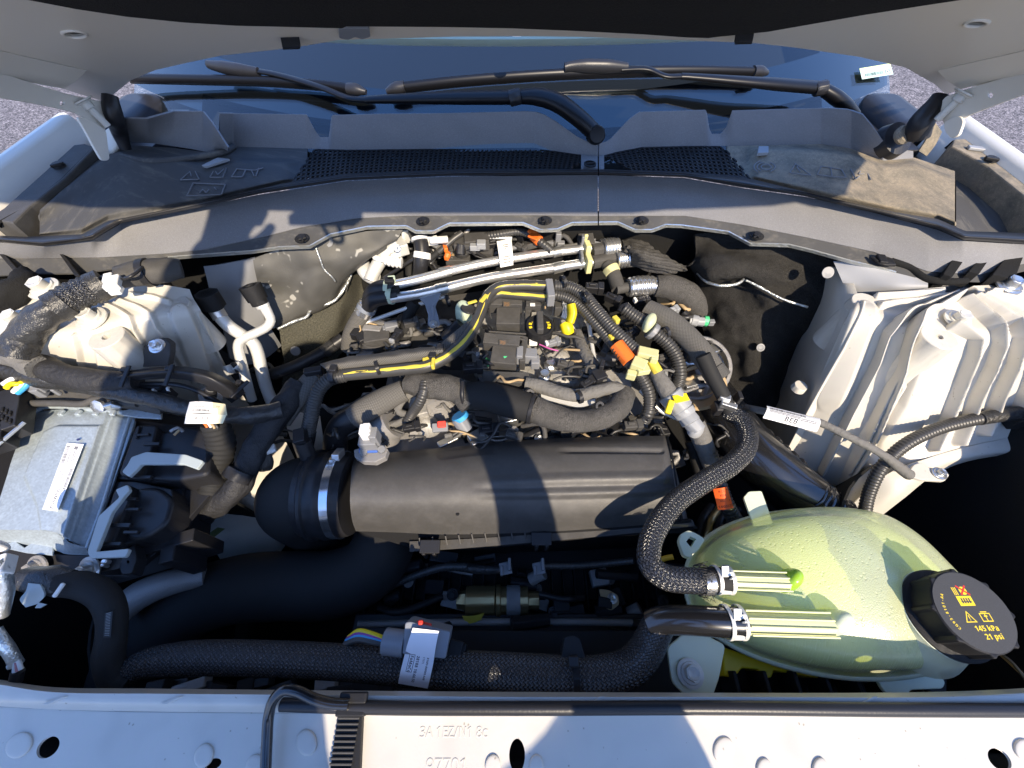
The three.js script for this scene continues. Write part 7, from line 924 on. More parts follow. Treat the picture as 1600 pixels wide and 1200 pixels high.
// ================================================================ left side of the bay
// ---- engine control unit
const ecu = T('control_unit', 'engine control unit in a bright galvanised steel case with white printed label', 'control unit');
{ const EL = [[186, 645], [170, 690], [146, 760], [118, 845]];          // fold line between the flat lid and its sloping side
  const edge = (y) => pick(EL.map(([a, b]) => [b, a]), y);
  const rows = [
    [[46, 646, -0.032], [90, 640, -0.032], [140, 640, -0.032], [205, 646, -0.034]],
    [[40, 662, -0.026], [88, 658, -0.026], [140, 656, -0.027], [203, 662, -0.032]],
    [[16, 726, -0.026], [70, 726, -0.026], [120, 722, -0.027], [180, 730, -0.038]],
    [[0, 790, -0.026], [50, 795, -0.026], [100, 795, -0.027], [156, 802, -0.040]],
    [[-20, 828, -0.028], [30, 828, -0.027], [86, 832, -0.028], [136, 858, -0.045]]];
  const pad = [[96, 664], [70, 676], [50, 720], [40, 745], [60, 790], [66, 826]];
  part(ecu, 'lid', relief(rows, 120, 120, { th: 0.004, disp: (x, y) => { const d = x - edge(y); let h = -0.008 * smooth(-16, 6, d) + 0.0035 * ridge(abs(d + 17), 5, 1) + 0.002 * ridge(abs(d + 9), 3, 1); const px = pick(pad.map(([a, b]) => [b, a]), y); h += 0.0045 * smooth(-3, 3, x - px) * smooth(664, 668, y) * smooth(-14, -20, d); return h; } }), M.galv);
  part(ecu, 'rolled_edge', [tube([[48, 647, -0.03], [66, 637, -0.03], [150, 640, -0.03], [205, 646, -0.032]], 0.0042, { n: 10 }), tube([[205, 648, -0.032], [182, 722, -0.037], [158, 798, -0.04], [136, 856, -0.045]], 0.0028, { n: 8 })], M.galv);
  part(ecu, 'front_skirt', relief([[[-20, 828, -0.028], [30, 828, -0.028], [86, 832, -0.029], [104, 850, -0.036], [136, 858, -0.046]], [[-20, 850, -0.06], [30, 850, -0.06], [86, 860, -0.06], [104, 866, -0.06], [138, 868, -0.062]]], 40, 8, { th: 0.003 }), M.galv);
  part(ecu, 'case_side', gridGeo([pts([[48, 648, -0.036], [16, 728, -0.030], [-4, 790, -0.030], [-24, 830, -0.032]]), pts([[48, 648, -0.036], [16, 728, -0.030], [-4, 790, -0.030], [-24, 830, -0.032]]).map((p) => V(p.x - 0.004, p.y - 0.05, p.z))], 0.003), M.galv);
  part(ecu, 'fixing_ear', plate(flat(-0.022), [[216, 636], [222, 630], [248, 632], [252, 640], [251, 654], [214, 652], [190, 648], [190, 642]], 0.004, { r: 0.003, holes: [oval(231, 640, 4, 4)] }), M.galv); part(ecu, 'rubber_grommet', lathe(P(231, 640, -0.021), UP, [[0.0015, 0], [0.0055, 0], [0.0055, 0.002], [0.0015, 0.002], [0.0015, 0]], 16), M.black);
  part(ecu, 'ink_dot', lathe(P(122.5, 687, -0.0195), UP, [[0, 0.0012], [0.0018, 0.0012], [0.002, 0]], 12), std([0.03, 0.04, 0.14], 0.6));
  for (let i = 0; i < 4; i++) part(ecu, 'edge_tab', bx([96 + i * 27, 645, -0.026], 0.008, 0.006, 0.010), M.galv);
  const t = cv(256, 1024, (x, w, h) => { x.fillStyle = '#4a4a4c'; const put = (f) => { x.save(); x.translate(128, 512); x.rotate(PI / 2); f(); x.restore(); };
    put(() => { bars(x, -470, 62, 300, 52, 46); bars(x, -130, -112, 350, 52, 56); lines(x, -390, -62, 170, 2, 24, 15); lines(x, -370, 18, 180, 1, 20, 15); lines(x, -380, -105, 130, 1, 20, 11); lines(x, -90, -34, 210, 3, 26, 13); lines(x, -80, 62, 130, 1, 24, 14); x.fillRect(-470, -62, 56, 56); x.fillStyle = '#fff'; for (let i = 0; i < 16; i++) x.fillRect(-464 + (i * 23) % 46, -56 + (i * 31) % 46, 7, 7); x.fillStyle = '#3c3c3e'; x.font = 'bold 66px sans-serif'; x.fillText('FoMoCo', 222, 22); x.strokeStyle = '#3c3c3e'; x.lineWidth = 7; x.strokeRect(212, -40, 270, 78); }); }, '#fbfbfa');
  const l = T('part_label', 'white barcode label stuck slantwise on the galvanised control unit lid', 'label'); part(l, 'paper_sheet', patch([[105, 692, -0.0192], [131, 694, -0.0188], [90, 799, -0.0192], [66, 796, -0.0192]]), paper(t)); }
// connectors with their white levers
function ecuPlug(label, body, lev, ribs) {
  const c = T('control_unit_plug', label, 'connector', 'plugs on the control unit'); part(c, 'plug_base', plate(flat(-0.052), body[0], 0.05, { r: 0.003, b: 0.0015 }), M.satin); part(c, 'plug_cover', plate(flat(-0.034), body[1], 0.03, { r: 0.008, b: 0.003, seg: 3 }), M.satin); if (body[2]) part(c, 'wire_shroud', plate(flat(-0.045), body[2], 0.05, { r: 0.012, b: 0.006, seg: 4 }), M.satin);
  for (const [x, y, w, d, a] of ribs) part(c, 'rib', bx([x, y, -0.033], w, 0.006, d, a, 0, 0, 0.001), M.satin);
  part(c, 'lever', [plate(flat(-0.020), lev, 0.006, { r: 0.003, b: 0.001 })], M.lever, 'pale grey locking lever'); return c; }
ecuPlug('upper black control unit plug with a bent white locking lever', [[[210, 655], [248, 660], [322, 672], [330, 700], [322, 745], [262, 754], [212, 750], [180, 748]], [[212, 664], [246, 664], [238, 700], [226, 748], [184, 742]], [[246, 676], [300, 664], [330, 676], [326, 742], [272, 752], [228, 748]]],
  [[190, 737], [201, 745], [213, 734], [221, 725], [286, 725], [308, 733], [318, 720], [290, 710], [228, 706], [205, 714], [199, 726]], [[222, 680, 0.024, 0.004, 0.1], [238, 694, 0.026, 0.005, 0], [230, 722, 0.016, 0.006, 0.1], [222, 746, 0.03, 0.005, 0], [216, 676, 0.004, 0.022, 0.3]]);
ecuPlug('lower black control unit plug with a long white locking lever', [[[174, 752], [212, 752], [268, 764], [274, 790], [250, 830], [206, 848], [146, 856]], [[178, 764], [206, 756], [204, 780], [188, 820], [176, 850], [152, 850]], [[212, 762], [246, 760], [272, 780], [262, 818], [226, 842], [196, 844], [200, 800]]],
  [[180, 765], [199, 757], [203, 765], [195, 774], [175, 800], [156, 848], [150, 862], [202, 857], [196, 870], [140, 872], [136, 862], [154, 806], [186, 777]], [[208, 796, 0.020, 0.004, 0], [190, 821, 0.028, 0.006, 0], [206, 832, 0.02, 0.004, 0], [206, 780, 0.016, 0.004, 0], [174, 850, 0.03, 0.005, 0]]);
{ const b = T('control_unit_bracket', 'black bracket with two flanged bolts below the control unit', 'bracket');
  part(b, 'bracket_bar', [relief([[[-20, 852, -0.06], [60, 864, -0.06], [140, 868, -0.06], [210, 858, -0.06]], [[-20, 890, -0.075], [60, 896, -0.075], [140, 896, -0.075], [205, 884, -0.075]]], 30, 8, { th: 0.01 })], M.satin);
  part(b, 'silver_tab', [plate(flat(-0.056), [[0, 852], [24, 845], [30, 851], [38, 856], [52, 846], [82, 850], [82, 868], [40, 864], [4, 856]], 0.003)], M.galv); part(b, 'side_arm', [plate(flat(-0.06), [[196, 862], [210, 850], [214, 872], [206, 896], [190, 898], [186, 884]], 0.02, { r: 0.004, holes: [oval(200, 878, 3, 3.5)] })], M.satin);
  bolt(b, P(60, 886, -0.062), V(-0.1, 0.8, 0.5), 0.0165, M.castDark); bolt(b, P(142, 888, -0.062), V(-0.1, 0.8, 0.5), 0.0165, M.zinc); part(b, 'silver_pin', [bx([166, 878, -0.05], 0.008, 0.01, 0.006), bx([164, 884, -0.055], 0.005, 0.012, 0.004)], M.alu);
  const w = T('white_tab', 'curled white plastic tab hanging under the taped hose at the lower left', 'tab'); part(w, 'tab_sheet', relief([[[44, 911, -0.004], [62, 913, -0.004]], [[40, 924, -0.006], [66, 920, -0.006]], [[31, 937, -0.010], [69, 932, -0.012]], [[40, 949, -0.018], [58, 944, -0.018]]], 12, 16, { th: 0.0025 }), M.lever); part(w, 'tab_tip', plate(flat(-0.016), [[60, 941], [72, 944], [62, 950], [54, 950]], 0.002), M.lever); part(w, 'clip', bx([92, 922, -0.004], 0.005, 0.004, 0.016, -0.15), M.white);
  const p = T('inner_fender', 'pale painted inner panel in the shade under the left harness', 'inner fender'); part(p, 'panel_sheet', relief([[[312, 812, -0.24], [350, 800, -0.24], [385, 745, -0.235], [400, 700, -0.23], [430, 660, -0.24]], [[328, 845, -0.29], [370, 825, -0.285], [420, 790, -0.28], [450, 760, -0.28], [470, 740, -0.28]], [[350, 885, -0.36], [390, 880, -0.36], [430, 870, -0.36], [455, 840, -0.36], [480, 820, -0.36]]], 30, 30, {}), M.paint); part(p, 'hole_shade_disc', lathe(P(429, 836, -0.33), V(0.1, 0.9, 0.3), [[0, 0], [0.006, 0], [0.006, 0.0008], [0, 0.0008]], 16), M.foam); part(p, 'green_tape', patch([[304, 848, -0.235], [340, 824, -0.235], [352, 826, -0.235], [316, 854, -0.235]]), std([0.14, 0.18, 0.07], 0.6, 0, { side: THREE.DoubleSide })); part(p, 'lower_sheet', relief([[[240, 700, -0.1], [290, 690, -0.1], [330, 690, -0.11]], [[250, 760, -0.14], [290, 770, -0.14], [330, 780, -0.15]]], 12, 12, {}), M.paint);  // black disc laid on the panel stands for the shade inside a hole
  const q = T('inner_fender', 'pale painted slope behind the left harness beside the corrugated loom end', 'inner fender'); part(q, 'panel_sheet', relief([[[440, 640, -0.17], [470, 640, -0.17], [500, 650, -0.18]], [[452, 680, -0.2], [480, 690, -0.2], [505, 690, -0.2]], [[470, 730, -0.26], [490, 740, -0.26], [510, 730, -0.26]]], 12, 14, {}), M.paint);
  const t = T('ecu_tray', 'black plastic tray and battery box sides around the control unit', 'tray'); part(t, 'tray_plate', plate(flat(-0.085), [[-60, 640], [60, 630], [230, 640], [340, 660], [330, 770], [260, 850], [200, 900], [-60, 905]], 0.01, { b: 0.001 }), M.satin); part(t, 'tray_wall', [bx([300, 790, -0.12], 0.02, 0.08, 0.2, 0.3), bx([240, 870, -0.12], 0.16, 0.08, 0.02, 0.3)], M.satin);
  part(t, 'rear_ledge', relief([[[45, 612, 0.0], [100, 606, 0.0], [180, 622, 0.0], [250, 640, -0.01]], [[42, 640, -0.02], [100, 630, -0.02], [180, 636, -0.02], [250, 648, -0.02]]], 20, 8, { th: 0.008 }), M.blackDust); }
// ---- AC lines with service caps
{ const a = T('ac_line', 'thin aluminium AC line with upright black hexagonal service cap', 'AC line');
  part(a, 'pipe_body', tube([[410, 474, 0.010], [417, 486, 0.0], [423, 500, -0.016], [418, 510, -0.022], [402, 519, -0.026], [384, 527, -0.03], [375, 533, -0.034], [372, 542, -0.042], [377, 565, -0.065], [384, 592, -0.095], [394, 625, -0.14]], [0.010, 0.0085, 0.0082, 0.0082, 0.0085, 0.0085, 0.009, 0.009, 0.009, 0.0085, 0.0085], { n: 18 }), M.aluPale);
  part(a, 'valve_collar', cyl([403, 466, 0.022], [412, 480, 0.006], 0.0125, 0.012), M.aluPale); const c0 = P(390, 446, 0.045), c1 = P(405, 472, 0.016), ax = c1.clone().sub(c0).normalize(); const hx = new THREE.CylinderGeometry(0.0195, 0.0175, 0.028, 6); hx.rotateX(PI); part(a, 'service_cap', [norm(aim(hx.toNonIndexed(), c0.clone().addScaledVector(ax, 0.014), ax)), lathe(c0, ax, [[0, 0], [0.012, 0], [0.0135, 0.004], [0.0135, 0.03], [0, 0.03]], 24), lathe(c0, ax, [[0.004, -0.002], [0.009, -0.002], [0.009, 0.002], [0.004, 0.002], [0.004, -0.002]], 12), lathe(c1, ax, [[0, -0.004], [0.0145, -0.004], [0.0145, 0.004], [0, 0.004]], 24)], M.black);
  const b = T('ac_line', 'thick aluminium AC line with black cap leaning over the left tower', 'AC line');
  part(b, 'pipe_body', tube([[333, 476, 0.022], [342, 492, 0.008], [356, 508, -0.01], [376, 522, -0.03], [395, 535, -0.05], [403, 552, -0.07], [408, 575, -0.095], [416, 605, -0.13], [430, 640, -0.17]], 0.0112, { n: 20 }), M.aluPale); part(b, 'collar', cyl([337, 484, 0.015], [345, 497, 0.003], 0.0128), M.alu);
  const d0 = P(322, 458, 0.048), d1 = P(336, 482, 0.018), bxs = d1.clone().sub(d0).normalize(); const h2 = new THREE.CylinderGeometry(0.0215, 0.020, 0.026, 8); part(b, 'service_cap', [norm(aim(h2.toNonIndexed(), d0.clone().addScaledVector(bxs, 0.013), bxs)), lathe(d0, bxs, [[0, 0], [0.014, 0], [0.0165, 0.005], [0.0165, 0.03], [0, 0.03]], 24)], M.black);
  const k = T('pipe_bracket', 'small tan bracket joining the AC lines to the harness cover', 'bracket'); part(k, 'bracket_body', [cyl([352, 580, -0.05], [376, 572, -0.06], 0.009), bx([370, 574, -0.05], 0.014, 0.014, 0.016, 0.3)], M.aluPale); part(k, 'black_band', cyl([364, 576, -0.05], [372, 573, -0.052], 0.0105), M.satin); }
// ---- harnesses along the left tower
{ const h = T('taped_harness', 'rear harness with crinkled tape and foam along the top of the left tower', 'harness');
  part(h, 'crinkled_tape', tube([[30, 560, 0.07], [38, 530, 0.085], [52, 508, 0.10], [72, 492, 0.108], [96, 476, 0.112], [112, 466, 0.113]], [0.020, 0.021, 0.021, 0.021, 0.020, 0.0195], { n: 28, step: 0.003, wob: 0.22 }), M.tape);
  part(h, 'corrugated_sleeve', tube([[96, 475, 0.113], [120, 462, 0.114], [150, 449, 0.115]], 0.0225, { n: 26, rib: [0.009, 0.10] }), M.braid);
  part(h, 'smooth_band', [tube([[84, 483, 0.112], [104, 472, 0.113]], 0.0225, { n: 22 }), tube([[146, 451, 0.115], [165, 443, 0.115]], 0.0225, { n: 22 })], M.tape);
  part(h, 'foam_wrap', tube([[185, 434, 0.115], [215, 428, 0.112], [250, 422, 0.108], [284, 420, 0.10]], [0.018, 0.021, 0.022, 0.017], { n: 20, wob: 0.15, flat: [0.9, 1] }), M.blackDust); part(h, 'cable_strap', [tube([[180, 438, 0.125], [204, 432, 0.135], [220, 420, 0.13], [222, 414, 0.12]], 0.0025, { n: 6 }), lathe(P(230, 426, 0.11), V(1, 0, -0.3), [[0.0205, -0.005], [0.0225, -0.005], [0.0225, 0.005], [0.0205, 0.005], [0.0205, -0.005]], 24)], M.satin);
  part(h, 'white_clip', [bx([176, 442, 0.132], 0.02, 0.010, 0.026, 0.4), bx([182, 454, 0.125], 0.016, 0.008, 0.014, 0.2), bx([170, 436, 0.128], 0.012, 0.01, 0.02, 0.4)], M.white); part(h, 'loom_tail', tube([[160, 445, 0.115], [185, 435, 0.115], [215, 430, 0.112]], 0.012, { n: 14 }), M.satin);
  const m = T('main_harness', 'main taped harness passing in front of the left tower into a black loom cover', 'harness');
  part(m, 'taped_loom', tube([[-30, 530, 0.05], [10, 545, 0.05], [50, 566, 0.045], [90, 582, 0.04], [130, 592, 0.035], [175, 596, 0.03], [215, 596, 0.025]], [0.02, 0.021, 0.020, 0.018, 0.0175, 0.017, 0.017], { n: 22, step: 0.004, wob: 0.14 }), M.tapeDark);
  part(m, 'fluffy_wrap', tube([[-30, 540, 0.055], [0, 545, 0.06], [30, 560, 0.06], [60, 575, 0.052]], [0.016, 0.018, 0.018, 0.016], { n: 20, wob: 0.3, step: 0.004 }), M.tapeCloth);
  part(m, 'loom_cover', relief([[[166, 586, 0.03], [215, 577, 0.035], [270, 572, 0.035], [320, 578, 0.03], [355, 592, 0.01], [384, 614, -0.02]], [[168, 592, 0.042], [215, 584, 0.046], [270, 580, 0.046], [316, 586, 0.04], [346, 600, 0.022], [374, 622, -0.012]], [[172, 600, 0.03], [218, 594, 0.03], [270, 592, 0.03], [310, 598, 0.026], [336, 610, 0.01], [362, 630, -0.02]]], 70, 16, { th: 0.012 }), M.satin);
  part(m, 'cover_lip', tube([[185, 604, 0.014], [230, 600, 0.016], [280, 602, 0.014], [312, 612, 0.004], [340, 628, -0.012], [352, 640, -0.03]], 0.004, { n: 8 }), M.satin); for (const [x, y] of [[195, 592], [264, 590], [374, 612]]) part(m, 'cable_tie', [bx([x, y - 4, x > 300 ? 0.0 : 0.046], 0.007, 0.003, 0.036, x > 300 ? -0.7 : 0, 0.2), bx([x, y - 14, x > 300 ? 0.0 : 0.045], 0.010, 0.008, 0.008)], M.satin);
  part(m, 'tower_clip', plate(frame(P(245, 555, 0.03), V(0, 0.7, 0.7), V(1, 0, 0)), [[226, 540], [236, 530], [254, 528], [266, 536], [266, 552], [262, 572], [216, 574]], 0.012, { r: 0.004, b: 0.0015 }), M.blackDust); bolt(m, P(246, 541, 0.06), V(0, 1, 0.3), 0.012, M.alu);
  const l = T('lower_harness', 'lower harness of shiny crinkled tape behind the control unit', 'harness'); part(l, 'taped_loom', tube([[-20, 570, 0.03], [20, 580, 0.03], [60, 592, 0.028], [105, 596, 0.024], [155, 606, 0.02], [205, 616, 0.016], [250, 627, 0.01], [300, 639, 0.0], [345, 647, -0.01], [400, 648, -0.02], [440, 640, -0.03]], [0.015, 0.0155, 0.0145, 0.0145, 0.014, 0.0135, 0.0135, 0.013, 0.0135, 0.014, 0.014], { n: 20, step: 0.004, wob: 0.16 }), M.tape);
  const v = T('vertical_harness', 'black taped harness trunk descending between the control unit and the engine', 'harness'); part(v, 'taped_loom', tube([[470, 600, -0.04], [440, 640, -0.05], [412, 680, -0.06], [390, 720, -0.075], [372, 760, -0.09], [345, 785, -0.11], [318, 800, -0.14], [300, 840, -0.2]], [0.019, 0.021, 0.020, 0.019, 0.019, 0.020, 0.020, 0.020], { n: 22, step: 0.005, wob: 0.2 }), M.tapeDark); part(v, 'taped_loom', tube([[335, 660, -0.02], [345, 690, -0.05], [340, 730, -0.08], [330, 770, -0.1]], [0.02, 0.022, 0.02, 0.02], { n: 20, rib: [0.009, 0.08] }), M.rubber); part(v, 'shiny_band', tube([[378, 735, -0.072], [368, 750, -0.076]], 0.0205, { n: 20, wob: 0.2 }), M.satin); part(v, 'cloth_end', tube([[404, 695, -0.09], [412, 716, -0.1], [414, 730, -0.12]], 0.012, { n: 14, wob: 0.3 }), M.tapeCloth); part(v, 'white_clip', bx([416, 704, -0.075], 0.03, 0.008, 0.014, 0.4), M.white);
  const t = T('part_label', 'white and cream tag lettered TP flagged on the lower harness', 'label'), tx = cv(320, 192, (x) => { x.fillStyle = '#efe3b8'; x.fillRect(214, 0, 106, 96); x.fillRect(250, 96, 70, 96); x.fillStyle = '#5a5a5a'; x.font = 'bold 30px sans-serif'; x.fillText('TP', 240, 76); x.font = '24px sans-serif'; x.fillText('TL XXX', 40, 24); x.fillRect(40, 62, 130, 4); lines(x, 30, 84, 150, 1, 10, 10); bars(x, 50, 130, 140, 30, 22); x.font = '22px sans-serif'; x.fillText('1C', 250, 110); }, '#eceae4');
  part(t, 'tag_sheet', [patch([[296, 628, 0.022], [351, 630, 0.018], [354, 648, 0.018], [291, 646, 0.022]].map((p) => p), 6, 4, (a, b) => 0.003 * sin(a * 4))], paper(tx)); part(t, 'tag_fold', patch([[291, 646, 0.022], [354, 648, 0.018], [348, 662, 0.006], [288, 662, 0.010]], 6, 4), paper(cv(320, 96, (x) => { x.fillStyle = '#efe3b8'; x.fillRect(250, 0, 70, 96); x.fillStyle = '#6a6a6a'; bars(x, 50, 24, 140, 34, 24); }, '#eceae4')));
  const w = T('coloured_wires', 'stray orange and white wires under the TP tag', 'wires'); [[M.orange, 0], [M.white, 6], [M.tan2, 11], [M.conduit, 16]].forEach(([m2, o]) => part(w, 'wire', tube([[318 + o, 660, -0.01], [324 + o, 668, -0.012], [320 + o, 676, -0.03]], 0.002, { n: 6 }), m2)); part(w, 'wire', tube([[266, 674, -0.02], [278, 668, -0.02], [286, 674, -0.03]], 0.0025, { n: 6 }), M.greyLight); part(w, 'wire', tube([[272, 680, -0.02], [280, 672, -0.02]], 0.002, { n: 6 }), M.tan2);
  const c = T('fuse_box_connector', 'black connector block with yellow and blue wires at the left edge', 'connector'); part(c, 'block_body', [bx([10, 650, 0.0], 0.055, 0.03, 0.085, 0.5), bx([-12, 680, 0.0], 0.05, 0.03, 0.06, 0.5)], M.satin); for (let i = 0; i < 6; i++) part(c, 'pin_slot', bx([4 + (i % 3) * 6, 640 + Math.floor(i / 3) * 12 + (i % 3) * 3, 0.016], 0.004, 0.004, 0.010, 0.5), M.black); part(c, 'bright_edge', tube([[38, 660, 0.008], [12, 682, 0.008], [-10, 700, 0.008]], 0.003, { n: 6 }), M.zinc);
  part(c, 'wire', tube([[10, 606, 0.03], [16, 600, 0.034], [30, 600, 0.034], [38, 596, 0.03]], 0.004, { n: 8 }), M.yellow); part(c, 'wire', tube([[28, 614, 0.02], [38, 606, 0.026], [44, 600, 0.028]], 0.004, { n: 8 }), M.blueW); part(c, 'wire', tube([[22, 612, 0.022], [30, 604, 0.03], [38, 598, 0.03]], 0.004, { n: 8 }), M.white); part(c, 'wire', tube([[6, 600, 0.03], [20, 592, 0.036], [34, 590, 0.03]], 0.004, { n: 8 }), M.white); part(c, 'side_plug', [bx([58, 602, 0.016], 0.022, 0.02, 0.02, 0.1), bx([66, 606, 0.01], 0.012, 0.02, 0.026, 0.1)], M.grey); part(c, 'clear_pin', [bx([84, 604, 0.012], 0.018, 0.006, 0.01), bx([88, 612, 0.01], 0.006, 0.016, 0.006)], M.grey);
  const r = T('support_rod', 'dark metal rod with a bright bolt head behind the control unit', 'rod'); part(r, 'rod_body', tube([[42, 630, -0.005], [90, 630, -0.005], [134, 630, -0.005], [146, 624, -0.004], [158, 623, -0.004], [170, 628, -0.005], [215, 631, -0.006]], 0.0055, { n: 12 }), M.blackDust); part(r, 'bolt_head', [lathe(P(156, 634, 0.0), V(0, 0.6, 0.8), [[0, 0], [0.011, 0], [0.011, 0.005], [0.007, 0.007], [0, 0.007]], 8), bx([172, 634, 0.0], 0.014, 0.012, 0.008, 0.4), cyl([176, 634, 0.0], [190, 637, -0.005], 0.006, 0.003)], M.zinc);
  const g = T('clear_cap', 'translucent round cap with a dark stem under the loom cover', 'cap'); part(g, 'cap_dome', dome(oval(330, 622, 18, 15), -0.03, -0.012, { n: 30, m: 10 }), M.greyLight); part(g, 'stem', cyl([328, 618, -0.014], [330, 606, 0.004], 0.010, 0.008), M.satin);
  const s = T('black_bracket', 'black plastic bracket block in front of the main harness', 'bracket'); part(s, 'block_body', [bx([232, 606, 0.01], 0.05, 0.016, 0.012), bx([240, 618, 0.0], 0.06, 0.02, 0.02), bx([196, 604, 0.012], 0.035, 0.012, 0.010, -0.2)], M.satin); part(s, 'white_stud', [cyl([240, 613, 0.012], [244, 612, 0.012], 0.006), cyl([262, 609, 0.008], [266, 608, 0.008], 0.005)], M.white);
  const e = T('hanging_wires', 'silver shielded wire tail with pink ends hanging at the lower left edge', 'wires'); part(e, 'shield_braid', tube([[-10, 880, 0.06], [4, 892, 0.05], [10, 920, 0.03], [4, 960, 0.0]], 0.0065, { n: 12, wob: 0.2 }), M.foil); part(e, 'shield_braid', tube([[-8, 985, 0.01], [8, 1008, 0.0], [18, 1024, -0.01], [26, 1038, -0.02]], 0.0062, { n: 12, wob: 0.3 }), M.foil); part(e, 'wire', tube([[24, 1034, -0.014], [23, 1050, -0.02]], 0.0025, { n: 6 }), M.white); part(e, 'wire', tube([[26, 1034, -0.014], [28, 1048, -0.02]], 0.0025, { n: 6 }), std([0.6, 0.25, 0.25], 0.5)); part(e, 'wire', tube([[28, 1032, -0.014], [33, 1046, -0.02]], 0.0025, { n: 6 }), M.white); part(e, 'wire', tube([[22, 1030, -0.012], [14, 1038, -0.012], [14, 1044, -0.02]], 0.0018, { n: 6 }), M.white); part(e, 'dark_tail', tube([[28, 1048, -0.022], [24, 1066, -0.03]], 0.006, { n: 10 }), M.satin);
  const z = T('pale_connector', 'pale oval plastic connector half in frame above the hanging wires', 'connector'); part(z, 'shell', dome(oval(-2, 853, 14, 9), 0.05, 0.07, { n: 24, m: 8, bot: 0.01 }), M.white); part(z, 'lower_block', [bx([4, 884, 0.05], 0.016, 0.016, 0.022, 0.4), bx([2, 894, 0.045], 0.012, 0.014, 0.016, -0.2)], M.white);
  const o = T('edge_foam', 'ragged black foam edge beside the cowl at the far left', 'foam'); part(o, 'foam_lump', [tube([[-20, 480, 0.10], [10, 462, 0.105], [34, 444, 0.108], [42, 428, 0.1]], [0.02, 0.022, 0.018, 0.012], { n: 16, wob: 0.4 })], M.foam); }
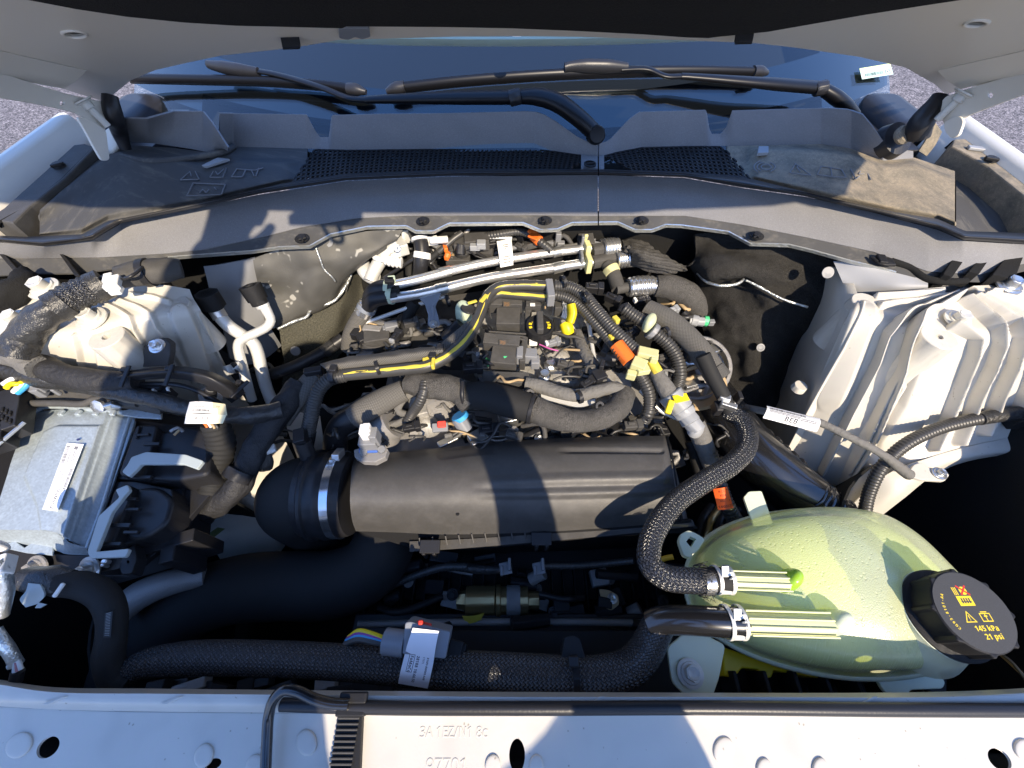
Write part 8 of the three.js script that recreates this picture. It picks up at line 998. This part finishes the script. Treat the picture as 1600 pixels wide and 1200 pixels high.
// ================================================================ the photographer, behind the camera, whose shadow falls across the bay
{ const who = T('person', 'person leaning over the front of the truck with one hand on the hood edge', 'person');
  const J = { hip: V(-0.08, -0.02, 0.74), chest: V(-0.08, 0.33, 0.60), neck: V(-0.075, 0.48, 0.50), head: V(-0.05, 0.60, 0.40), crown: V(-0.05, 0.68, 0.39),
    shL: V(-0.31, 0.45, 0.475), elL: V(-0.31, 0.585, 0.27), wrL: V(-0.235, 0.735, 0.085), shR: V(0.05, 0.41, 0.68), elR: V(0.285, 0.335, 0.445), wrR: V(0.175, 0.53, 0.125),
    hL: V(-0.20, -0.06, 0.74), kL: V(-0.22, -0.50, 0.70), aL: V(-0.23, -0.93, 0.74), tL: V(-0.24, -0.98, 0.58), hR: V(0.0, -0.06, 0.74), kR: V(0.03, -0.50, 0.72), aR: V(0.05, -0.93, 0.78), tR: V(0.06, -0.98, 0.62) };
  const field = (bones, res, c, half, k) => {                         // tapered capsules joined with a smooth minimum
    const mc = new MarchingCubes(res, M.cloth, false, false, 400000); mc.isolation = 0; const h = half * 2 / res;
    for (let z = 0; z < res; z++) for (let y = 0; y < res; y++) for (let x = 0; x < res; x++) {
      const px = c.x + (x / (res / 2) - 1) * half, py = c.y + (y / (res / 2) - 1) * half, pz = c.z + (z / (res / 2) - 1) * half; let s = 0, dm = 1e9;
      for (const [a, b, r0, r1] of bones) { const bx2 = b.x - a.x, by = b.y - a.y, bz = b.z - a.z, t = clamp(((px - a.x) * bx2 + (py - a.y) * by + (pz - a.z) * bz) / (bx2 * bx2 + by * by + bz * bz + 1e-9), 0, 1), d = Math.hypot(px - a.x - bx2 * t, py - a.y - by * t, pz - a.z - bz * t) - lerp(r0, r1, t); dm = min(dm, d); if (d < 0.3) s += Math.exp(-d / k); }
      mc.field[x + y * res + z * res * res] = -(s > 0 ? -k * Math.log(s) : dm);
    }
    mc.update(); const n = mc.count, p = new Float32Array(mc.positionArray.slice(0, n * 3)), q = new Float32Array(mc.normalArray.slice(0, n * 3));
    for (let i = 0; i < n; i++) { p[i * 3] = c.x + p[i * 3] * half; p[i * 3 + 1] = c.y + p[i * 3 + 1] * half; p[i * 3 + 2] = c.z + p[i * 3 + 2] * half; }
    const g = new THREE.BufferGeometry(); g.setAttribute('position', new THREE.BufferAttribute(p, 3)); g.setAttribute('normal', new THREE.BufferAttribute(q, 3)); return norm(g);
  };
  const body = [[J.hip, J.chest, 0.12, 0.115], [J.chest, J.neck, 0.10, 0.06], [J.neck, J.head, 0.056, 0.07], [J.shL, J.shR, 0.062, 0.062], [J.shL, J.elL, 0.058, 0.054], [J.elL, J.wrL, 0.054, 0.040], [J.shR, J.elR, 0.056, 0.052], [J.elR, J.wrR, 0.050, 0.030], [J.hL, J.kL, 0.095, 0.06], [J.kL, J.aL, 0.06, 0.042], [J.aL, J.tL, 0.045, 0.035], [J.hR, J.kR, 0.095, 0.06], [J.kR, J.aR, 0.06, 0.042], [J.aR, J.tR, 0.045, 0.035]];
  const headB = [[J.head, J.crown, 0.085, 0.088], [J.head.clone().add(V(0, -0.05, -0.035)), J.head.clone().add(V(0, 0.01, -0.02)), 0.045, 0.06], [J.head.clone().add(V(0, -0.005, -0.095)), J.head.clone().add(V(0, 0.03, -0.085)), 0.014, 0.009], [J.head.clone().add(V(-0.088, 0.0, 0.0)), J.head.clone().add(V(-0.09, 0.03, 0.005)), 0.012, 0.014], [J.head.clone().add(V(0.088, 0.0, 0.0)), J.head.clone().add(V(0.09, 0.03, 0.005)), 0.012, 0.014], [J.neck, J.head, 0.05, 0.05]];
  const hand = (w, dir, curl, side) => {                              // palm, four bent fingers and a thumb
    dir = dir.clone().normalize(); curl = curl.clone().addScaledVector(dir, -curl.dot(dir)).normalize(); const lat = dir.clone().cross(curl).multiplyScalar(side), P2 = (a, b, c) => w.clone().addScaledVector(dir, a).addScaledVector(lat, b).addScaledVector(curl, c), B = [[w.clone().addScaledVector(dir, -0.02), P2(0.03, 0, 0), 0.027, 0.026]];
    [[0.030, 0.034], [0.010, 0.039], [-0.011, 0.036], [-0.031, 0.028]].forEach(([b, l]) => { const k0 = P2(0.085, b, 0), k1 = P2(0.085 + l * 0.75, b, l * 0.6), k2 = P2(0.085 + l * 0.7, b, l * 1.35), k3 = P2(0.085 + l * 0.15, b, l * 1.7); B.push([P2(0.02, b * 0.6, 0), k0, 0.014, 0.012], [k0, k1, 0.0105, 0.0095], [k1, k2, 0.0095, 0.0085], [k2, k3, 0.0085, 0.0075]); });
    B.push([P2(0.02, 0.03, 0.005), P2(0.052, 0.056, 0.016), 0.014, 0.0115], [P2(0.052, 0.056, 0.016), P2(0.086, 0.058, 0.034), 0.0112, 0.0088]); return B; };
  const dirL = V(0.02, 0.035, -0.05), curlL = V(0, -0.5, -0.6), dirR = V(-0.32, 0.2, -0.75), curlR = V(-0.8, 0.1, 0.1);
  const fig = part(who, 'body', [field(body, 120, V(0, -0.1, 0.45), 0.95, 0.02), field(headB, 90, J.head.clone().add(V(0, 0.02, 0)), 0.17, 0.012), field(hand(J.wrL, dirL, curlL, -1), 80, J.wrL.clone().addScaledVector(dirL.clone().normalize(), 0.05), 0.13, 0.004), field(hand(J.wrR, dirR, curlR, -1), 80, J.wrR.clone().addScaledVector(dirR.clone().normalize(), 0.05), 0.13, 0.004)], M.cloth);
  { const g = new THREE.SphereGeometry(0.098, 28, 20, 0, 2 * PI, 0, 1.75); g.rotateX(0.45); const c = J.head.clone().add(V(0, 0.055, 0.012)); g.translate(c.x, c.y, c.z); part(fig, 'hair', g, M.frit); }
  const ph = T('phone', 'phone held flat above the engine bay by the person taking the picture', 'phone'); const pl = new RoundedBoxGeometry(0.158, 0.076, 0.008, 3, 0.004); pl.rotateX(-PITCH); pl.translate(0.055, 0.552, 0.0); pl.translate(0, 0.012 * sin(PITCH), 0.014 * cos(PITCH) + 0.012); part(ph, 'phone_body', pl, M.gloss); }
// ---------------------------------------------------------------- every thing's origin at its base
for (const g of all) {
  const b = new THREE.Box3().setFromObject(g); if (b.isEmpty()) { console.log('empty', g.name); continue; }
  const o = V((b.min.x + b.max.x) / 2, b.min.y, (b.min.z + b.max.z) / 2); g.position.copy(o);
  for (const c of g.children) c.position.sub(o);
}
camera.lookAt; camera.updateMatrixWorld();
renderer.render(scene, camera);
